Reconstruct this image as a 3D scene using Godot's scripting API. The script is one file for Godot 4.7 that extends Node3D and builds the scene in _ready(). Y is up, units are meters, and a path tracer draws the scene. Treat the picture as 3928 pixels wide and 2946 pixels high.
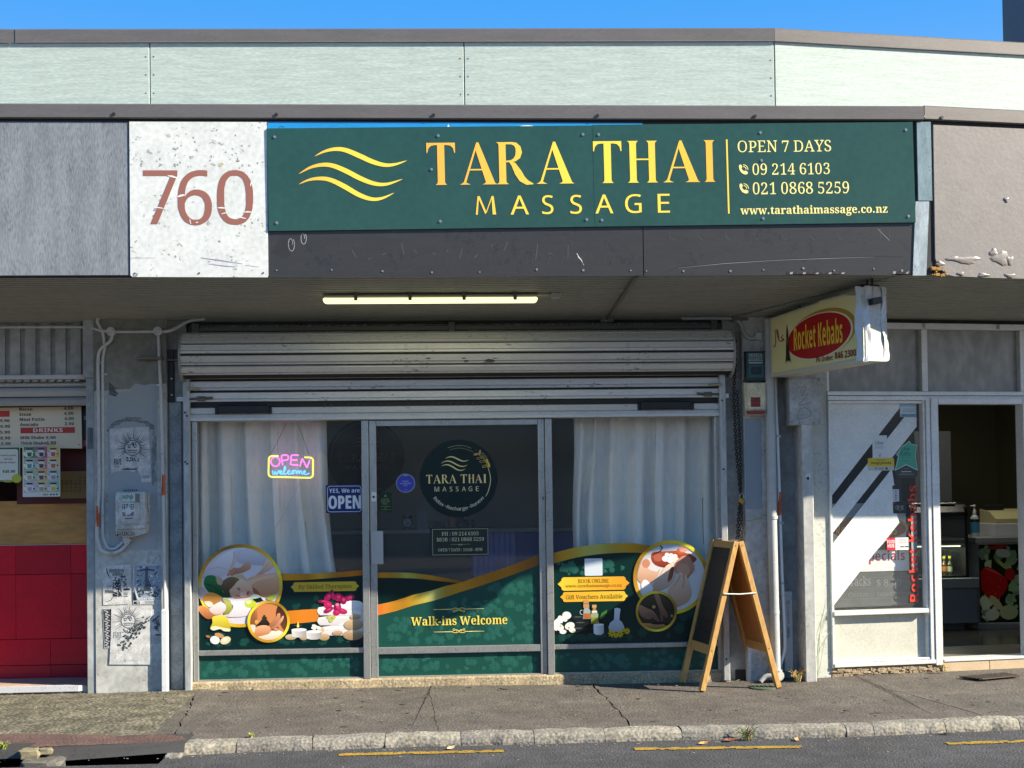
extends Node3D
# A suburban shopfront row under an awning, in afternoon sun.  x runs along the facade, y up, z towards the street; metres.

const TH = 0.14399          # the right-hand part of the row turns back by 8.25 degrees
const CREAM = Color(0.93, 0.86, 0.55)
var fonts = {}
var mats = {}
var tex = {}
var rng = RandomNumberGenerator.new()
var names = {}

# ------------------------------------------------------------------ mesh builder
class MB:
	var v = PackedVector3Array()
	var n = PackedVector3Array()
	var c = PackedColorArray()
	var col = Color(1, 1, 1)
	var xf = Transform3D()

	func vert(p, nn, cc):
		v.append(xf * p)
		n.append((xf.basis * nn).normalized())
		c.append(cc)

	func tri(a, b, d):          # counter-clockwise seen from outside
		var nn = (b - a).cross(d - a)
		if nn.length_squared() < 1e-16:
			return
		nn = nn.normalized()
		vert(a, nn, col); vert(d, nn, col); vert(b, nn, col)

	func tri_s(a, b, d, na, nb, nd):
		vert(a, na, col); vert(d, nd, col); vert(b, nb, col)

	func quad(a, b, d, e):
		tri(a, b, d); tri(a, d, e)

	func quad_s(a, b, d, e, na, nb, nd, ne):
		tri_s(a, b, d, na, nb, nd); tri_s(a, d, e, na, nd, ne)

	func quad_o(a, b, d, e, out):   # turned so that it faces along out
		if (b - a).cross(d - a).dot(out) < 0.0:
			quad(e, d, b, a)
		else:
			quad(a, b, d, e)

	func tri_o(a, b, d, out):
		if (b - a).cross(d - a).dot(out) < 0.0:
			tri(a, d, b)
		else:
			tri(a, b, d)

	func box(ce, size, bev = 0.0):
		var h = size * 0.5
		var b = minf(bev, minf(h.x, minf(h.y, h.z)) * 0.9)
		for a in 3:
			var p = (a + 1) % 3
			var q = (a + 2) % 3
			for s in [-1.0, 1.0]:
				var o = Vector3.ZERO
				o[a] = s
				var k = []
				for uv in [[-1, -1], [1, -1], [1, 1], [-1, 1]]:
					var w = Vector3.ZERO
					w[a] = s * h[a]; w[p] = uv[0] * (h[p] - b); w[q] = uv[1] * (h[q] - b)
					k.append(ce + w)
				quad_o(k[0], k[1], k[2], k[3], o)
				if b > 0.0:
					for t in [-1.0, 1.0]:      # the edge between faces a and p
						var o2 = Vector3.ZERO
						o2[a] = s; o2[p] = t
						var e = []
						for z in [-1.0, 1.0]:
							var w1 = Vector3.ZERO
							w1[a] = s * h[a]; w1[p] = t * (h[p] - b); w1[q] = z * (h[q] - b)
							var w2 = Vector3.ZERO
							w2[a] = s * (h[a] - b); w2[p] = t * h[p]; w2[q] = z * (h[q] - b)
							e.append(ce + w1); e.append(ce + w2)
						quad_o(e[0], e[1], e[3], e[2], o2)
		if b > 0.0:
			for sx in [-1.0, 1.0]:
				for sy in [-1.0, 1.0]:
					for sz in [-1.0, 1.0]:
						var s3 = Vector3(sx, sy, sz)
						tri_o(ce + s3 * Vector3(h.x, h.y - b, h.z - b), ce + s3 * Vector3(h.x - b, h.y, h.z - b), ce + s3 * Vector3(h.x - b, h.y - b, h.z), s3)

	func bx(x0, x1, y0, y1, z0, z1, bev = 0.0):
		box(Vector3(x0 + x1, y0 + y1, z0 + z1) * 0.5, Vector3(absf(x1 - x0), absf(y1 - y0), absf(z1 - z0)), bev)

	func prism(poly, z0, z1):
		var p = PackedVector2Array(poly)
		if Geometry2D.is_polygon_clockwise(p):
			p.reverse()
		var t = Geometry2D.triangulate_polygon(p)
		for i in range(0, t.size(), 3):
			var a = p[t[i]]
			var b = p[t[i + 1]]
			var d = p[t[i + 2]]
			tri_o(Vector3(a.x, a.y, z1), Vector3(b.x, b.y, z1), Vector3(d.x, d.y, z1), Vector3(0, 0, 1))
			tri_o(Vector3(a.x, a.y, z0), Vector3(b.x, b.y, z0), Vector3(d.x, d.y, z0), Vector3(0, 0, -1))
		for i in p.size():
			var a = p[i]
			var b = p[(i + 1) % p.size()]
			quad_o(Vector3(a.x, a.y, z0), Vector3(b.x, b.y, z0), Vector3(b.x, b.y, z1), Vector3(a.x, a.y, z1), Vector3(b.y - a.y, a.x - b.x, 0))

	func prism_x(zy, x0, x1):      # a (z, y) outline drawn out along x
		var old = xf
		xf = old * Transform3D(Basis(Vector3(0, 0, 1), Vector3(0, 1, 0), Vector3(-1, 0, 0)), Vector3.ZERO)
		prism(zy, -x1, -x0)
		xf = old

	func prism_y(xz, y0, y1):      # an (x, z) outline drawn up along y
		var old = xf
		var q = []
		for p in xz:
			q.append(Vector2(p.x, -p.y))
		xf = old * Transform3D(Basis(Vector3(1, 0, 0), Vector3(0, 0, -1), Vector3(0, 1, 0)), Vector3.ZERO)
		prism(q, y0, y1)
		xf = old

	func tube(pts, r, sides = 8, closed = false, ry = 0.0):
		var m = pts.size()
		var rings = []
		var nor = []
		var ref = Vector3.ZERO
		for i in m:
			var d
			if closed:
				d = pts[(i + 1) % m] - pts[(i + m - 1) % m]
			else:
				d = pts[mini(i + 1, m - 1)] - pts[maxi(i - 1, 0)]
			d = d.normalized()
			if ref == Vector3.ZERO:
				ref = Vector3(0, 0, 1) if absf(d.z) < 0.9 else Vector3(1, 0, 0)
			var u = (ref - d * ref.dot(d)).normalized()
			ref = u
			var w = d.cross(u)
			var rr = r[i] if r is Array else r
			var ring = []
			var nr = []
			for k in sides:
				var t = TAU * k / sides
				var q = u * cos(t) + w * sin(t)
				nr.append(q)
				if ry > 0.0:
					ring.append(pts[i] + u * cos(t) * rr + w * sin(t) * ry)
				else:
					ring.append(pts[i] + q * rr)
			rings.append(ring); nor.append(nr)
		var last = m if closed else m - 1
		for i in last:
			var j = (i + 1) % m
			for k in sides:
				var l = (k + 1) % sides
				quad_s(rings[i][k], rings[i][l], rings[j][l], rings[j][k], nor[i][k], nor[i][l], nor[j][l], nor[j][k])
		if not closed:
			for k in sides:
				var l = (k + 1) % sides
				tri_o(pts[0], rings[0][k], rings[0][l], pts[0] - pts[1])
				tri_o(pts[m - 1], rings[m - 1][k], rings[m - 1][l], pts[m - 1] - pts[m - 2])

	func lathe(prof, sides = 20):    # (radius, height) pairs upwards, round y
		for i in prof.size() - 1:
			var a = prof[i]
			var b = prof[i + 1]
			var sl = Vector2(b.y - a.y, a.x - b.x).normalized()
			for k in sides:
				var t0 = TAU * k / sides
				var t1 = TAU * (k + 1) / sides
				var d0 = Vector3(cos(t0), 0, sin(t0))
				var d1 = Vector3(cos(t1), 0, sin(t1))
				var n0 = d0 * sl.x + Vector3(0, sl.y, 0)
				var n1 = d1 * sl.x + Vector3(0, sl.y, 0)
				var up = Vector3(0, 1, 0)
				quad_s(d1 * a.x + up * a.y, d0 * a.x + up * a.y, d0 * b.x + up * b.y, d1 * b.x + up * b.y, n1, n0, n0, n1)

	func disc(ce, r, sides = 16):     # facing +z
		for k in sides:
			var t0 = TAU * k / sides
			var t1 = TAU * (k + 1) / sides
			tri(ce, ce + Vector3(cos(t0), sin(t0), 0) * r, ce + Vector3(cos(t1), sin(t1), 0) * r)

	func puck(ce, r, z0, z1, sides = 16):   # a round block standing out towards +z
		var p = []
		for k in sides:
			p.append(Vector2(ce.x + cos(TAU * k / sides) * r, ce.y + sin(TAU * k / sides) * r))
		prism(p, z0, z1)


# ------------------------------------------------------------------ flat print: coloured shapes on a sheet
class Art extends MB:
	var o = Vector2.ZERO          # where the drawing's (p) lies on the sheet
	var p = Vector2.ZERO
	var k = Vector2.ONE
	var z = 0.0
	var step = 0.0005
	var made = 0
	var grad = null
	var host = null

	func units(ox, oy, px, py, kx, ky):
		o = Vector2(ox, oy); p = Vector2(px, py); k = Vector2(kx, ky)

	func m(q):
		return o + (Vector2(q.x, q.y) - p) * k

	func put(q, layer, cc):
		var w = m(q)
		vert(Vector3(w.x, w.y, z + layer * step + (made % 150) * 0.000003), Vector3(0, 0, 1), grad.call(w) if grad else cc)

	func face(a, b, d, layer, cc):
		var A = m(a)
		var B = m(b)
		var D = m(d)
		if (B - A).cross(D - A) > 0.0:
			put(a, layer, cc); put(d, layer, cc); put(b, layer, cc)
		else:
			put(a, layer, cc); put(b, layer, cc); put(d, layer, cc)

	func blob(pts, hex, layer = 1):       # a closed outline with its corners rounded off
		var q = []
		for i in range(0, pts.size(), 2):
			q.append(Vector2(pts[i], pts[i + 1]))
		var n = q.size()
		var out = []
		for i in n:
			for j in 4:
				out.append(q[i].cubic_interpolate(q[(i + 1) % n], q[(i + n - 1) % n], q[(i + 2) % n], j / 4.0))
		if Geometry2D.triangulate_polygon(PackedVector2Array(out)).is_empty():
			out = q
		poly(out, hex, layer)

	func poly(pts, hex, layer = 1):       # hex "aaaaaa>bbbbbb" prints a tint that changes from top to bottom, with | from left to right
		made += 1
		var two = hex.length() > 6
		var cc = Color(hex.substr(0, 6)).srgb_to_linear()
		var q = PackedVector2Array()
		if pts[0] is Vector2:
			q = PackedVector2Array(pts)
		else:
			for i in range(0, pts.size(), 2):
				q.append(Vector2(pts[i], pts[i + 1]))
		var t = Geometry2D.triangulate_polygon(q)
		for i in range(0, t.size(), 3):
			face(q[t[i]], q[t[i + 1]], q[t[i + 2]], layer, cc)
		if two:
			var c2 = Color(hex.substr(7, 6)).srgb_to_linear()
			var up = hex[6] == ">"
			var lo = 1e9
			var hi = -1e9
			for w in q:
				var s = -m(w).y if up else m(w).x
				lo = minf(lo, s); hi = maxf(hi, s)
			for i in range(v.size() - t.size(), v.size()):
				var s = -(xf.affine_inverse() * v[i]).y if up else (xf.affine_inverse() * v[i]).x
				c[i] = cc.lerp(c2, (s - lo) / maxf(hi - lo, 1e-6))

	func rect(x0, y0, x1, y1, hex, layer = 1):
		poly([x0, y0, x1, y0, x1, y1, x0, y1], hex, layer)

	func rrect(x0, y0, x1, y1, r, hex, layer = 1):
		var q = []
		var sx = signf(x1 - x0)
		var sy = signf(y1 - y0)
		for cn in [[x1 - r * sx, y1 - r * sy, 0.0], [x0 + r * sx, y1 - r * sy, 1.0], [x0 + r * sx, y0 + r * sy, 2.0], [x1 - r * sx, y0 + r * sy, 3.0]]:
			for i in 5:
				var t = (cn[2] + i / 4.0) * PI / 2
				q.append(Vector2(cn[0] + cos(t) * r * sx, cn[1] + sin(t) * r * sy))
		poly(q, hex, layer)

	func ell(cx, cy, rx, ry, hex, layer = 1, rot = 0.0, seg = 26):
		var q = []
		for i in seg:
			var t = TAU * i / seg
			q.append(Vector2(cx, cy) + Vector2(cos(t) * rx, sin(t) * ry).rotated(rot))
		poly(q, hex, layer)

	func line(pts, w, hex, layer = 1):      # a stroke; w one width or one for each point
		made += 1
		var cc = Color(hex).srgb_to_linear()
		var q = []
		if pts[0] is Vector2:
			q = pts
		else:
			for i in range(0, pts.size(), 2):
				q.append(Vector2(pts[i], pts[i + 1]))
		var L = []
		var R = []
		for i in q.size():
			var d = (q[mini(i + 1, q.size() - 1)] - q[maxi(i - 1, 0)]).normalized()
			var h = (w[i] if w is Array else w) * 0.5
			var s = Vector2(-d.y, d.x) * h
			L.append(q[i] + s); R.append(q[i] - s)
		for i in q.size() - 1:
			face(L[i], R[i], R[i + 1], layer, cc)
			face(L[i], R[i + 1], L[i + 1], layer, cc)

	func ring(cx, cy, r0, r1, hex, layer = 1, t0 = 0.0, t1 = TAU, seg = 48):
		made += 1
		var cc = Color(hex).srgb_to_linear()
		for i in seg:
			var a = t0 + (t1 - t0) * i / seg
			var b = t0 + (t1 - t0) * (i + 1) / seg
			var ca = Vector2(cos(a), sin(a))
			var cb = Vector2(cos(b), sin(b))
			var ce = Vector2(cx, cy)
			face(ce + ca * r0, ce + ca * r1, ce + cb * r1, layer, cc)
			face(ce + ca * r0, ce + cb * r1, ce + cb * r0, layer, cc)

	func text(s, font, x0, y0, x1, y1, hex, layer = 2, rot = 0.0):    # set to fill the box from (x0, y0) left bottom to (x1, y1)
		made += 1
		var g = host.glyphs(s, font)
		var cc = Color(hex).srgb_to_linear()
		var lo = g[1]
		var sz = g[2]
		var f = Vector2(x1 - x0, y1 - y0)
		var ce = Vector2(x0 + x1, y0 + y1) * 0.5
		var vs = g[0]
		for i in range(0, vs.size(), 3):
			var t = []
			for j in 3:
				var u = (vs[i + j] - lo) / sz - Vector2(0.5, 0.5)
				t.append(ce + (u * f).rotated(rot))
			face(t[0], t[1], t[2], layer, cc)


func glyphs(s, font):
	var key = font + "|" + s
	if fonts.has(key):
		return fonts[key]
	var fk = "font" + font
	if not fonts.has(fk):
		var sf = SystemFont.new()
		sf.font_names = PackedStringArray([{"serif": "Droid Serif", "serifb": "Droid Serif", "sans": "Droid Sans", "sansb": "Droid Sans", "mono": "Droid Sans Mono"}[font]])
		sf.font_weight = 700 if font.ends_with("b") else 400
		fonts[fk] = sf
	var t = TextMesh.new()
	t.font = fonts[fk]; t.text = s; t.depth = 0.0; t.font_size = 48; t.pixel_size = 0.01; t.curve_step = 1.5
	var a = t.get_mesh_arrays()
	var vs = PackedVector2Array()
	var lo = Vector2(1e9, 1e9)
	var hi = -lo
	for i in a[Mesh.ARRAY_INDEX]:
		var w = Vector2(a[Mesh.ARRAY_VERTEX][i].x, a[Mesh.ARRAY_VERTEX][i].y)
		vs.append(w); lo = lo.min(w); hi = hi.max(w)
	fonts[key] = [vs, lo, (hi - lo).max(Vector2(1e-6, 1e-6))]
	return fonts[key]


# ------------------------------------------------------------------ nodes
func numbered(called):
	var k = names.get(called, 0)
	names[called] = k + 1
	return called if k == 0 else "%s_%03d" % [called, k]

func thing(called, label, category, at = Vector3.ZERO, turn = 0.0, group = ""):
	var t = Node3D.new()
	t.name = numbered(called)
	add_child(t)
	t.position = at
	t.rotation.y = turn
	tag(t, label, category, group)
	return t

func tag(t, label, category, group = ""):
	t.set_meta("label", label)
	t.set_meta("category", category)
	if group:
		t.set_meta("group", group)
	return t

func base_of(nd):
	var t = Transform3D()
	while nd != self:
		t = nd.transform * t
		nd = nd.get_parent()
	return t

func put(called, mb, m, parent = null, in_world = true):
	var o = MeshInstance3D.new()
	o.name = called if parent else numbered(called)
	var am = ArrayMesh.new()
	var arr = []
	arr.resize(Mesh.ARRAY_MAX)
	var vs = mb.v
	var ns = mb.n
	if parent and in_world:
		var inv = base_of(parent).affine_inverse()
		if not inv.is_equal_approx(Transform3D()):
			vs = inv * mb.v
			var nb = Transform3D(inv.basis, Vector3.ZERO)
			ns = nb * mb.n
	arr[Mesh.ARRAY_VERTEX] = vs
	arr[Mesh.ARRAY_NORMAL] = ns
	if m.vertex_color_use_as_albedo:
		arr[Mesh.ARRAY_COLOR] = mb.c
	am.add_surface_from_arrays(Mesh.PRIMITIVE_TRIANGLES, arr)
	am.surface_set_material(0, m)
	o.mesh = am
	(parent if parent else self).add_child(o, true)
	return o

func struct(called, mb, m):
	var o = put(called, mb, m)
	o.set_meta("kind", "structure")
	return o

func single(called, mb, m, label, category, group = ""):     # a thing that is one mesh, its node at its base
	var lo = Vector3(1e9, 1e9, 1e9)
	var hi = -lo
	for p in mb.v:
		lo = lo.min(p); hi = hi.max(p)
	var b = Vector3((lo.x + hi.x) / 2, lo.y, (lo.z + hi.z) / 2)
	mb.v = Transform3D(Basis(), -b) * mb.v
	var o = put(called, mb, m)
	o.position = b
	tag(o, label, category, group)
	return o

func V(x, y, z):
	return Vector3(x, y, z)

func art(z = 0.0):
	var a = Art.new()
	a.host = self
	a.z = z
	return a

func bend(x, z):               # frame of a wall that runs on from (x, z) along the turned part of the row
	return Transform3D(Basis(Vector3.UP, TH), Vector3(x, 0, z))

func rounded(pts, r, seg = 5):       # a path with its corners rounded
	var out = [pts[0]]
	for i in range(1, pts.size() - 1):
		var a = pts[i - 1]
		var b = pts[i]
		var d = pts[i + 1]
		var q = minf(r, minf(a.distance_to(b), b.distance_to(d)) * 0.48)
		var s = b + (a - b).normalized() * q
		var e = b + (d - b).normalized() * q
		for k in seg + 1:
			var t = float(k) / seg
			out.append(s.lerp(b, t).lerp(b.lerp(e, t), t))
	out.append(pts[pts.size() - 1])
	return out


# ------------------------------------------------------------------ materials
func noise(seed_, freq, kind = FastNoiseLite.TYPE_SIMPLEX_SMOOTH, oct = 3):
	var f = FastNoiseLite.new()
	f.seed = seed_; f.noise_type = kind; f.frequency = freq; f.fractal_octaves = oct
	return f

func gray(key, seed_, f1, f2, lo, hi, share = 0.5, sharp = 1.0, kind = FastNoiseLite.TYPE_SIMPLEX_SMOOTH, size = 512):
	# a fine and a coarse pattern together, between two greys
	if tex.has(key):
		return tex[key]
	var a = noise(seed_, f1, kind).get_seamless_image(size, size).get_data()
	var b = noise(seed_ + 7, f2).get_seamless_image(size, size).get_data()
	var out = PackedByteArray()
	out.resize(size * size)
	for i in size * size:
		var t = (a[i] * share + b[i] * (1.0 - share)) / 255.0
		t = clampf((t - 0.5) * sharp + 0.5, 0.0, 1.0)
		out[i] = int((lo + (hi - lo) * t) * 255.0)
	tex[key] = ImageTexture.create_from_image(Image.create_from_data(size, size, false, Image.FORMAT_L8, out))
	return tex[key]

func spots(key, seed_, freq, cut, dark, light, size = 512):     # flakes, chips and specks: dark where the noise passes the cut
	if tex.has(key):
		return tex[key]
	var a = noise(seed_, freq, FastNoiseLite.TYPE_SIMPLEX, 4).get_seamless_image(size, size).get_data()
	var b = noise(seed_ + 3, freq * 0.2).get_seamless_image(size, size).get_data()
	var out = PackedByteArray()
	out.resize(size * size)
	for i in size * size:
		var t = a[i] / 255.0 * 0.65 + b[i] / 255.0 * 0.35
		var s = clampf((t - cut) * 14.0, 0.0, 1.0)
		out[i] = int(lerpf(light, dark, s) * 255.0)
	tex[key] = ImageTexture.create_from_image(Image.create_from_data(size, size, false, Image.FORMAT_L8, out))
	return tex[key]

func mat(key, hex, rough = 0.6, opt = {}):     # hex: the surface's own sRGB colour
	if mats.has(key):
		return mats[key]
	var m = StandardMaterial3D.new()
	m.resource_name = key
	m.albedo_color = Color(hex)
	m.roughness = rough
	m.metallic = opt.get("metal", 0.0)
	m.metallic_specular = opt.get("spec", 0.5)
	if opt.has("tex"):
		m.albedo_texture = opt.tex
		m.uv1_triplanar = true
		m.uv1_world_triplanar = true
		var s = opt.get("scale", 1.0)
		m.uv1_scale = s if s is Vector3 else Vector3(s, s, s)
	if opt.has("bump"):
		m.heightmap_enabled = true
		m.heightmap_texture = opt.bump
		m.heightmap_scale = opt.get("depth", 0.3)
		if not opt.has("tex"):
			m.uv1_triplanar = true
			m.uv1_world_triplanar = true
			var s = opt.get("scale", 1.0)
			m.uv1_scale = s if s is Vector3 else Vector3(s, s, s)
	if opt.has("over"):
		m.detail_enabled = true
		m.detail_albedo = opt.over
		m.detail_blend_mode = BaseMaterial3D.BLEND_MODE_MUL
		m.detail_uv_layer = BaseMaterial3D.DETAIL_UV_2
		m.uv2_triplanar = true
		m.uv2_world_triplanar = true
		var s2 = opt.get("over_scale", 0.5)
		m.uv2_scale = s2 if s2 is Vector3 else Vector3(s2, s2, s2)
	if opt.has("glow"):
		m.emission_enabled = true
		m.emission = Color(opt.glow)
		m.emission_energy_multiplier = opt.get("power", 1.0)
	if opt.has("alpha"):
		m.transparency = BaseMaterial3D.TRANSPARENCY_ALPHA
		m.albedo_color.a = opt.alpha
	if opt.has("back"):
		m.backlight_enabled = true
		m.backlight = Color(opt.back)
	mats[key] = m
	return m

func print_mat(key = "print", rough = 0.4, spec = 0.5):
	if not mats.has(key):
		var m = StandardMaterial3D.new()
		m.resource_name = key
		m.vertex_color_use_as_albedo = true
		m.roughness = rough
		m.metallic_specular = spec
		mats[key] = m
	return mats[key]

# ------------------------------------------------------------------ the scene
func _ready():
	rng.seed = 760
	# camera: a long phone lens with its view shifted upwards, from the far side of the road
	var cam = Camera3D.new()
	cam.name = "camera"
	add_child(cam)
	cam.transform = Transform3D(Basis(Vector3.UP, -0.05703) * Basis(Vector3.RIGHT, 0.02335) * Basis(Vector3.BACK, -0.01302), Vector3(0, 1.46, 10))
	cam.set_frustum(0.5892, Vector2(0, 0.05814), 1.0, 400.0)
	cam.current = true
	# sky and sun
	var env = Environment.new()
	var sky = Sky.new()
	var sm = ProceduralSkyMaterial.new()
	sm.sky_top_color = Color(0.03, 0.61, 0.98)
	sm.sky_horizon_color = Color(1.46, 1.43, 1.36)
	sm.sky_curve = 0.075
	sm.sky_energy_multiplier = 0.66
	sm.ground_bottom_color = Color(0.30, 0.29, 0.28)
	sm.ground_horizon_color = Color(0.60, 0.66, 0.72)
	sky.sky_material = sm
	env.background_mode = Environment.BG_SKY
	env.sky = sky
	env.tonemap_mode = Environment.TONE_MAPPER_LINEAR
	env.tonemap_exposure = 2.5
	env.sdfgi_enabled = true
	env.ssao_enabled = true
	env.ssil_enabled = true
	var we = WorldEnvironment.new()
	we.name = "world"
	we.environment = env
	add_child(we)
	var sun = DirectionalLight3D.new()
	sun.name = "sun"
	sun.light_energy = 1.6
	sun.light_color = Color(1.0, 0.95, 0.86)
	sun.light_angular_distance = 0.5
	sun.shadow_enabled = true
	add_child(sun)
	sun.look_at_from_position(Vector3.ZERO, Vector3(-1.6, -1.0, -0.63), Vector3.UP)

	patterns()
	ground()
	main_building()
	awning()
	takeaway()
	kebab_shop()
	shopfront()
	roller_shutter()
	massage_room()
	fascia_signs()
	window_prints()
	left_wall_things()
	right_wall_things()
	under_awning_things()
	sandwich_board()
	kebab_window_things()
	kebab_room_things()
	street_things()


func patterns():
	gray("fine", 11, 0.09, 0.012, 0.88, 1.0, 0.6, 1.5)
	gray("blotch", 21, 0.03, 0.006, 0.80, 1.0, 0.45, 1.6)
	gray("grain", 31, 0.22, 0.02, 0.62, 1.0, 0.8, 1.8)
	gray("relief", 41, 0.16, 0.03, 0.0, 1.0, 0.75, 1.6)
	gray("pits", 51, 0.30, 0.05, 0.0, 1.0, 0.85, 2.2)
	gray("speck", 61, 0.28, 0.03, 0.58, 1.0, 0.8, 2.4)
	gray("mottle", 65, 0.16, 0.03, 0.55, 1.0, 0.6, 2.4)
	spots("chips", 71, 0.05, 0.70, 0.70, 1.0)
	spots("scuffs", 81, 0.05, 0.66, 0.88, 1.0)


func ph(x, z):           # height of the footpath, which falls towards the kerb
	var k = [[-40.0, 0.0], [-1.8, 0.0], [0.0, -0.006], [1.0, -0.022], [2.4, -0.024], [3.1, 0.0], [4.0, 0.008], [40.0, 0.01]]
	var h = 0.0
	for i in k.size() - 1:
		if x >= k[i][0] and x <= k[i + 1][0]:
			h = lerpf(k[i][1], k[i + 1][1], (x - k[i][0]) / (k[i + 1][0] - k[i][0]))
	return h * clampf(1.0 - z / 1.9, 0.0, 1.0) - 0.024 * maxf(z, 0.0)

const KERB = [[-9.0, 2.035], [-1.56, 2.02], [-1.238, 1.985], [-0.783, 1.96], [-0.342, 1.935], [0.124, 1.933], [0.575, 1.935], [1.017, 1.925], [1.499, 1.923], [1.95, 1.935], [2.395, 1.95], [2.531, 1.947], [2.712, 1.935], [3.19, 1.885], [3.688, 1.85], [4.15, 1.825], [4.7, 1.805], [5.3, 1.785], [6.0, 1.775], [9.0, 1.765]]

func ry(z):              # height of the road
	return -0.108 + 0.006 * (z - 2.0)

func kz(x):
	for i in KERB.size() - 1:
		if x <= KERB[i + 1][0]:
			return lerpf(KERB[i][1], KERB[i + 1][1], clampf((x - KERB[i][0]) / (KERB[i + 1][0] - KERB[i][0]), 0, 1))
	return 1.765

func crack(pts, w0):           # a thin jagged outline along a path
	var L = []
	var R = []
	var q = []
	for i in pts.size() - 1:
		for k in 7:
			var p = pts[i].lerp(pts[i + 1], k / 7.0)
			var d = (pts[i + 1] - pts[i]).normalized()
			q.append(p + Vector2(-d.y, d.x) * rng.randf_range(-0.012, 0.012))
	q.append(pts[pts.size() - 1])
	for i in q.size():
		var d = (q[mini(i + 1, q.size() - 1)] - q[maxi(i - 1, 0)]).normalized()
		var h = w0 * rng.randf_range(0.35, 1.0)
		if i == q.size() - 1:
			h = 0.002
		L.append(q[i] + Vector2(-d.y, d.x) * h); R.append(q[i] - Vector2(-d.y, d.x) * h)
	R.reverse()
	return PackedVector2Array(L + R)

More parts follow.
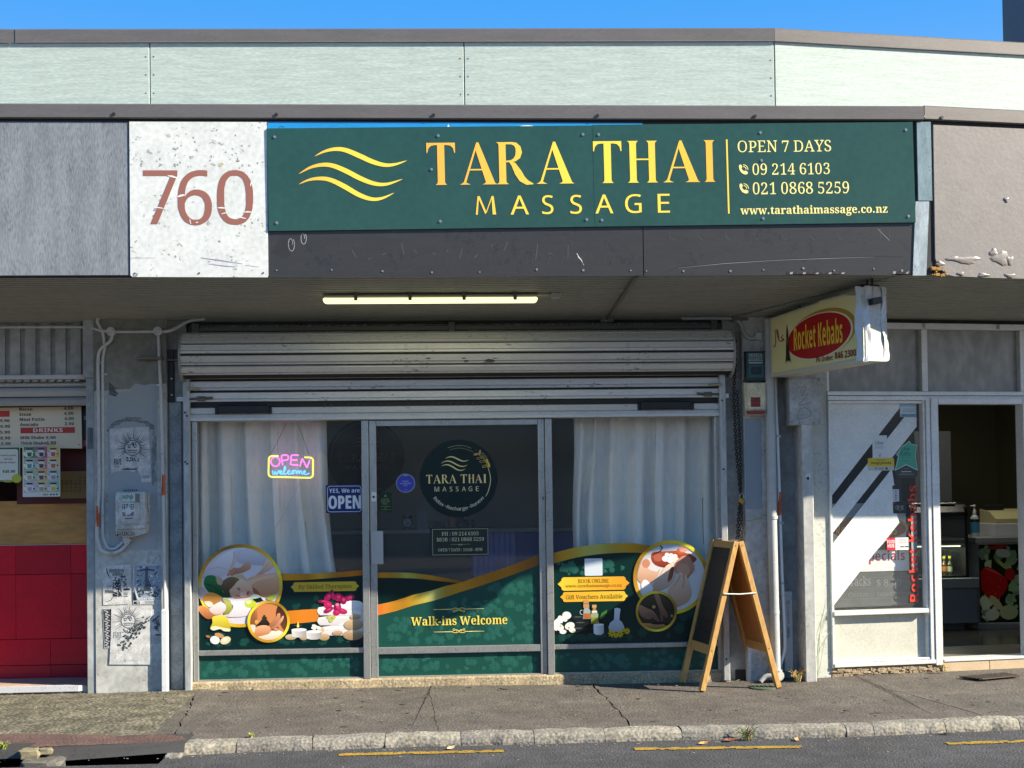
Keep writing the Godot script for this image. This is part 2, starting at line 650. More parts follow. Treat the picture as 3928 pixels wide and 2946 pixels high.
func ground():
	var asphalt = mat("asphalt", "555557", 0.9, {"tex": tex.grain, "scale": 0.42, "bump": tex.pits, "depth": 0.5, "over": tex.blotch, "over_scale": 0.31})
	var path = mat("footpath", "766f66", 0.92, {"tex": tex.grain, "scale": 0.36, "bump": tex.pits, "depth": 0.4, "over": tex.blotch, "over_scale": 0.37})
	var red = mat("red_asphalt", "7a5d54", 0.92, {"tex": tex.grain, "scale": 0.4, "bump": tex.pits, "depth": 0.4, "over": tex.blotch, "over_scale": 0.6})
	var old = mat("old_path", "88826c", 0.95, {"tex": tex.mottle, "scale": 0.34, "bump": tex.relief, "depth": 1.0, "over": tex.blotch, "over_scale": 0.8})
	var dirt = mat("dirt", "2c2822", 1.0)
	var far = MB.new()
	far.quad_o(V(-150, -0.9, -150), V(150, -0.9, -150), V(150, -0.9, 150), V(-150, -0.9, 150), V(0, 1, 0))
	struct("ground", far, mat("far_ground", "5e5c52", 1.0))
	# footpath: sheets parted by the cracks, over the dirt that shows in them
	var pieces = [PackedVector2Array([Vector2(-9, -0.7), Vector2(9, -1.5), Vector2(9, 1.64)])]
	for i in range(KERB.size() - 2, 0, -1):
		pieces[0].append(Vector2(KERB[i][0], KERB[i][1] - 0.125))
	pieces[0].append(Vector2(-1.56, 1.62))
	pieces[0].append(Vector2(-2.0, 1.70))
	pieces[0].append(Vector2(-9, 1.62))
	var cuts = [
		crack([Vector2(-1.80, 0.12), Vector2(-1.76, 0.665), Vector2(-1.715, 1.05), Vector2(-1.66, 1.9)], 0.008),
		crack([Vector2(-2.02, 0.35), Vector2(-1.93, 0.62), Vector2(-1.76, 0.66)], 0.005),
		crack([Vector2(1.15, -0.3), Vector2(1.156, 0.10), Vector2(1.178, 0.70), Vector2(1.195, 1.2), Vector2(1.205, 1.95)], 0.008),
		crack([Vector2(-0.01, 1.95), Vector2(-0.03, 1.6), Vector2(-0.05, 1.15), Vector2(-0.08, 0.42)], 0.0035),
		crack([Vector2(-0.075, 0.735), Vector2(0.4, 0.745), Vector2(1.0, 0.765)], 0.0022),
		crack([Vector2(3.05, -0.4), Vector2(3.08, 0.07), Vector2(3.17, 0.56), Vector2(3.22, 0.62)], 0.006),
		crack([Vector2(3.56, 1.95), Vector2(3.53, 1.79), Vector2(3.374, 1.11), Vector2(3.29, 0.82), Vector2(3.24, 0.74)], 0.006),
	]
	for cpoly in cuts:
		var nxt = []
		for pc in pieces:
			for r in Geometry2D.clip_polygons(pc, cpoly):
				if not Geometry2D.is_polygon_clockwise(r):
					nxt.append(r)
		pieces = nxt
	var sheet = MB.new()
	var worn = MB.new()
	for pc in pieces:
		var x = -9.0
		while x < 9.0:
			var w = 0.2 if x > -3.6 and x < 5.4 else 1.8
			var strip = PackedVector2Array([Vector2(x, -3), Vector2(x + w, -3), Vector2(x + w, 3), Vector2(x, 3)])
			for r in Geometry2D.intersect_polygons(pc, strip):
				var t = Geometry2D.triangulate_polygon(r)
				var into = worn if x + w * 0.5 < -1.76 else sheet
				for i in range(0, t.size(), 3):
					var a = r[t[i]]
					var b = r[t[i + 1]]
					var d = r[t[i + 2]]
					into.tri_o(V(a.x, ph(a.x, a.y), a.y), V(b.x, ph(b.x, b.y), b.y), V(d.x, ph(d.x, d.y), d.y), V(0, 1, 0))
			x += w
		for i in pc.size():
			var a = pc[i]
			var b = pc[(i + 1) % pc.size()]
			sheet.quad(V(a.x, ph(a.x, a.y), a.y), V(b.x, ph(b.x, b.y), b.y), V(b.x, ph(b.x, b.y) - 0.05, b.y), V(a.x, ph(a.x, a.y) - 0.05, a.y))
	struct("footpath", sheet, path)
	struct("worn_footpath", worn, old)
	var under = MB.new()
	under.prism_y([Vector2(-1.7, -0.4), Vector2(9, -1.5), Vector2(9, 1.66), Vector2(-1.56, 1.80), Vector2(-1.7, 1.72)], -0.25, -0.075)
	under.prism_y([Vector2(-9, -0.7), Vector2(-1.7, -0.4), Vector2(-1.7, 1.6), Vector2(-9, 1.5)], -0.25, -0.075)
	struct("footpath_bed", under, dirt)
	# red patch along the drain, its edge uneven
	var patch = []
	for p in [[-9, 1.55], [-3.0, 1.56], [-2.77, 1.58], [-2.5, 1.62], [-2.2, 1.66], [-1.95, 1.72], [-1.75, 1.70], [-1.60, 1.77], [-1.56, 1.86]]:
		patch.append(Vector2(p[0], p[1] + rng.randf_range(-0.015, 0.015)))
	patch.append(Vector2(-1.56, 1.93))
	for i in 30:
		patch.append(Vector2(lerpf(-1.60, -2.7, i / 30.0), 1.945 + 0.06 * i / 30.0 + rng.randf_range(-0.014, 0.014)))
	patch.append(Vector2(-9, 2.0))
	var pm = MB.new()
	var t2 = Geometry2D.triangulate_polygon(PackedVector2Array(patch))
	for i in range(0, t2.size(), 3):
		var q = []
		for j in 3:
			q.append(V(patch[t2[i + j]].x, ph(patch[t2[i + j]].x, patch[t2[i + j]].y) + 0.006, patch[t2[i + j]].y))
		pm.tri_o(q[0], q[1], q[2], V(0, 1, 0))
	struct("footpath_patch", pm, red)
	# road
	var rp = [Vector2(-60, 2.26), Vector2(-1.645, 2.26), Vector2(-1.645, 2.0)]
	for kq in KERB:
		if kq[0] > -1.6:
			rp.append(Vector2(kq[0], kq[1] - 0.06))
	rp.append(Vector2(60, 1.6))
	rp.append(Vector2(60, 5.5)); rp.append(Vector2(-60, 5.5))
	var road = MB.new()
	var t3 = Geometry2D.triangulate_polygon(PackedVector2Array(rp))
	for i in range(0, t3.size(), 3):
		var q = []
		for j in 3:
			q.append(V(rp[t3[i + j]].x, ry(rp[t3[i + j]].y), rp[t3[i + j]].y))
		road.tri_o(q[0], q[1], q[2], V(0, 1, 0))
	road.quad(V(-60, ry(5.5), 5.5), V(60, ry(5.5), 5.5), V(60, -0.15, 13), V(-60, -0.15, 13))
	road.quad(V(-9, -0.108, 2.26), V(-1.645, -0.108, 2.26), V(-1.645, -0.6, 2.26), V(-9, -0.6, 2.26))
	var ro = struct("road", road, asphalt)
	var ym = mat("road_paint", "c09a2c", 0.8, {"tex": tex.chips, "scale": 0.8, "over": tex.grain, "over_scale": 0.5})
	for d in [[-0.61, 2.136, 0.375, 2.146], [1.16, 2.185, 2.165, 2.244], [3.05, 2.253, 4.1, 2.22], [5.0, 2.2, 6.0, 2.18]]:
		var m = MB.new()
		var N = 40
		for i in N:
			var a = float(i) / N
			var b = float(i + 1) / N
			var za = lerpf(d[1], d[3], a)
			var zb = lerpf(d[1], d[3], b)
			var xa = lerpf(d[0], d[2], a)
			var xb = lerpf(d[0], d[2], b)
			var j = 0.004
			for k in 4:          # the paint has worn off here and there
				if rng.randf() < (0.16 if k == 0 or k == 3 else 0.03): continue
				var k0 = -0.036 + k * 0.018
				m.quad_o(V(xa, ry(za) + 0.0045, za + k0 + rng.randf_range(-j, j)), V(xb, ry(zb) + 0.0045, zb + k0), V(xb, ry(zb) + 0.0045, zb + k0 + 0.018), V(xa, ry(za) + 0.0045, za + k0 + 0.018 + rng.randf_range(-j, j)), V(0, 1, 0))
		put("yellow_dash", m, ym, ro)
	# kerb stones
	var stone = [mat("kerb_a", "b3ad9f", 0.95, {"tex": tex.speck, "scale": 0.30, "bump": tex.speck, "depth": 0.6, "over": tex.blotch, "over_scale": 0.8}),
		mat("kerb_b", "bdb6a4", 0.95, {"tex": tex.speck, "scale": 0.27, "bump": tex.speck, "depth": 0.6, "over": tex.blotch, "over_scale": 0.9}),
		mat("kerb_c", "a9a397", 0.95, {"tex": tex.speck, "scale": 0.33, "bump": tex.speck, "depth": 0.6, "over": tex.blotch, "over_scale": 0.7})]
	var kerb = Node3D.new()
	kerb.name = "kerb"
	kerb.set_meta("kind", "structure")
	add_child(kerb)
	var ke = MB.new()
	ke.bx(-1.648, -1.545, -0.6, -0.088, 1.80, 2.115, 0.012)
	put("kerb_stone", ke, stone[2], kerb)
	for i in range(1, KERB.size() - 1):
		var x0 = KERB[i][0] + 0.0025
		var x1 = KERB[i + 1][0] - 0.0025
		var m = MB.new()
		var n = maxi(2, int((x1 - x0) / 0.06))
		var rows = []
		for j in n + 1:
			var x = lerpf(x0, x1, float(j) / n)
			var zf = kz(x) + rng.randf_range(-0.006, 0.006)
			var top = ph(x, 1.8) + 0.004 + rng.randf_range(-0.004, 0.004)
			var dn = 0.004 if j == 0 or j == n else 0.0
			rows.append([V(x, top - 0.25, zf - 0.14), V(x, top - dn, zf - 0.13 + dn), V(x, top - 0.002 - dn, zf - 0.035), V(x, top - 0.008 - dn, zf - 0.014 - dn), V(x, top - 0.022, zf - 0.004 - dn), V(x, top - 0.05, zf + 0.004 + rng.randf_range(-0.004, 0.004)), V(x, top - 0.24, zf + 0.006)])
		for j in n:
			for r in 6:
				m.quad_o(rows[j][r], rows[j + 1][r], rows[j + 1][r + 1], rows[j][r + 1], V(0, 1, 0.7) if r > 0 else V(0, 0, -1))
		for e in [0, n]:
			for r in range(1, 6):
				m.tri_o(rows[e][0], rows[e][r], rows[e][r + 1], V(-1 if e == 0 else 1, 0, 0))
		put("kerb_stone", m, stone[i % 3], kerb)


func main_building():
	var b = thing("shop_building", "grey green shop building with pale panelled parapet above the middle massage shop", "building", V(0.16, 0, 0))
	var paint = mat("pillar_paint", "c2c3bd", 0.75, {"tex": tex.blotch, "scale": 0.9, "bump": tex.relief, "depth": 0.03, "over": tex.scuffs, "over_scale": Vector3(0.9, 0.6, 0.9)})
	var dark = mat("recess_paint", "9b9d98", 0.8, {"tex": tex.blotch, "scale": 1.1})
	var soot = mat("sooty_wall", "3a3c3c", 0.9, {"tex": tex.blotch, "scale": 0.7})  # even dark grey with faint blotches for the upper wall
	# the wall behind everything, with its openings left free
	var w = MB.new()
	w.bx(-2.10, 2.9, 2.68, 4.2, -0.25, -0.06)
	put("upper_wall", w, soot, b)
	w = MB.new()
	w.bx(-2.573, -2.035, -0.12, 2.86, -0.9, 0.06, 0.006)
	put("pillar", w, paint, b)
	var ed = []
	for i in 15: ed.append(Vector2(-2.5715 + i * 0.0382, 2.25 + 0.045 * float(i > 7) + rng.randf_range(-0.01, 0.01)))
	w = MB.new()
	w.prism(PackedVector2Array(ed) + PackedVector2Array([Vector2(-2.0365, 2.86), Vector2(-2.5715, 2.86)]), 0.055, 0.0608)
	put("bare_render", w, mat("bare_render", "8d8f84", 0.85, {"tex": tex.blotch, "scale": 0.8}), b)
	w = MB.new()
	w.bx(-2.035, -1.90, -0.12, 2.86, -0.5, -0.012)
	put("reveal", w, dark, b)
	w = MB.new()       # narrow strip of sheet beside the shutter guide, patched
	w.bx(-2.028, -1.935, -0.1, 2.16, -0.05, 0.004, 0.003)
	put("cover_strip", w, mat("strip", "9fa5a7", 0.7, {"tex": tex.blotch, "scale": 2.0, "over": tex.scuffs, "over_scale": 1.5}), b)
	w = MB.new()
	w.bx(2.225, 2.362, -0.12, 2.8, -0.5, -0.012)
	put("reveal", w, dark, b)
	w = MB.new()
	w.bx(2.362, 2.64, -0.12, 2.8, -0.9, 0.05, 0.006)
	put("pillar", w, paint, b)
	# plinth of cast concrete under the glass, a little uneven
	var pl = MB.new()
	var n = 40
	for i in n:
		var x0 = lerpf(-1.90, 2.23, float(i) / n)
		var x1 = lerpf(-1.90, 2.23, float(i + 1) / n)
		var z0 = 0.048 + 0.006 * sin(i * 1.7)
		var z1 = 0.048 + 0.006 * sin((i + 1) * 1.7)
		pl.quad_o(V(x0, 0.05, -0.1), V(x1, 0.05, -0.1), V(x1, 0.05, z1 - 0.012), V(x0, 0.05, z0 - 0.012), V(0, 1, 0))
		pl.quad_o(V(x0, 0.05, z0 - 0.012), V(x1, 0.05, z1 - 0.012), V(x1, 0.036, z1), V(x0, 0.036, z0), V(0, 1, 1))
		pl.quad_o(V(x0, 0.036, z0), V(x1, 0.036, z1), V(x1, -0.1, z1 + 0.012), V(x0, -0.1, z0 + 0.012), V(0, 0, 1))
	put("plinth", pl, mat("plinth", "d6c29b", 0.95, {"tex": tex.grain, "scale": 0.4, "bump": tex.relief, "depth": 0.3, "over": tex.blotch, "over_scale": 0.9}), b)
	# parapet: board panels with open joints, on a backing
	var board = mat("parapet_paint", "b9c8c0", 0.6, {"tex": gray("brushed", 91, 0.05, 0.01, 0.88, 1.0, 0.65, 2.4), "scale": Vector3(0.7, 9.0, 0.7), "over": tex.fine, "over_scale": Vector3(0.3, 2.5, 0.3)})
	var P = bend(2.672, 0)
	var back = MB.new()
	back.bx(-7, 2.67, 3.6, 4.96, -0.16, -0.03)
	back.xf = P
	back.bx(-0.004, 5.0, 3.6, 4.96, -0.16, -0.03)
	put("parapet_backing", back, mat("joint_dark", "4a4246", 0.9), b)
	var joints = [-7.0, -4.55, -2.155, 0.24, 2.670]
	for i in 4:
		var m = MB.new()
		m.bx(joints[i] + 0.0035, joints[i + 1] - 0.0035, 3.9, 4.985, -0.028, 0.0, 0.003)
		var pn = put("parapet_panel", m, board, b)
		for e in [joints[i] + 0.03, joints[i + 1] - 0.03]:
			for y in [4.52, 4.66, 4.80]:
				var s = MB.new()
				s.puck(V(e, y, 0), 0.006, 0.0, 0.002, 6)
				put("nail", s, mat("rust", "5a4a44", 0.8), pn)
	for i in 2:
		var m = MB.new()
		m.xf = P
		m.bx(0.0035 + i * 2.4, 2.3965 + i * 2.4, 3.9, 4.985, -0.028, 0.0, 0.003)
		put("parapet_panel", m, board, b)
	# metal cap flashing, rising a little to the right, folded in under the lip
	var cap = mat("flashing", "6d6864", 0.42, {"metal": 0.25, "tex": tex.fine, "scale": Vector3(0.35, 2.0, 0.35)})
	var runs = [[-7.0, -3.165, Transform3D()], [-3.155, 2.672, Transform3D()], [0.0, 5.0, P]]
	for r in runs:
		var m = MB.new()
		m.xf = r[2]
		var bent = r[2] != Transform3D()
		var yl = 5.052 if bent else lerpf(5.0, 5.052, clampf((r[0] + 3.3) / 5.97, 0, 1))
		var yr = 5.068 if bent else lerpf(5.0, 5.052, clampf((r[1] + 3.3) / 5.97, 0, 1))
		var hl = 0.107
		var sec = [Vector2(0.010, 0.0), Vector2(0.015, -0.008), Vector2(0.015, -hl + 0.008), Vector2(0.020, -hl), Vector2(0.002, -hl)]
		for j in sec.size() - 1:
			var a = sec[j]
			var c = sec[j + 1]
			m.quad_o(V(r[0], yl + a.y, a.x), V(r[1], yr + a.y, a.x), V(r[1], yr + c.y, c.x), V(r[0], yl + c.y, c.x), V(0, 0.2 if j < 3 else -1, 1) if j < 3 else V(0, 0, -1))
		m.quad_o(V(r[0], yl, 0.010), V(r[1], yr, 0.010), V(r[1], yr + 0.02, -0.2), V(r[0], yl + 0.02, -0.2), V(0, 1, 0))
		m.tri_o(V(r[0], yl, 0.010), V(r[0], yl - hl, 0.015), V(r[0], yl - hl, -0.1), V(-1, 0, 0))
		put("cap_flashing", m, cap, b)
	# roof behind, and the room walls that close the building
	var roof = MB.new()
	roof.bx(-7, 2.7, 4.7, 4.8, -9, -0.16)
	roof.bx(2.7, 7.5, 4.7, 4.8, -9, -0.95)
	put("roof", roof, mat("roof_sheet", "77777a", 0.6), b)


func awning():
	var a = thing("awning", "broad footpath awning with ribbed grey soffit and brown metal edge flashing", "awning", V(0.3, 2.78, 0.7))
	var rib = mat("soffit_paint", "a3a499", 0.6, {"tex": tex.fine, "scale": Vector3(0.25, 0.6, 0.9)})
	var A = bend(3.312, 1.40)
	var d = A.basis.x
	var nn = A.basis.z
	# soffit of narrow ribbed boards; each rib a raised strip with a groove beside it
	var s = MB.new()
	var nz = 30
	for i in nz:
		var z0 = 1.385 - i * 0.0485
		var z1 = z0 - 0.0485
		var yl = 2.78 + 0.1 * z0
		var y2 = 2.78 + 0.1 * z1
		var xr = 2.35 + (z0 - 0.12) * 0.75
		var xr1 = 2.35 + (z1 - 0.12) * 0.75
		var g = 0.03
		s.quad_o(V(-7, yl, z0), V(xr, yl, z0), V(xr1, y2 + 0.0012, z1 + 0.024), V(-7, y2 + 0.0012, z1 + 0.024), V(0, -1, 0))
		s.quad_o(V(-7, y2 + 0.0012, z1 + 0.024), V(xr1, y2 + 0.0012, z1 + 0.024), V(xr1, y2 + g, z1 + 0.021), V(-7, y2 + g, z1 + 0.021), V(0, -1, -0.5))
		s.quad_o(V(-7, y2 + g, z1 + 0.021), V(xr1, y2 + g, z1 + 0.021), V(xr1, y2 + g, z1 + 0.004), V(-7, y2 + g, z1 + 0.004), V(0, -1, 0))
		s.quad_o(V(-7, y2 + g, z1 + 0.004), V(xr1, y2 + g, z1 + 0.004), V(xr1, y2, z1), V(-7, y2, z1), V(0, -1, 0.5))
	for i in nz:
		var q0 = -0.015 - i * 0.0485
		var q1 = q0 - 0.0485
		var ya = 2.92 + 0.1 * q0
		var y2 = 2.92 + 0.1 * q1
		var P0 = []
		for q in [q0, q1 + 0.024, q1 + 0.021, q1 + 0.003, q1]:
			var o = A.origin + nn * q
			var st = -(o.x - 2.35 - 0.75 * (o.z - 0.12)) / (d.x - 0.75 * d.z)
			P0.append([o + d * st, o + d * 5.2])
		var ys = [ya, y2 + 0.0012, y2 + 0.03, y2 + 0.03, y2]
		for k in 4:
			var u = V(0, 1, 0)
			s.quad_o(P0[k][0] + u * ys[k], P0[k][1] + u * ys[k], P0[k + 1][1] + u * ys[k + 1], P0[k + 1][0] + u * ys[k + 1], V(0, -1, 0))
	var so = put("soffit", s, rib, a)
	so.set_meta("kind", "stuff")
	# roof of the awning
	var r = MB.new()
	r.prism_y([Vector2(-7, 1.39), Vector2(3.312, 1.39), Vector2(3.312 + d.x * 5.2, 1.39 + d.z * 5.2), Vector2(3.312 + d.x * 5.2, -1.1), Vector2(2.4, -0.05), Vector2(-7, -0.05)], 3.90, 3.955)
	put("awning_roof", r, mat("roof_sheet", "77777a", 0.6), a)
	# fascia backing, then the edge flashing
	var f = MB.new()
	f.bx(-7, 3.30, 2.885, 3.93, 1.36, 1.392)
	f.xf = A
	f.bx(-0.01, 5.2, 2.885, 3.93, -0.04, -0.008)
	put("fascia_backing", f, mat("backing", "2e2d30", 0.9), a)
	var cap = mat("flashing", "6d6864", 0.42)
	for q in [[-7.0, 3.308, Transform3D(), 4.010, 4.020], [-0.003, 5.2, A, 4.024, 4.03]]:
		var m = MB.new()
		m.xf = q[2]
		var zo = 1.4 if q[2] == Transform3D() else 0.0
		var l = q[0]
		var e = q[1]
		for k in [[0.020, 0.0, 0.026, -0.008], [0.026, -0.008, 0.026, -0.09], [0.026, -0.09, 0.018, -0.097], [0.018, -0.097, 0.0, -0.097]]:
			m.quad_o(V(l, q[3] + k[1], zo + k[0]), V(e, q[4] + k[1], zo + k[0]), V(e, q[4] + k[3], zo + k[2]), V(l, q[3] + k[3], zo + k[2]), V(0, -1, 0) if k[2] == 0.0 else V(0, 0.1, 1))
		m.quad_o(V(l, q[3], zo + 0.020), V(e, q[4], zo + 0.020), V(e, q[4] + 0.03, zo - 0.3), V(l, q[3] + 0.03, zo - 0.3), V(0, 1, 0))
		m.quad_o(V(l, q[3], zo + 0.020), V(l, q[3] - 0.097, zo + 0.020), V(l, q[3] - 0.097, zo), V(l, q[3], zo), V(-1, 0, 0))
		m.quad_o(V(e, q[4], zo + 0.020), V(e, q[4] - 0.097, zo + 0.020), V(e, q[4] - 0.097, zo), V(e, q[4], zo), V(1, 0, 0))
		var fl = put("edge_flashing", m, cap, a)
		var xs = [-2.08, -1.03, 0.0, 1.09, 2.15] if zo > 0 else [0.12, 2.3]
		for x in xs:
			var b = MB.new()
			b.xf = q[2]
			b.puck(V(x, 3.945, 0), 0.011, zo + 0.025, zo + 0.034, 8)
			put("rivet", b, mat("rivet", "3c3836", 0.4, {"metal": 0.6}), fl)
	# boards on the fascia
	var grey = mat("weathered_board", "858c93", 0.75, {"tex": gray("worn", 101, 0.12, 0.010, 0.78, 1.0, 0.6, 1.9), "scale": Vector3(1.3, 0.28, 1.3), "over": tex.scuffs, "over_scale": Vector3(2.5, 0.8, 2.5), "bump": tex.relief, "depth": 0.03})
	for x in [[-7.0, -4.406], [-4.4, -1.992]]:
		var m = MB.new()
		m.bx(x[0], x[1], 2.893, 3.900, 1.39, 1.405, 0.003)
		put("weathered_board", m, grey, a)
	var black = mat("black_board", "343332", 0.38, {"tex": tex.fine, "scale": Vector3(0.5, 2.5, 0.5), "bump": tex.relief, "depth": 0.03, "over": tex.scuffs, "over_scale": 0.5})
	for x in [[-1.092, 1.383], [1.389, 3.232]]:
		var m = MB.new()
		# lower edge chewed away near the right end
		var pts = [Vector2(x[0], 3.9), Vector2(x[0], 2.879)]
		var n = 40
		for i in n:
			var q = lerpf(x[0], x[1], (i + 1.0) / n)
			var ch = 0.0
			if q > 2.3 and q < 2.75: ch = rng.randf_range(0, 0.010)
			if q > 3.05: ch = rng.randf_range(0.004, 0.02)
			if i == n - 1: ch = 0.004
			pts.append(Vector2(q, 2.877 + ch))
		pts.append(Vector2(x[1], 3.9))
		m.prism(pts, 1.39, 1.405)
		var bo = put("black_board", m, black, a)
		for i in 8:
			var p = MB.new()
			var px = lerpf(x[0] + 0.05, x[1] - 0.06, i / 7.0) + rng.randf_range(-0.04, 0.04)
			p.puck(V(px, 2.905 + rng.randf_range(0, 0.02), 0), rng.randf_range(0.005, 0.009), 1.404, 1.409, 7)
			put("screw", p, mat("screw_head", "a5a3a0", 0.3, {"metal": 0.8}), bo)
		# scratches and lifted paint in the board
		var sc = art(1.4055)
		if x[0] < 0:
			for q in [[-0.95, 3.09, 0.035], [-0.87, 3.13, 0.03]]:
				var c = []
				for i in 14:
					var t = TAU * i / 11.0
					c.append(Vector2(q[0] + cos(t) * q[2] * 0.5 + i * 0.001, q[1] + sin(t) * q[2] * 1.2))
				sc.line(c, 0.004, "9b9b98")
			for i in 9:
				sc.line([-1.07 + i * 0.012, 3.03 - i * 0.004, -1.03 + i * 0.014, 3.10, -1.0 + i * 0.016, 3.16], 0.002, "1c1c20")
			sc.line([0.94, 3.03, 0.955, 3.0, 0.97, 2.985, 0.985, 2.95], [0.003, 0.008, 0.005, 0.002], "c9c9c5")
			for i in 16:
				sc.line([-0.55 + i * 0.1 + rng.randf() * 0.06, 2.96 + rng.randf() * 0.16, -0.52 + i * 0.1, 2.97 + rng.randf() * 0.14], 0.003, "5c5b5d")
			# ghosts of old lettering that was scraped off: strokes only
			for i in 26:
				var gx = 0.02 + i * 0.048
				sc.line([gx, 2.96, gx + rng.randf_range(-0.012, 0.02), 2.99, gx + rng.randf_range(0, 0.02), 3.02], 0.003, "403f41")
		else:
			sc.line([1.50, 2.89, 1.62, 2.935, 1.95, 2.965, 2.3, 2.985, 2.6, 2.995, 2.95, 3.005, 3.15, 3.0], [0.002, 0.005, 0.004, 0.006, 0.004, 0.007, 0.003], "19191c")
			sc.line([1.62, 2.929, 1.95, 2.959, 2.3, 2.979, 2.6, 2.989, 2.95, 2.999], [0.001, 0.003, 0.002, 0.003, 0.001], "87878a", 2)
			for i in 7:
				sc.line([1.56 + i * 0.19, 3.165, 1.57 + i * 0.19, 3.13, 1.60 + i * 0.19, 3.115], 0.003, "4e4d4f")
			sc.line([2.98, 3.19, 3.06, 3.11], 0.003, "8a8a8c"); sc.line([3.0, 3.19, 3.0, 3.12], 0.003, "4e4d4f")
			sc.line([3.06, 3.11, 3.06, 3.19], 0.003, "4e4d4f")
			for i in 40:
				var q = 2.35 + i * 0.022
				if i < 18 or i > 32:
					sc.poly([q, 2.885, q + 0.02, 2.885, q + 0.025, 2.893 + rng.randf() * 0.014, q + 0.006, 2.889 + rng.randf() * 0.016], ["101012", "8d8c88", "0c0c0e", "2a2a2c"][i % 4], 3)
		put("scratches", sc, print_mat("worn_paint", 0.7), bo).set_meta("kind", "stuff")
	for q in [[3.262, 3.358, 3.38, 3.915, "7f97a0", 0.0], [3.243, 3.336, 2.872, 3.374, "a9b7bd", 0.0]]:
		var m = MB.new()
		m.prism([Vector2(q[0] - (0.03 if q[2] < 3 else 0.0), q[2]), Vector2(q[1] - (0.03 if q[2] < 3 else 0.0), q[2]), Vector2(q[1], q[3]), Vector2(q[0], q[3])], 1.375, 1.412)
		put("trim_board", m, mat("trim" + q[4], q[4], 0.7, {"tex": tex.blotch, "scale": Vector3(3, 1, 3), "over": tex.chips, "over_scale": 2.0}), a)
	var g = MB.new()
	g.xf = A
	g.prism([Vector2(0.07, 3.90), Vector2(0.065, 2.99), Vector2(0.085, 2.94), Vector2(0.14, 2.885), Vector2(0.2, 2.872), Vector2(0.5, 2.866), Vector2(2.4, 2.862), Vector2(2.4, 3.905)], -0.01, 0.006)
	var gp = put("grey_board", g, mat("blistered_board", "767270", 0.5, {"tex": tex.fine, "scale": 0.8, "bump": gray("blister", 111, 0.05, 0.02, 0.0, 1.0, 0.6, 2.6), "depth": 0.035}), a)
	var bl = MB.new()      # blisters and runs of old sealant
	bl.xf = A
	for q in [[0.28, 2.985, 0.12, 0.028], [0.2, 2.99, 0.06, 0.018], [0.55, 3.0, 0.07, 0.05], [0.50, 3.04, 0.035, 0.03], [0.62, 2.99, 0.03, 0.035], [0.604, 3.407, 0.02, 0.02], [0.1, 2.955, 0.03, 0.02], [0.25, 2.89, 0.03, 0.015], [0.42, 2.885, 0.05, 0.015], [0.62, 2.885, 0.045, 0.016]]:
		var rings = 4
		for i in rings:
			var a0 = float(i) / rings
			var a1 = float(i + 1) / rings
			for k in 14:
				var t0 = TAU * k / 14
				var t1 = TAU * (k + 1) / 14
				var f0 = 1.0 + 0.25 * sin(3 * t0 + q[0] * 20)
				var f1 = 1.0 + 0.25 * sin(3 * t1 + q[0] * 20)
				var pt = func(r_, t_, f_): return V(q[0] + cos(t_) * q[2] * r_ * f_, q[1] + sin(t_) * q[3] * r_ * f_, 0.0055 + 0.009 * sqrt(maxf(0.0, 1.0 - r_ * r_)))
				bl.quad_o(pt.call(a0, t0, f0), pt.call(a1, t0, f0), pt.call(a1, t1, f1), pt.call(a0, t1, f1), V(0.14, 0, 1))
	put("paint_blister", bl, mat("blister_paint", "78736f", 0.35), gp)
	var rot = MB.new()      # rotten, yellowed wood showing at the broken corner
	rot.xf = A
	for i in 26:
		var q = V(rng.randf_range(0.045, 0.16), rng.randf_range(2.868, 2.99), 0)
		if (q.x - 0.045) / 0.13 + (q.y - 2.868) / 0.14 < 1.0:
			rot.box(V(q.x, q.y, rng.randf_range(-0.006, 0.01)), V(rng.randf_range(0.012, 0.04), rng.randf_range(0.008, 0.022), 0.02), 0.003)
	put("rotten_corner", rot, mat("rotten_wood", "b08a4a", 0.95, {"tex": tex.speck, "scale": 3.0}), gp)


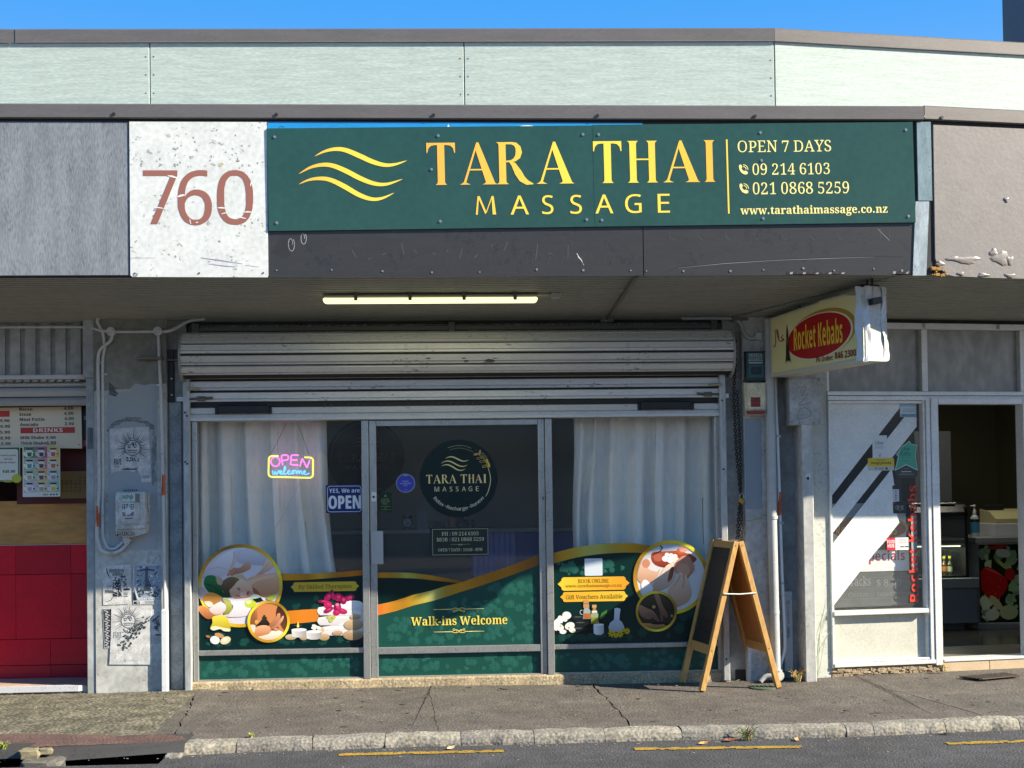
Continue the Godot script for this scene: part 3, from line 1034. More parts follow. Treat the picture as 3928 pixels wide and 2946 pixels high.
func takeaway():
	var b = thing("takeaway_shop", "takeaway shop with red tiled counter front and brown sill at the left end", "shop", V(-3.4, 0, -0.2))
	var grey = mat("steel_paint", "abafad", 0.6, {"tex": tex.blotch, "scale": 0.8})
	var w = MB.new()
	w.bx(-2.634, -2.573, -0.1, 2.343, -0.12, 0.052, 0.004)
	var j = put("door_jamb", w, grey, b)
	w = MB.new()
	w.bx(-2.622, -2.585, 1.81, 1.97, 0.05, 0.058, 0.002)
	w.bx(-2.612, -2.595, 1.86, 1.965, 0.056, 0.068, 0.004)
	put("latch", w, mat("latch", "63686a", 0.45, {"metal": 0.4}), j)
	w = MB.new()
	w.bx(-6.5, -2.573, 2.36, 2.86, -0.4, -0.075)
	w.bx(-2.655, -2.573, 2.345, 2.80, -0.07, 0.05, 0.004)
	put("over_panel", w, grey, b)
	for i in 18:
		var x = -2.735 - i * 0.113
		var m = MB.new()
		m.prism([Vector2(x - 0.038, 2.38), Vector2(x + 0.038, 2.38), Vector2(x + 0.038, 2.775), Vector2(x - 0.038, 2.775)], -0.075, -0.05)
		put("cladding_strip", m, grey, b)
	w = MB.new()
	w.bx(-6.5, -2.652, 2.345, 2.378, -0.12, -0.012, 0.004)
	put("lintel", w, mat("pale_steel", "b9bcba", 0.55), b)
	for i in 16:
		var x = -2.70 - i * 0.062
		var m = MB.new()
		m.prism([Vector2(x, 2.343), Vector2(x - 0.03, 2.343), Vector2(x - 0.052, 2.328), Vector2(x - 0.01, 2.328)], -0.06, -0.03)
		put("lintel_fin", m, grey, b)
	for k in [[2.292, 2.33, -0.10, "c0c2bf"], [2.218, 2.285, -0.085, "b4b6b4"], [2.150, 2.212, -0.10, "a4a7a5"]]:
		var m = MB.new()
		var pr = []
		for i in 9:
			var t = float(i) / 8
			pr.append(Vector2(k[2] + 0.018 * sin(PI * t), lerpf(k[0], k[1], t)))
		pr.append(Vector2(k[2] - 0.02, k[1])); pr.append(Vector2(k[2] - 0.02, k[0]))
		m.prism_x(pr, -6.5, -2.64)
		put("shutter_slat", m, mat("slat" + k[3], k[3], 0.5, {"tex": tex.fine, "scale": V(0.6, 6, 1)}), b)
	# counter front
	var red = mat("red_tile", "d81830", 0.28, {"tex": tex.fine, "scale": 0.7, "spec": 0.4})
	var red2 = mat("red_tile_dark", "c2152b", 0.3, {"tex": tex.fine, "scale": 0.9, "spec": 0.4})
	w = MB.new()
	w.bx(-6.5, -2.60, 0.0, 1.425, -0.9, -0.464)
	put("counter_body", w, mat("counter_body", "4a1116", 0.7), b)
	w = MB.new()
	w.bx(-6.5, -2.60, 1.083, 1.427, -0.47, -0.450, 0.004)
	put("brown_board", w, mat("brown_board", "cf9a50", 0.55, {"tex": tex.blotch, "scale": V(0.4, 1.4, 1)}), b)
	w = MB.new()
	w.bx(-6.5, -2.60, 1.076, 1.0835, -0.47, -0.446)
	put("edge_strip", w, mat("edge_strip", "b79a94", 0.6), b)
	for i in 6:
		for r in [[0.850, 1.074], [0.344, 0.846], [0.139, 0.340], [0.036, 0.135]]:
			var x1 = -2.60 - 0.0 if i == 0 else -2.89 - (i - 1) * 0.425
			var x0 = -2.89 - i * 0.425
			if r[1] < 0.4:
				x1 -= 0.16 if i > 0 else 0.0
				x0 -= 0.16
			var m = MB.new()
			m.bx(x0 + 0.0007, x1 - 0.0007, r[0], r[1], -0.47, -0.452 + rng.randf_range(0, 0.0025), 0.0015)
			put("red_tile", m, red if (i + int(r[0] * 10)) % 3 else red2, b)
	# doorstep and floor
	w = MB.new()
	w.bx(-6.5, -2.60, -0.02, 0.035, -2.6, 0.02)
	put("floor", w, mat("shop_floor", "c9b09c", 0.5, {"tex": tex.blotch, "scale": 0.8}), b)
	w = MB.new()
	w.prism_y([Vector2(-6.5, 0.02), Vector2(-3.3, 0.02), Vector2(-2.74, -0.02), Vector2(-2.66, 0.02), Vector2(-2.70, 0.05), Vector2(-3.4, 0.06), Vector2(-6.5, 0.07)], 0.0, 0.041)
	put("doorstep", w, mat("step_white", "b9bcc0", 0.6, {"tex": tex.scuffs, "scale": 1.0}), b)
	# the dim room behind
	w = MB.new()
	w.bx(-6.5, -2.573, 0.0, 2.9, -2.7, -2.6)
	w.bx(-2.60, -2.573, -0.05, 2.9, -2.7, -0.05)
	w.bx(-6.6, -6.5, 0.0, 2.9, -2.7, 0.05)
	put("room_wall", w, mat("maroon_wall", "4b2522", 0.8), b)
	w = MB.new()
	w.bx(-6.5, -2.573, 2.75, 2.9, -2.7, -0.4)
	put("ceiling", w, mat("dim_ceiling", "6d6a64", 0.9), b)
	w = MB.new()
	w.bx(-3.3, -2.64, 1.40, 1.86, -0.46, -0.44)
	put("back_board", w, mat("back_board", "511a1a", 0.6), b)
	w = MB.new()
	w.bx(-6.4, -2.62, 1.35, 1.42, -1.1, -0.47)
	put("worktop", w, mat("worktop", "5d4630", 0.5), b)
	# menu boards, posters and calendar
	var t = thing("menu_board", "cream price board with red drinks heading in the left takeaway window", "menu board", V(-3.12, 1.83, -0.25))
	w = MB.new()
	w.prism([Vector2(-3.9, 1.855), Vector2(-2.744, 1.826), Vector2(-2.749, 2.152), Vector2(-3.9, 2.145)], -0.262, -0.25)
	put("board", w, mat("cream_board", "e2d6bb", 0.6), t)
	var a = art(-0.249)
	a.units(-3.49, 2.142, -150, 870, 0.000836, -0.000836)
	a.rect(-60, 893, 86, 948, "c22a22"); a.rect(185, 1049, 678, 1103, "b8281f")
	a.text("DRINKS", "sansb", 300, 1093, 568, 1058, "eadfcf", 3)
	for q in [["Bacon", 175, 893, 292, 867], ["Steak", 175, 941, 284, 912], ["Meat Pattie", 178, 988, 403, 958], ["Avocado", 179, 1036, 345, 1006], ["Milk Shake", 184, 1156, 398, 1127], ["Thick Shake", 186, 1207, 414, 1178], ["5,00", 416, 1160, 502, 1130], ["6.00", 418, 1210, 506, 1178], ["4.00", 578, 889, 664, 862], ["4.00", 580, 936, 666, 908], ["4.00", 583, 984, 668, 956], ["2.50", 585, 1032, 670, 1003], ["9.90", 0, 998, 86, 970], ["10.90", -22, 1050, 90, 1022], ["5.90", 0, 1104, 90, 1076], ["8.90", 2, 1158, 92, 1130], ["12.00", -18, 1210, 95, 1182]]:
		a.text(q[0], "sansb", q[1], q[2], q[3], q[4], "2a1f1c")
	a.ell(715, 1212, 5, 5, "3d352f")
	put("lettering", a, print_mat(), t)
	t = thing("menu_board", "narrow black chalk menu with red foot strip beside the cream price board", "menu board", V(-2.69, 1.84, -0.27))
	w = MB.new()
	w.bx(-2.76, -2.60, 1.84, 2.15, -0.285, -0.272)
	put("board", w, mat("black_menu", "121314", 0.5), t)
	a = art(-0.2715)
	a.rect(-2.745, 1.842, -2.61, 1.89, "a8322a"); a.text("P", "sansb", -2.72, 1.852, -2.696, 1.88, "e6ddd2", 3)
	a.text("De", "sans", -2.733, 2.05, -2.70, 2.078, "cfcfc8", 3); a.line([-2.708, 2.0, -2.706, 2.02], 0.004, "cfcfc8")
	put("lettering", a, print_mat(), t)
	t = thing("price_poster", "pale family meal poster with green and yellow corners priced at 48 dollars", "poster", V(-3.3, 1.57, -0.2))
	w = MB.new(); w.bx(-3.5, -3.202, 1.578, 1.843, -0.208, -0.205); put("sheet", w, mat("paper", "dedfd0", 0.8), t)
	a = art(-0.2045)
	a.units(-3.35, 1.842, 0, 1220, 0.00082, -0.00085)
	a.rect(-100, 1225, 176, 1528, "2f5b3c", 1); a.rrect(-100, 1240, 164, 1520, 18, "d5d8c9", 2)
	a.ell(150, 1505, 45, 40, "b9b93c", 3); a.ell(70, 1528, 50, 12, "a5a83e", 3)
	a.text("Family pack", "serifb", -6, 1306, 145, 1288, "5a3d2c", 4); a.text("10 Fish", "serifb", 35, 1336, 112, 1320, "5a3d2c", 4); a.text("$6.00 Chips", "serifb", 0, 1370, 142, 1352, "5a3d2c", 4)
	a.text("$48.00", "serifb", 22, 1456, 138, 1426, "191513", 4)
	put("print", a, print_mat(), t)
	t = thing("drinks_poster", "pastel poster of twelve iced drink cups below the cream price board", "poster", V(-3.03, 1.45, -0.18))
	w = MB.new(); w.bx(-3.175, -2.893, 1.458, 1.842, -0.186, -0.183); put("sheet", w, mat("paper", "dedfd0", 0.8), t)
	a = art(-0.1825)
	a.units(-3.172, 1.841, 208, 1218, 0.000826, -0.000851)
	var cols = [["5f8a5c", "1f6b3d"], ["a85a80", "5a2a4c"], ["d6b84c", "c4552c"], ["8fb7ae", "4f8f94"], ["c8898e", "6c3a30"], ["dcc48a", "b86a34"], ["9fc09c", "a9a894"], ["d8b56c", "7a4424"], ["a9bcb4", "8a9a92"], ["c0b2c8", "a9a0bc"], ["c9bb9a", "b9968a"], ["8fbf9e", "d8b52c"]]
	for i in 12:
		var cx = 268 + (i % 3) * 108
		var cy = 1268 + int(i / 3) * 104
		a.rect(cx - 54, cy - 50, cx + 54, cy + 52, cols[i][0])
		a.ell(cx - 10, cy + 10, 46, 36, ["e9e4d2", "b7d0c4", "d9cbd6"][i % 3], 2)
		a.poly([cx - 25, cy - 24, cx + 25, cy - 24, cx + 17, cy + 40, cx - 17, cy + 40], "d9d6cc", 3)
		a.poly([cx - 22, cy + 2, cx + 22, cy + 2, cx + 16, cy + 38, cx - 16, cy + 38], cols[i][1], 4)
		a.poly([cx - 30, cy - 36, cx + 30, cy - 36, cx + 27, cy - 22, cx - 27, cy - 22], "16181a", 5)
		a.ell(cx + 38, cy + 16, 8, 8, "40302a", 3); a.ell(cx - 38, cy - 6, 6, 6, "5a6a4a", 3)
	a.rect(214, 1630, 538, 1670, "d6d6cc", 2); a.text("480", "sansb", 386, 1658, 436, 1642, "6a6a5c", 3)
	for i in 3: a.ell(462 + i * 26, 1650, 10, 8, "3a6b3a", 3)
	put("print", a, print_mat(), t)
	t = thing("calendar", "brown wall calendar hanging right of the iced drinks poster", "calendar", V(-2.85, 1.45, -0.43))
	w = MB.new(); w.bx(-2.965, -2.748, 1.44, 1.655, -0.438, -0.432); put("sheet", w, mat("calendar_paper", "8a744c", 0.8), t)
	a = art(-0.4315)
	a.rect(-2.965, 1.558, -2.748, 1.562, "5a4730")
	for r in 5:
		for c in 6:
			if r * 6 + c > 3 and r * 6 + c < 29:
				a.text(str(r * 6 + c - 2), "serifb", -2.957 + c * 0.035, 1.597 - r * 0.026, -2.941 + c * 0.035, 1.61 - r * 0.026, "3a2c1e")
	put("print", a, print_mat(), t)


func kebab_shop():
	var b = thing("corner_shop", "white framed food shop with filmed window and open doorway at the right end", "shop", V(3.9, 0, -0.1))
	var B = bend(2.35, 0.12)
	var alu = mat("white_frame", "dcdedb", 0.4, {"metal": 0.15, "tex": tex.fine, "scale": 0.8})
	var wallm = mat("shop_wall", "bcc0b8", 0.85, {"tex": tex.fine, "scale": 1.2, "bump": tex.relief, "depth": 0.08, "over": tex.scuffs, "over_scale": 0.8})
	var grey = mat("pillar_paint", "c2c3bd", 0.75)
	var w = MB.new()
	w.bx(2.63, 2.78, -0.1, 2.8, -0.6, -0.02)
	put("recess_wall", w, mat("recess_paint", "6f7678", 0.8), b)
	w = MB.new()
	w.bx(2.776, 2.862, -0.04, 1.94, -0.2, 0.195, 0.006)
	put("square_post", w, grey, b)
	w = MB.new()
	w.bx(2.70, 2.9, 1.93, 2.8, -0.2, 0.19, 0.004)
	put("post_head", w, grey, b)
	w = MB.new()
	w.bx(2.686, 2.927, 1.933, 2.288, 0.192, 0.206, 0.003)
	var pn = put("cover_plate", w, mat("cover_plate", "b3b7b6", 0.6, {"tex": tex.blotch, "scale": 1.6}), b)
	for q in [[2.70, 2.275], [2.915, 2.275], [2.70, 1.948], [2.912, 1.948], [2.76, 1.945], [2.87, 1.945]]:
		var s = MB.new(); s.puck(V(q[0], q[1], 0), 0.005, 0.205, 0.209, 6); put("bolt_head", s, mat("rust", "5a4a44", 0.8), pn)
	w = MB.new(); w.xf = B
	w.bx(0.48, 0.69, -0.1, 2.8, -0.5, 0.0, 0.004)
	put("side_wall", w, wallm, b)
	# rough mortar under the frame
	w = MB.new(); w.xf = B
	w.bx(0.69, 1.63, -0.06, 0.053, -0.06, 0.006)
	for i in 90:
		w.box(V(rng.randf_range(0.70, 1.62), rng.randf_range(-0.01, 0.035), 0.004), V(rng.randf_range(0.02, 0.07), rng.randf_range(0.012, 0.035), rng.randf_range(0.012, 0.03)), 0.006)
	put("mortar_bed", w, mat("mortar", "b39f80", 0.95, {"tex": tex.speck, "scale": 0.4}), b)
	# frame members
	var bars = [["frame_rail", 0.688, 4.2, 2.166, 2.199, -0.06, 0.012], ["frame_rail", 0.688, 4.2, 2.127, 2.162, -0.06, 0.018], ["frame_rail", 0.688, 1.51, 2.104, 2.125, -0.06, 0.0],
		["top_rail", 0.688, 4.2, 2.693, 2.742, -0.06, 0.0], ["frame_rail", 0.70, 1.50, 0.455, 0.489, -0.06, 0.035], ["bottom_rail", 0.70, 1.556, 0.055, 0.085, -0.06, 0.03], ["bottom_rail", 0.70, 1.53, 0.087, 0.105, -0.06, 0.015],
		["frame_post", 0.688, 0.708, 0.05, 2.12, -0.06, 0.02], ["frame_post", 1.497, 1.515, 0.06, 2.15, -0.06, 0.008], ["frame_post", 1.518, 1.552, 0.05, 2.15, -0.06, 0.022],
		["transom_post", 1.500, 1.552, 2.20, 2.692, -0.06, 0.0], ["transom_post", 2.365, 2.42, 2.20, 2.692, -0.06, 0.0], ["transom_post", 0.688, 0.71, 2.20, 2.692, -0.06, 0.0],
		["door_frame", 1.556, 1.618, 0.04, 2.145, -0.08, 0.03], ["door_frame", 2.36, 2.43, 0.04, 2.145, -0.08, 0.03], ["door_frame", 1.62, 2.358, 2.097, 2.145, -0.08, 0.03]]
	for q in bars:
		var m = MB.new(); m.xf = B
		m.bx(q[1], q[2], q[3], q[4], q[5], q[6], 0.003)
		put(q[0], m, alu, b)
	for x in [1.53, 2.18]:
		var m = MB.new(); m.xf = B
		m.bx(x - 0.012, x + 0.012, 2.70, 2.735, 0.0, 0.03, 0.004)
		put("rail_clip", m, alu, b)
	for q in [[0.708, 1.502], [1.55, 2.367], [2.42, 4.2]]:
		var m = MB.new(); m.xf = B
		m.bx(q[0], q[1], 2.198, 2.695, -0.06, -0.05)
		put("transom_panel", m, mat("transom_panel", "9d9c94", 0.25, {"tex": gray("smear", 121, 0.02, 0.008, 0.7, 1.0, 0.5, 1.6), "scale": V(1, 0.5, 1)}), b)
	w = MB.new(); w.xf = B
	w.bx(0.705, 1.50, 0.10, 0.457, -0.05, -0.03)
	put("white_panel", w, mat("white_panel", "c2c1b4", 0.55, {"tex": tex.fine, "scale": 0.8}), b)
	w = MB.new(); w.xf = B
	w.quad(V(0.706, 0.489, -0.042), V(1.498, 0.489, -0.042), V(1.498, 2.105, -0.042), V(0.706, 2.105, -0.042))
	put("window_glass", w, mat("glass", "eef4f2", 0.03, {"alpha": 0.04, "spec": 0.46}), b)
	# doorstep: white nosing over beige tiles
	w = MB.new(); w.xf = B
	w.bx(1.62, 2.5, 0.064, 0.086, -0.12, 0.035, 0.004)
	put("nosing", w, alu, b)
	for i in 3:
		var m = MB.new(); m.xf = B
		m.bx(1.622 + i * 0.40, 2.018 + i * 0.40, -0.06, 0.062, -0.1, 0.026, 0.002)
		put("riser_tile", m, mat("riser_tile", "c0a988", 0.6, {"tex": tex.fine, "scale": 1.2}), b)
	# room
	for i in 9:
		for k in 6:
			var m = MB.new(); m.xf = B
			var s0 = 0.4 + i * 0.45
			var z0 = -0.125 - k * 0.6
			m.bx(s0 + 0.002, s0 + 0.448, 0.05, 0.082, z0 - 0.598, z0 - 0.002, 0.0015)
			put("floor_tile", m, mat("pale_floor_tile", "7d776c", 0.3, {"tex": tex.blotch, "scale": 0.9}) if k == 0 else mat("dark_floor_tile", "4a4845", 0.16, {"tex": tex.blotch, "scale": 0.9}), b)  # front row made paler to bounce light inside; the real floor is dark
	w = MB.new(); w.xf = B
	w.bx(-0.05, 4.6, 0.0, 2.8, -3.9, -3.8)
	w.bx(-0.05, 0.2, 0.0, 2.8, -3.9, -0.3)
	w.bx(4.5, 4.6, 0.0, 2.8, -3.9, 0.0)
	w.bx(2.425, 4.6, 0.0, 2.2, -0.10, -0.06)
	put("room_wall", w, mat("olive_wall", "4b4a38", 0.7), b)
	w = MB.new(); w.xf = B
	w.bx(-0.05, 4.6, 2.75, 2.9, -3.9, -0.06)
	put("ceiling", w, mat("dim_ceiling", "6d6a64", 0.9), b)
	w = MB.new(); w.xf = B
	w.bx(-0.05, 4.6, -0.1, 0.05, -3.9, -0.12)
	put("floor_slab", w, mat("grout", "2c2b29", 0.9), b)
	# batten lamp on the room's ceiling, seen as a streak in the floor
	w = MB.new(); w.xf = B
	w.bx(1.9, 3.3, 2.70, 2.75, -1.62, -1.54, 0.006)
	var lb = put("ceiling_lamp", w, mat("light_body", "8b8a82", 0.5), b)
	w = MB.new(); w.xf = B
	w.bx(1.95, 3.25, 2.672, 2.70, -1.60, -1.56, 0.006)
	put("lamp_tube", w, mat("room_lamp_glow", "f0f0e2", 0.4, {"glow": "f6f4e2", "power": 2.0}), lb)
	var rl = AreaLight3D.new()
	rl.name = "ceiling_lamp_light"
	rl.area_size = Vector2(1.3, 0.05)
	rl.light_energy = 0.7
	rl.light_color = Color(1.0, 0.98, 0.90)
	rl.area_range = 12.0
	rl.area_attenuation = 2.0
	rl.shadow_enabled = true
	add_child(rl)
	rl.transform = Transform3D(Basis(Vector3.UP, TH) * Basis(Vector3.RIGHT, -PI / 2), B * V(2.6, 2.668, -1.58))
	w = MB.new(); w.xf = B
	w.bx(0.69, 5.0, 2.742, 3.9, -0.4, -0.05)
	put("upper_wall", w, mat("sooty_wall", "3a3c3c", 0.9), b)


func shopfront():
	var s = thing("shopfront", "aluminium shopfront of the massage shop with two windows and a central door", "shopfront", V(0.16, 0.05, 0))
	var alu = mat("aluminium", "b3b5b2", 0.33, {"metal": 0.6, "tex": tex.fine, "scale": V(2.2, 0.5, 2.2), "over": tex.scuffs, "over_scale": 1.3})
	var gl = mat("glass", "eef4f2", 0.03, {"alpha": 0.04, "spec": 0.46})
	var bars = [["frame_post", -1.853, -1.815, 0.05, 2.045, -0.04, 0.035], ["frame_post", 2.140, 2.176, 0.05, 2.045, -0.04, 0.035],
		["mullion", -0.577, -0.524, 0.045, 2.007, -0.04, 0.045], ["mullion", 0.824, 0.876, 0.045, 2.007, -0.04, 0.045], ["head_rail", -1.815, 2.140, 2.008, 2.045, -0.04, 0.04],
		["window_rail", -1.815, -0.577, 0.242, 0.280, -0.03, 0.03], ["window_rail", 0.876, 2.140, 0.237, 0.274, -0.03, 0.03],
		["bottom_rail", -1.815, -0.577, 0.045, 0.060, -0.03, 0.03], ["bottom_rail", 0.876, 2.140, 0.045, 0.060, -0.03, 0.03]]
	for q in bars:
		var m = MB.new()
		m.bx(q[1], q[2], q[3], q[4], q[5], q[6], 0.003)
		put(q[0], m, alu, s)
	var d = MB.new()
	d.bx(-0.520, -0.467, 0.05, 2.005, -0.03, 0.028, 0.003)
	d.bx(0.771, 0.820, 0.05, 2.005, -0.03, 0.028, 0.003)
	d.bx(-0.466, 0.770, 1.962, 2.005, -0.03, 0.026, 0.003)
	d.bx(-0.466, 0.770, 0.226, 0.278, -0.03, 0.026, 0.003)
	d.bx(-0.466, 0.770, 0.048, 0.058, -0.03, 0.026, 0.003)
	var door = put("door", d, alu, s)
	var m2 = MB.new()
	m2.quad(V(-0.466, 0.278, 0), V(0.770, 0.278, 0), V(0.770, 1.962, 0), V(-0.466, 1.962, 0))
	put("door_glass", m2, gl, door)
	m2 = MB.new()
	m2.bx(-0.507, -0.421, 0.911, 1.163, 0.028, 0.034, 0.002)
	m2.bx(-0.507, -0.500, 0.911, 1.163, 0.03, 0.062, 0.002)
	put("push_plate", m2, mat("push_plate", "b9bdbf", 0.3, {"metal": 0.6}), door)
	m2 = MB.new()
	m2.bx(-0.508, -0.470, 1.387, 1.459, 0.028, 0.033, 0.002)
	var lk = put("lock_plate", m2, mat("lock_white", "d8d8d4", 0.4), door)
	m2 = MB.new()
	m2.puck(V(-0.489, 1.423, 0), 0.009, 0.033, 0.037, 12)
	put("lock_cylinder", m2, mat("black_metal", "18181a", 0.4), door)
	m2 = MB.new()
	m2.tube([V(0.805, 1.40, 0.03), V(0.805, 1.405, 0.045), V(0.80, 1.385, 0.05)], 0.006, 6)
	put("catch", m2, mat("latch", "63686a", 0.45), door)
	for q in [[-1.815, -0.577, 0.280, 2.008], [0.876, 2.140, 0.274, 2.008]]:
		var m = MB.new()
		m.quad(V(q[0], q[2], 0), V(q[1], q[2], 0), V(q[1], q[3], 0), V(q[0], q[3], 0))
		put("window_glass", m, gl, s)
	for q in [[-1.815, -0.577, 0.058, 0.242], [-0.466, 0.770, 0.056, 0.226], [0.876, 2.140, 0.058, 0.237]]:
		var m = MB.new()
		m.bx(q[0], q[1], q[2], q[3], -0.01, 0.0)
		put("kick_panel", m, mat("kick_panel", "12352f", 0.35), s)


func slat(u0, pitch, place):     # one shutter slat; place(u, off) gives a point of its section in (z, y)
	var prof = [[0.17, -0.014], [0.18, 0.001], [0.20, 0.007], [0.34, 0.007], [0.36, -0.006], [0.42, -0.006], [0.45, 0.0055], [0.93, 0.0055], [0.97, 0.002], [1.0, -0.014]]
	var pts = []
	for q in prof:
		pts.append(place.call(u0 + q[0] * pitch, q[1]))
	return pts

func roller_shutter():
	var r = thing("roller_shutter", "half rolled pale grey roller shutter over the massage shopfront", "roller shutter", V(0.18, 2.0, 0.09))
	var ms = []
	for i in 3:
		ms.append(mat("slat_%d" % i, ["cfcfca", "c6c6c1", "d6d6d1"][i], 0.42, {"metal": 0.1, "tex": tex.fine, "scale": V(0.4, 3.0, 3.0), "over": spots("stains", 131, 0.03, 0.74, 0.6, 1.0), "over_scale": V(0.6, 1.5, 1.5)}))
	var cy = 2.492
	var cz = 0.10
	var R = 0.176
	var roll = func(u, off):
		var t = -1.02 + u / R
		return Vector2(cz + cos(t) * (R + off), cy + sin(t) * (R + off))
	var flat = func(u, off):
		return Vector2(0.055 + off, 2.055 + u)
	for i in 6:
		var p = slat(i * 0.0862, 0.0862, roll)
		var m = MB.new()
		for j in p.size() - 1:
			m.quad_o(V(-1.888, p[j].y, p[j].x), V(2.246, p[j].y, p[j].x), V(2.246, p[j + 1].y, p[j + 1].x), V(-1.888, p[j + 1].y, p[j + 1].x), V(0, p[j].y - cy, p[j].x - cz))
		put("slat", m, ms[i % 3], r)
	for i in 4:
		var p = slat(i * 0.0862 - (0.028 if i == 0 else 0.0), 0.0862, flat)
		var m = MB.new()
		for j in p.size() - 1:
			m.quad_o(V(-1.870, p[j].y, p[j].x), V(2.19, p[j].y, p[j].x), V(2.19, p[j + 1].y, p[j + 1].x), V(-1.870, p[j + 1].y, p[j + 1].x), V(0, 0, 1))
		put("slat", m, ms[(i + 1) % 3], r)
	var b = MB.new()
	b.bx(-1.868, 2.188, 2.012, 2.036, 0.044, 0.072, 0.003)
	b.bx(-1.868, 2.188, 2.034, 2.052, 0.05, 0.062, 0.003)
	put("bottom_bar", b, mat("bottom_bar", "d2d3d0", 0.4, {"metal": 0.2, "tex": tex.fine, "scale": V(0.4, 4, 4)}), r)
	# old black smudges on the roll
	var sm = art(0.279)
	for q in [[-0.06, 2.452, 0.022, 0.005], [-0.20, 2.428, 0.012, 0.004], [-0.07, 2.414, 0.018, 0.003], [0.20, 2.452, 0.03, 0.004], [0.22, 2.43, 0.024, 0.007], [0.40, 2.432, 0.046, 0.012], [0.37, 2.412, 0.03, 0.005], [0.44, 2.45, 0.03, 0.003], [-0.32, 2.42, 0.01, 0.004], [-0.36, 2.43, 0.008, 0.003]]:
		for k in 4: sm.ell(q[0] + rng.randf_range(-0.4, 0.4) * q[2], q[1] + rng.randf_range(-0.3, 0.3) * q[3], q[2] * rng.randf_range(0.3, 0.7), q[3] * rng.randf_range(0.4, 0.9), ["2a2a28", "3b3b38"][k % 2], 0, 0.0, 9)
	put("smudge", sm, print_mat("worn_paint", 0.7), r).set_meta("kind", "stuff")
	var dr = art(0.0675)
	for q in [-0.85, -0.80, -0.67, -0.60, -0.55, -0.42, -0.37, -0.22, 0.02, 0.10, 0.16, 0.22, 0.27, 0.55, 0.60, 0.64, 0.77, 0.80]:
		dr.line([q, 2.135, q + rng.randf_range(-0.004, 0.004), 2.095 + rng.randf_range(0, 0.03)], [0.006, 0.003], "4a4a47", 0)
	put("drip_mark", dr, print_mat("worn_paint", 0.7), r).set_meta("kind", "stuff")
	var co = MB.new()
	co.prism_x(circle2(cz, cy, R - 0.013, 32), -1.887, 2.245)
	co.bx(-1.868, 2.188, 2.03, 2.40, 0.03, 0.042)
	put("roll_core", co, mat("roll_core", "2b2a28", 0.8), r)  # near black backing, its colour paints the shade in the slat gaps
	for x in [[-1.904, -1.888], [2.246, 2.262]]:
		var m = MB.new()
		m.prism_x(circle2(cz, cy, 0.188, 28), x[0], x[1])
		put("drum_end", m, mat("drum_end", "a3a4a1", 0.5, {"metal": 0.2, "tex": tex.blotch, "scale": 2}), r)
	for x in [[-1.906, -1.858], [2.171, 2.219]]:
		var m = MB.new()
		m.bx(x[0], x[1], -0.02, 2.33, -0.01, 0.092, 0.004)
		var g = put("guide_rail", m, mat("guide_rail", "b9bdbc", 0.5, {"metal": 0.2, "tex": tex.blotch, "scale": V(3, 0.8, 3)}), r)
		for q in ([[0.3, 2.075], [0.6, 2.05], [0.3, 1.705], [0.6, 1.69]] if x[0] < 0 else [[0.4, 2.13], [0.45, 1.60], [0.4, 0.145]]):
			var h = MB.new()
			h.puck(V(lerpf(x[0], x[1], q[0]), q[1], 0), 0.008, 0.0915, 0.0935, 10)
			put("bolt_hole", h, mat("black_metal", "18181a", 0.4), g)
	for x in [[-1.672, -1.247], [1.539, 1.976]]:
		var m = MB.new()
		m.bx(x[0] + 0.025, x[1] - 0.025, 2.066, 2.128, 0.06, 0.098, 0.008)
		m.bx(x[0], x[0] + 0.03, 2.062, 2.112, 0.06, 0.074, 0.003)
		m.bx(x[1] - 0.03, x[1], 2.062, 2.112, 0.06, 0.074, 0.003)
		put("pull_handle", m, mat("black_plastic", "151617", 0.5), r)
	for q in [[-1.858, 1], [2.171, -1]]:
		var m = MB.new()
		var e = q[1]
		m.box(V(q[0] + e * 0.085, 2.180, 0.072), V(0.062, 0.036, 0.018), 0.003)
		m.tube([V(q[0] - e * 0.03, 2.178, 0.078), V(q[0] + e * 0.16, 2.186, 0.078)], 0.008, 8)
		m.box(V(q[0] + e * 0.16, 2.186, 0.074), V(0.025, 0.018, 0.02), 0.003)
		put("slide_bolt", m, mat("dull_steel", "5f6058", 0.4, {"metal": 0.6}), r)
		m = MB.new()
		m.tube([V(q[0] - e * 0.015, 2.254, 0.1), V(q[0] + e * 0.06, 2.254, 0.1), V(q[0] + e * 0.085, 2.248, 0.095)], 0.010, 8)
		put("stop_pin", m, mat("stop_pin", "9a927a", 0.5), r)
	# the bracketed axle, the box rails and the dark gap above the roll
	b = MB.new()
	b.bx(-1.86, 2.2, 2.700, 2.735, -0.055, -0.02, 0.003)
	put("top_angle", b, mat("sooty_steel", "5a5c5b", 0.6), r)  # plain dark grey steel
	for x in [-1.83, 0.12, 2.16]:
		var m = MB.new()
		m.bx(x - 0.025, x + 0.025, 2.66, 2.76, -0.05, 0.0, 0.003)
		put("bracket", m, mat("sooty_steel", "5a5c5b", 0.6), r)

func circle2(x, y, r, n):
	var p = []
	for i in n:
		p.append(Vector2(x + cos(TAU * i / n) * r, y + sin(TAU * i / n) * r))
	return p


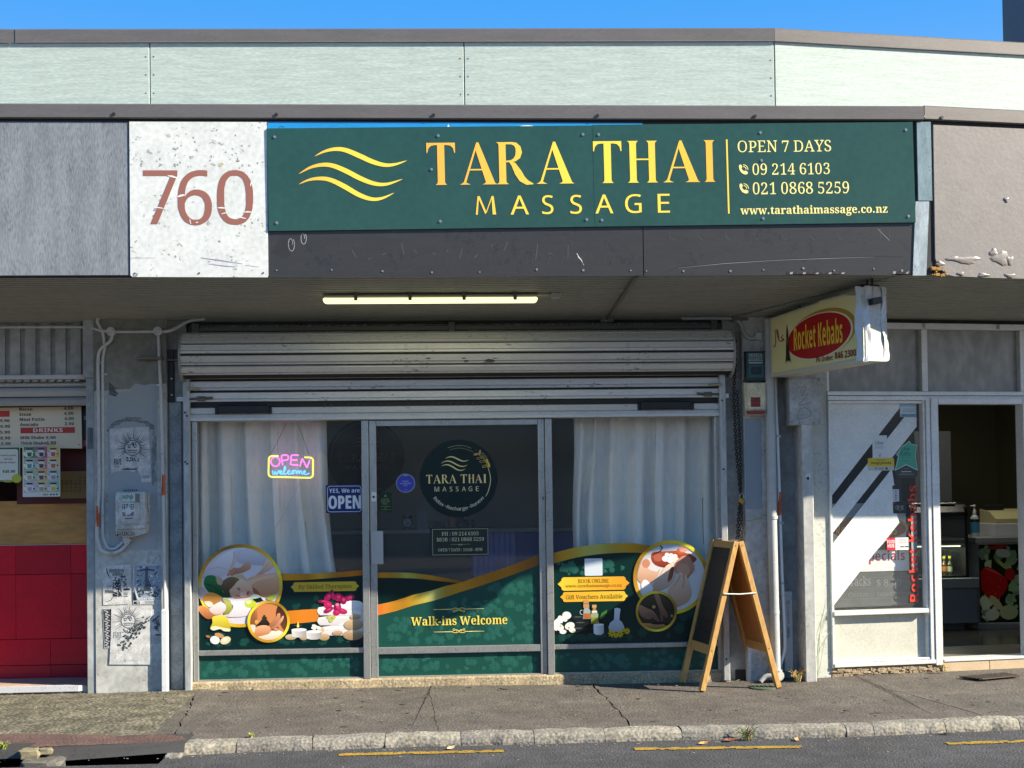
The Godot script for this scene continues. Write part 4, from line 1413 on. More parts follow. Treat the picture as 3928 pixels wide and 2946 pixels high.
func drape(x0, edge, z, folds, seed_):       # a hanging curtain: folds across, its free edge given from top to bottom
	var r = RandomNumberGenerator.new()
	r.seed = seed_
	var m = MB.new()
	var nx = folds * 12
	var ny = 24
	var ph_ = []
	var t = 0.0
	var am = []
	for f in folds + 1:
		ph_.append(t); t += r.randf_range(0.6, 1.5); am.append(r.randf_range(0.6, 1.0))
	var P = []
	var N = []
	for j in ny + 1:
		var y = lerpf(2.03, 0.30, float(j) / ny)
		var xe = edge.call(y)
		var row = []
		for i in nx + 1:
			var f = float(i) / 12.0
			var k = mini(int(f), folds - 1)
			var u = lerpf(ph_[k], ph_[k + 1], f - k) / ph_[folds]
			var w = f - k
			var s = sin(w * PI)
			var grow = lerpf(0.55, 1.0, minf(1.0, (2.03 - y) * 1.3))
			var q = (pow(s, 0.6) * (1.0 if k % 2 == 0 else -1.0)) * 0.066 * lerpf(am[k], am[k + 1], w) * grow + 0.006 * sin(f * 7.0 + y * 2.0)
			row.append(V(lerpf(x0, xe, u) + 0.012 * sin(y * 3.0 + f * 1.3) * w, y, z + q))
		P.append(row)
	for j in ny + 1:
		var row = []
		for i in nx + 1:
			var du = P[j][mini(i + 1, nx)] - P[j][maxi(i - 1, 0)]
			var dv = P[mini(j + 1, ny)][i] - P[maxi(j - 1, 0)][i]
			var nn = dv.cross(du).normalized()
			row.append(nn if nn.z > 0 else -nn)
		N.append(row)
	for j in ny:
		for i in nx:
			var ccw = (P[j + 1][i] - P[j][i]).cross(P[j + 1][i + 1] - P[j][i]).z > 0
			if ccw:
				m.quad_s(P[j][i], P[j + 1][i], P[j + 1][i + 1], P[j][i + 1], N[j][i], N[j + 1][i], N[j + 1][i + 1], N[j][i + 1])
			else:
				m.quad_s(P[j][i + 1], P[j + 1][i + 1], P[j + 1][i], P[j][i], N[j][i + 1], N[j + 1][i + 1], N[j + 1][i], N[j][i])
	return m

func wave_logo(a, px, py, kx, ky, col, layer = 3):      # three tapered waves, drawn in the units of the big sign
	var W = [[305, 297, 360, 270, 420, 257, 480, 263, 560, 297, 630, 330, 700, 350, 760, 346, 827, 325], [213, 397, 280, 360, 345, 345, 405, 350, 480, 381, 560, 424, 640, 455, 710, 458, 800, 430], [213, 455, 270, 430, 335, 422, 395, 432, 470, 469, 550, 517, 620, 542, 680, 538, 750, 508]]
	for q in W:
		var p = []
		for i in range(0, q.size(), 2):
			p.append(Vector3(q[i], q[i + 1], 0))
		var cv = Curve3D.new()
		for i in p.size():
			var tn = (p[mini(i + 1, p.size() - 1)] - p[maxi(i - 1, 0)]) * 0.17
			cv.add_point(p[i], -tn, tn)
		var out = []
		var ws = []
		var L = cv.get_baked_length()
		for i in 41:
			var v = cv.sample_baked(L * i / 40.0)
			out.append(Vector2(px + (v.x - 213) * kx, py + (v.y - 248) * ky))
			ws.append(28.0 * absf(ky) * pow(sin(PI * clampf(i / 40.0, 0.0, 1.0)), 0.75))
		a.line(out, ws, col, layer)

func massage_room():
	var room = thing("massage_room", "dim massage reception room behind the glass door, its walls dark grey green", "room", V(0.1, 0, -1.7))
	var w = MB.new()
	w.bx(-2.04, 2.34, 0.0, 2.75, -3.3, -3.2)
	w.bx(-2.04, -1.95, 0.0, 2.75, -3.2, -0.06)
	w.bx(2.25, 2.34, 0.0, 2.75, -3.2, -0.06)
	put("room_wall", w, mat("room_wall", "b9c0b6", 0.85), room)
	w = MB.new()
	w.bx(-2.04, 2.34, 2.62, 2.75, -3.2, -0.06)
	put("ceiling", w, mat("room_ceiling", "d0d2cd", 0.9), room)
	w = MB.new()
	w.bx(-2.04, 2.34, -0.1, 0.03, -3.2, -0.1)
	put("floor", w, mat("room_floor", "a39684", 0.4), room)
	var cm = mat("curtain_cloth", "efede2", 0.9, {"tex": tex.fine, "scale": V(6, 1.2, 6) })
	single("curtain", drape(-1.86, func(y): return -0.872 + 0.005 * (2.03 - y) + 0.055 * pow(maxf(0.0, 2.03 - y), 1.9), -0.21, 11, 5), cm, "pale grey curtain behind the lit open sign in the left window", "curtain", "curtains of the massage shop")
	single("curtain", drape(2.2, func(y): return 1.062 + 0.02 * sin(y * 4.0), -0.21, 13, 9), cm, "pale grey curtain in the right window above the foot massage picture", "curtain", "curtains of the massage shop")
	# reception desk
	var d = thing("reception_desk", "reception desk with a purple fluted front beyond the glass door", "desk", V(0.1, 0.03, -2.2))
	w = MB.new(); w.bx(-1.9, 1.9, 1.075, 1.112, -2.5, -1.98, 0.004); put("desk_top", w, mat("desk_top", "a9aaa6", 0.4), d)
	w = MB.new(); w.bx(-1.9, 0.30, 0.03, 1.074, -2.4, -2.03); put("dark_front", w, mat("navy_front", "101218", 0.4), d)
	w = MB.new(); w.bx(0.30, 1.9, 0.03, 1.074, -2.4, -2.06); put("purple_front", w, mat("purple_front", "5a55a8", 0.6), d)
	for i in 8:
		var m = MB.new()
		m.tube([V(0.34 + i * 0.05, 0.03, -2.05), V(0.34 + i * 0.05, 1.074, -2.05)], 0.026, 12)
		put("flute", m, mat("purple_flute", "a49ee0", 0.5), d)
	# things on the desk
	var t = thing("alarm_clock", "round black alarm clock with two bells on the reception desk", "clock", V(-0.285, 1.112, -2.05))
	w = MB.new(); w.tube([V(0, 0.062, -0.02), V(0, 0.062, 0.025)], 0.05, 20); put("case", w, mat("black_plastic", "151617", 0.5), t, false)
	w = MB.new(); w.disc(V(0, 0.062, 0.0256), 0.041, 20); put("dial", w, mat("dial", "b9c0c0", 0.5), t, false)
	var a = art(0.0258)
	a.line([-0.008, 0.034, 0.0, 0.062], 0.005, "141414"); a.line([0.0, 0.062, 0.022, 0.05], 0.005, "141414")
	put("hand", a, print_mat(), t, false)
	for x in [-0.028, 0.028]:
		w = MB.new(); w.tube([V(x, 0.105, 0), V(x * 1.25, 0.128, 0)], [0.02, 0.012], 10); put("bell", w, mat("black_plastic", "151617", 0.5), t, false)
		w = MB.new(); w.tube([V(x, 0.018, 0), V(x * 1.4, 0.0, 0.01)], 0.005, 6); put("foot", w, mat("black_plastic", "151617", 0.5), t, false)
	t = thing("card_stand", "small framed price card standing right of the alarm clock", "card stand", V(-0.15, 1.112, -2.1), 0.1)
	w = MB.new(); w.prism_x([Vector2(0.0, 0), Vector2(0.012, 0), Vector2(-0.02, 0.15), Vector2(-0.032, 0.15)], -0.05, 0.05); put("frame", w, mat("card", "808c8a", 0.4), t, false)
	w = MB.new(); w.prism_x([Vector2(-0.05, 0), Vector2(-0.02, 0), Vector2(-0.03, 0.05)], -0.04, 0.04); put("stand_foot", w, mat("card", "808c8a", 0.4), t, false)
	t = thing("candle", "salmon pillar candle on the reception desk under the round door emblem", "candle", V(0.13, 1.112, -2.08))
	w = MB.new(); w.lathe([Vector2(0.0, 0), Vector2(0.042, 0), Vector2(0.042, 0.135), Vector2(0.036, 0.14), Vector2(0.0, 0.132)], 18); put("wax", w, mat("salmon_wax", "b0705c", 0.5), t, false)
	w = MB.new(); w.tube([V(0, 0.13, 0), V(0.002, 0.15, 0)], 0.002, 5); put("wick", w, mat("black_plastic", "151617", 0.5), t, false)
	for q in [[0.262, 0.035, 0.085], [0.318, 0.02, 0.08]]:
		t = thing("oil_bottle", "small dark oil bottle right of the statue on the reception desk" if q[0] < 0.3 else "smallest dark oil bottle at the right end of the row on the desk", "bottle", V(q[0], 1.112, -2.08), 0.0, "dark bottles on the reception desk")
		w = MB.new(); w.lathe([Vector2(0, 0), Vector2(q[1] * 0.7, 0), Vector2(q[1] * 0.7, q[2] * 0.6), Vector2(0.008, q[2] * 0.75), Vector2(0.008, q[2] * 0.8)], 12); put("body", w, mat("dark_glass", "1a1412", 0.2), t, false)
		w = MB.new(); w.lathe([Vector2(0.010, q[2] * 0.78), Vector2(0.011, q[2]), Vector2(0.0, q[2])], 10); put("cap", w, mat("black_plastic", "151617", 0.5), t, false)
	t = thing("statue", "small dark bust statue on the desk beside the salmon candle", "statue", V(0.215, 1.112, -2.1))
	w = MB.new(); w.lathe([Vector2(0, 0), Vector2(0.05, 0), Vector2(0.052, 0.05), Vector2(0.035, 0.085), Vector2(0.018, 0.1), Vector2(0.026, 0.125), Vector2(0.027, 0.14), Vector2(0.016, 0.16), Vector2(0.005, 0.175), Vector2(0, 0.18)], 18); put("bust", w, mat("bronze", "3a2c24", 0.4, {"metal": 0.3}), t, false)
	t = thing("tray", "low dark wooden tray of trinkets on the desk right of the price card", "tray", V(0.0, 1.112, -2.07))
	w = MB.new(); w.bx(-0.06, 0.06, 0, 0.03, -0.05, 0.05, 0.003); put("base", w, mat("tray_wood", "4a3826", 0.5), t, false)
	for x in [-0.05, -0.02, 0.012, 0.045]:
		w = MB.new(); w.lathe([Vector2(0, 0.028), Vector2(0.014, 0.028), Vector2(0.013, 0.065), Vector2(0, 0.072)], 10); w.v = Transform3D(Basis(), V(x, 0, 0)) * w.v; put("jar", w, mat("dark_glass", "1a1412", 0.2), t, false)
	# round sign on the back wall
	t = thing("round_wall_sign", "large round black emblem sign on the back wall seen left of the door edge", "sign", V(-0.72, 1.42, -3.19))
	w = MB.new(); w.puck(V(-0.72, 1.81, 0), 0.385, -3.2, -3.17, 48); put("disc", w, mat("black_disc", "060707", 0.6), t)
	a = art(-3.169)
	a.ring(-0.72, 1.81, 0.345, 0.352, "5a5648", 1, 0.6, 5.2)
	wave_logo(a, -0.86, 2.01, 0.00048, -0.00046, "8f8a74")
	a.text("TARA THAI", "serif", -1.0, 1.77, -0.44, 1.85, "8f8a74"); a.text("M A S S A G E", "sans", -0.93, 1.69, -0.51, 1.73, "6f6c5c")
	put("lettering", a, print_mat(), t)


func letter(a, ch, x, y, h, w, layer = 3):      # flared capitals, drawn in units of their height
	var u = func(list): 
		var q = []
		for i in range(0, list.size(), 2):
			q.append(Vector2(x + list[i] * w, y + list[i + 1] * h))
		return q
	var stem = func(l, r): return [l - 0.075, 0, r + 0.075, 0, r + 0.02, 0.028, r, 0.07, r, 0.93, r + 0.02, 0.972, r + 0.075, 1, l - 0.075, 1, l - 0.02, 0.972, l, 0.93, l, 0.07, l - 0.02, 0.028]
	if ch == "T":
		a.poly(u.call([0.0, 1.0, 0.0, 0.76, 0.03, 0.76, 0.07, 0.87, 0.16, 0.93, 0.28, 0.945, 0.375, 0.945, 0.375, 0.07, 0.355, 0.03, 0.30, 0.0, 0.70, 0.0, 0.645, 0.03, 0.625, 0.07, 0.625, 0.945, 0.72, 0.945, 0.84, 0.93, 0.93, 0.87, 0.97, 0.76, 1.0, 0.76, 1.0, 1.0]), "ffffff", layer)
	elif ch == "I":
		a.poly(u.call([0, 0, 1, 0, 0.86, 0.028, 0.8, 0.07, 0.8, 0.93, 0.86, 0.972, 1, 1, 0, 1, 0.14, 0.972, 0.2, 0.93, 0.2, 0.07, 0.14, 0.028]), "ffffff", layer)
	elif ch == "H":
		a.poly(u.call(stem.call(0.085, 0.30)), "ffffff", layer)
		a.poly(u.call(stem.call(0.70, 0.915)), "ffffff", layer)
		a.poly(u.call([0.29, 0.54, 0.71, 0.54, 0.71, 0.575, 0.29, 0.575]), "ffffff", layer)
	elif ch == "A":
		a.poly(u.call([0.105, 0.05, 0.17, 0.05, 0.47, 0.90, 0.45, 0.97]), "ffffff", layer)
		a.poly(u.call([0.46, 1.0, 0.52, 1.0, 0.935, 0.05, 0.70, 0.05, 0.43, 0.84]), "ffffff", layer)
		a.poly(u.call([0.22, 0.335, 0.66, 0.335, 0.65, 0.37, 0.235, 0.37]), "ffffff", layer)
		a.poly(u.call([0, 0, 0.29, 0, 0.22, 0.025, 0.165, 0.055, 0.10, 0.055, 0.06, 0.025]), "ffffff", layer)
		a.poly(u.call([0.60, 0, 1.0, 0, 0.955, 0.025, 0.93, 0.055, 0.695, 0.055, 0.67, 0.025]), "ffffff", layer)
	elif ch == "R":
		a.poly(u.call(stem.call(0.075, 0.265)), "ffffff", layer)
		a.line(u.call([0.25, 0.975, 0.42, 0.975, 0.53, 0.95, 0.605, 0.87, 0.625, 0.76, 0.59, 0.65, 0.50, 0.575, 0.40, 0.545, 0.25, 0.54]), [0.05 * h, 0.055 * h, 0.09 * h, 0.13 * h, 0.15 * h, 0.13 * h, 0.08 * h, 0.045 * h, 0.035 * h], "ffffff", layer)
		a.line(u.call([0.36, 0.55, 0.47, 0.47, 0.59, 0.28, 0.70, 0.12, 0.84, 0.03, 1.0, 0.0]), [0.04 * h, 0.11 * h, 0.17 * h, 0.16 * h, 0.11 * h, 0.02 * h], "ffffff", layer)
	elif ch == "M":
		a.poly(u.call([0.03, 0, 0.12, 0, 0.19, 0.85, 0.13, 1.0]), "ffffff", layer)
		a.poly(u.call([0.13, 1.0, 0.23, 1.0, 0.53, 0.14, 0.47, 0.03]), "ffffff", layer)
		a.poly(u.call([0.47, 0.03, 0.55, 0.14, 0.84, 1.0, 0.78, 0.97]), "ffffff", layer)
		a.poly(u.call([0.78, 1.0, 0.88, 1.0, 0.98, 0.0, 0.82, 0.0]), "ffffff", layer)

func phone_icon(a, x, y, s, hex):        # handset with two signal arcs
	var p = []
	for q in [[0.02, 0.74], [0.05, 0.92], [0.2, 1.0], [0.33, 0.88], [0.36, 0.72], [0.26, 0.64], [0.36, 0.44], [0.52, 0.32], [0.66, 0.38], [0.84, 0.30], [0.92, 0.14], [0.78, 0.0], [0.58, 0.0], [0.30, 0.14], [0.10, 0.42]]:
		p.append(Vector2(x + q[0] * s, y + q[1] * s))
	a.poly(p, hex, 3)
	a.ring(x + 0.46 * s, y + 0.5 * s, 0.24 * s, 0.31 * s, hex, 3, -0.1, 1.6, 10)
	a.ring(x + 0.46 * s, y + 0.5 * s, 0.42 * s, 0.49 * s, hex, 3, -0.1, 1.6, 12)

func gold_at(t):     # printed gold, from orange through yellow and back; t along the word
	var k = [[0.0, Color("ecab42")], [0.22, Color("eeb644")], [0.45, Color("f0cf44")], [0.70, Color("f1d247")], [0.86, Color("efbe42")], [1.0, Color("eeb23c")]]
	for i in k.size() - 1:
		if t <= k[i + 1][0]:
			return k[i][1].lerp(k[i + 1][1], clampf((t - k[i][0]) / (k[i + 1][0] - k[i][0]), 0, 1)).srgb_to_linear()
	return k[5][1].srgb_to_linear()

func screw(parent, x, y, z0, r = 0.010):
	var s = MB.new()
	s.puck(V(x, y, 0), r, z0, z0 + 0.005, 9)
	s.puck(V(x, y, 0), r * 0.55, z0 + 0.005, z0 + 0.0075, 8)
	put("screw", s, mat("screw_head", "b5b5b2", 0.3, {"metal": 0.8}), parent, false)

func fascia_signs():
	var s = thing("shop_sign", "long dark green sign with gold waves and lettering above the massage shop", "sign", V(-1.087, 3.178, 1.408))
	s.rotation.z = 0.0119
	var gm = mat("sign_green", "214a3f", 0.28, {"tex": tex.fine, "scale": 0.35, "spec": 0.55})
	for q in [[0.0, 2.148], [2.1485, 4.325]]:
		var m = MB.new()
		m.bx(q[0], q[1], 0.0, 0.678 if q[0] == 0.0 else 0.682, 0.0, 0.012 if q[0] == 0.0 else 0.0125, 0.001)
		put("panel", m, gm, s, false)
	var a = art(0.0126)
	a.grad = func(w): return gold_at((w.x - 1.04) / 1.93)
	for q in [["T", 1.043, 1.232], ["A", 1.259, 1.507], ["R", 1.503, 1.746], ["A", 1.767, 2.019], ["T", 2.150, 2.340], ["H", 2.376, 2.583], ["A", 2.615, 2.865], ["I", 2.894, 2.968]]:
		letter(a, q[0], q[1], 0.291, 0.280, q[2] - q[1])
	a.grad = func(w): return gold_at(0.3 + 0.35 * clampf((w.x - 1.3) / 0.8, 0, 1))
	letter(a, "M", 1.355, 0.090, 0.123, 0.142)
	for q in [["A", 1.590, 1.712], ["S", 1.800, 1.875], ["S", 1.988, 2.065], ["A", 2.155, 2.275], ["G", 2.355, 2.465], ["E", 2.574, 2.655]]:
		a.text(q[0], "sans", q[1], 0.088, q[2], 0.214, "ffffff", 3)
	a.grad = func(w): return gold_at(0.16 + 0.4 * clampf((w.x - 0.2) / 0.4, 0, 1))
	wave_logo(a, 0.1996, 0.546, 0.001167, -0.001167, "ffffff")
	a.grad = null
	a.rect(3.046, 0.076, 3.057, 0.575, "efd04e", 3)
	var pale = "efe08c"
	a.text("OPEN 7 DAYS", "serif", 3.125, 0.488, 3.760, 0.566, pale)
	a.text("09 214 6103", "serif", 3.221, 0.334, 3.746, 0.411, pale)
	a.text("021 0868 5259", "serif", 3.219, 0.203, 3.874, 0.284, pale)
	a.text("www.tarathaimassage.co.nz", "serifb", 3.130, 0.052, 4.133, 0.126, pale)
	phone_icon(a, 3.127, 0.338, 0.068, pale)
	phone_icon(a, 3.127, 0.210, 0.068, pale)
	put("lettering", a, print_mat("sign_print", 0.35), s, false)
	for q in [[0.051, 0.62], [1.123, 0.618], [1.074, 0.394], [2.085, 0.617], [2.190, 0.615], [0.054, 0.053], [1.124, 0.049], [2.095, 0.048], [2.197, 0.043], [3.281, 0.618], [4.276, 0.628], [3.283, 0.430], [3.283, 0.040], [4.275, 0.042]]:
		screw(s, q[0], q[1], 0.012)
	# the older blue sign left showing along its top edge
	var o = thing("old_sign", "strip of an older bright blue sign showing above the long green one", "sign", V(0.15, 3.7, 1.4))
	var m = MB.new()
	m.bx(-1.091, 1.393, 3.6, 3.903, 1.402, 1.4065)
	m.bx(-1.0905, -1.083, 3.18, 3.6, 1.402, 1.4065)
	put("panel", m, mat("old_blue", "1f8fd0", 0.35, {"tex": tex.fine, "scale": V(0.3, 3, 1)}), o)
	a = art(1.407)
	a.poly([0.085, 3.86, 0.108, 3.86, 0.098, 3.892], "e4e8e6"); a.ell(0.62, 3.855, 0.083, 0.03, "e4e8e6"); a.ell(0.83, 3.872, 0.02, 0.003, "bfe0e8")
	a.ring(-1.0, 3.86, 0.013, 0.016, "17507a", 1, 0, PI, 12)
	put("print", a, print_mat(), o)
	# street number
	var n = thing("number_board", "white board with big brown street number beside the long green sign", "number board", V(-1.54, 2.88, 1.4))
	m = MB.new()
	m.prism([Vector2(-1.984, 2.893), Vector2(-1.972, 2.882), Vector2(-1.10, 2.876), Vector2(-1.094, 2.890), Vector2(-1.096, 3.90), Vector2(-1.985, 3.90)], 1.39, 1.412)
	put("board", m, mat("number_white", "d9dcd8", 0.5, {"tex": tex.fine, "scale": 0.5, "over": spots("flakes", 141, 0.045, 0.74, 0.6, 1.0), "over_scale": 0.9}), n)
	a = art(1.4125)
	var br = "8e5a4e"
	a.text("7", "sans", -1.898, 3.227, -1.677, 3.580, br); a.text("6", "sans", -1.675, 3.219, -1.455, 3.582, br); a.text("0", "sans", -1.421, 3.221, -1.187, 3.582, br)
	for q in [[-1.74, 3.545, -1.68, 3.530, 0.012], [-1.825, 3.335, -1.77, 3.330, 0.007], [-1.678, 3.405, -1.632, 3.418, 0.014], [-1.60, 3.26, -1.592, 3.225, 0.006], [-1.418, 3.333, -1.37, 3.331, 0.010], [-1.395, 3.292, -1.355, 3.301, 0.006], [-1.25, 3.304, -1.20, 3.305, 0.009], [-1.28, 3.27, -1.235, 3.262, 0.007], [-1.56, 3.236, -1.545, 3.237, 0.008], [-1.205, 3.475, -1.196, 3.505, 0.008]]:
		a.line([q[0], q[1], (q[0] + q[2]) / 2, (q[1] + q[3]) / 2 + 0.002, q[2], q[3]], [q[4] * 0.4, q[4], q[4] * 0.6], "dcdfdc", 4)
	for i in 46:      # flaked spots in clusters over the upper half
		var cx = rng.randf_range(-1.96, -1.12)
		var cy = rng.randf_range(3.60, 3.87) if i < 36 else rng.randf_range(2.91, 3.3)
		var rr = rng.randf_range(0.003, 0.008)
		for k in rng.randi_range(1, 5):
			a.ell(cx + rng.randf_range(-0.014, 0.014), cy + rng.randf_range(-0.009, 0.009), rr * rng.randf_range(0.5, 1.1), rr * rng.randf_range(0.4, 1.0), ["a3a6a4", "8b8d8b", "b9b8ad"][i % 3], 1, rng.randf() * 3.0, 7)
	for k in 6:
		a.ell(-1.392 + rng.randf_range(-0.012, 0.012), 3.618 + rng.randf_range(-0.01, 0.01), 0.012, 0.009, "b3a98c", 1, 0.0, 8)
	a.line([-1.53, 3.005, -1.42, 2.99, -1.26, 2.965], [0.003, 0.008, 0.002], "8b88a0"); a.line([-1.48, 2.965, -1.37, 2.95, -1.30, 2.945], [0.002, 0.007, 0.002], "8b88a0"); a.line([-1.98, 3.005, -1.82, 3.006], 0.003, "b5b6b8"); a.line([-1.24, 2.956, -1.16, 2.945], 0.003, "9a98a8")
	put("number", a, print_mat("worn_print", 0.6), n)
	for x in [-1.955, -1.54, -1.125]:
		var sc = MB.new(); sc.puck(V(x, 2.905, 0), 0.006, 1.412, 1.416, 7); put("nail", sc, mat("rust", "5a4a44", 0.8), n)
	for q in [[-1.57, 3.885], [-2.0, 3.0]]:
		pass


# ------------------------------------------------------------------ prints on the massage shop's glass
func damask(a, x0, y0, x1, y1, count, seed_, cols, layer):      # a woven-looking ground of roses and leaves
	var r = RandomNumberGenerator.new()
	r.seed = seed_
	var un = 1.0 / absf(a.k.x)
	for i in int(count * 1.8):
		var R = r.randf_range(0.024, 0.046) * un
		if y1 - y0 < 0.25 * un: R *= 0.85
		var cx = r.randf_range(x0 + R, x1 - R)
		var cy = r.randf_range(y0 + R, y1 - R)
		var turn = r.randf() * TAU
		var n = r.randi_range(6, 9)
		if i % 3 == 2:
			for k in r.randi_range(3, 5):
				var t = turn + (k - 2) * 0.5
				a.ell(cx + cos(t) * R * 0.5, cy + sin(t) * R * 0.5, R * 0.5, R * 0.16, cols[(k + i) % 2], layer, t, 10)
		else:
			for k in n:
				var t = turn + TAU * k / n
				a.ell(cx + cos(t) * R * 0.62, cy + sin(t) * R * 0.62, R * 0.36, R * 0.30, cols[0], layer, t, 9)
			a.ell(cx, cy, R * 0.60, R * 0.60, cols[1], layer + 1, 0.0, 12)
			for k in 5:
				var t = turn + TAU * k / 5.0
				a.ring(cx + cos(t) * R * 0.3, cy + sin(t) * R * 0.3, R * 0.20, R * 0.26, cols[2], layer + 2, t - 1.6, t + 1.6, 6)
			a.ell(cx, cy, R * 0.2, R * 0.2, cols[0], layer + 2, 0.0, 8)

const GREENS = ["255a4e", "2c6357", "194a41"]

func gold_band(a, tops, bots, cols, layer = 5):     # a ribbon between two edges, its gold changing along it
	var n = tops.size()
	for i in n - 1:
		for j in 6:
			var t0 = j / 6.0
			var t1 = (j + 1) / 6.0
			var A = tops[i].lerp(tops[i + 1], t0)
			var B = tops[i].lerp(tops[i + 1], t1)
			var C = bots[i].lerp(bots[i + 1], t0)
			var D = bots[i].lerp(bots[i + 1], t1)
			var c0 = Color(cols[mini(i, cols.size() - 1)]).srgb_to_linear().lerp(Color(cols[mini(i + 1, cols.size() - 1)]).srgb_to_linear(), (t0 + t1) * 0.5)
			a.face(A, C, D, layer, c0)
			a.face(A, D, B, layer, c0)

func smooth(pts, n):         # a smooth curve through points, n steps per span
	var out = []
	for i in pts.size() - 1:
		var p0 = pts[maxi(i - 1, 0)]
		var p3 = pts[mini(i + 2, pts.size() - 1)]
		for k in n:
			out.append(pts[i].cubic_interpolate(pts[i + 1], p0, p3, float(k) / n))
	out.append(pts[pts.size() - 1])
	return out

func vv(list):
	var q = []
	for i in range(0, list.size(), 2):
		q.append(Vector2(list[i], list[i + 1]))
	return q

func fill_ring(a, cx, cy, r0, r1, layer, ph0):
	var cols = ["b98a24", "e6c02c", "f0dc3a", "c9952a", "8d6a24", "d9a92a", "f0e040", "b98a24"]
	for i in 8:
		for k in 8:
			var c = Color(cols[i]).lerp(Color(cols[(i + 1) % 8]), k / 8.0)
			a.ring(cx, cy, r0, r1, c.to_html(false), layer, ph0 + TAU * (i + k / 8.0) / 8.0, ph0 + TAU * (i + (k + 1) / 8.0) / 8.0, 1)

func plaque(a, x0, x1, y0, y1, c0, c1, layer):       # gold name plate with notched ends
	var h = y1 - y0
	var e = h * 0.28
	var o = [x0, (y0 + y1) / 2, x0 + e, y0 + h * 0.24, x0 + e, y0 + h * 0.12, x0 + e * 1.5, y0, x1 - e * 1.5, y0, x1 - e, y0 + h * 0.12, x1 - e, y0 + h * 0.24, x1, (y0 + y1) / 2, x1 - e, y1 - h * 0.24, x1 - e, y1 - h * 0.12, x1 - e * 1.5, y1, x0 + e * 1.5, y1, x0 + e, y1 - h * 0.12, x0 + e, y1 - h * 0.24]
	a.grad = func(w): return Color(c0).lerp(Color(c1), 0.5 + 0.5 * sin((w.x - x0) * 9.0)).srgb_to_linear()
	a.poly(o, c0, layer)
	a.grad = null

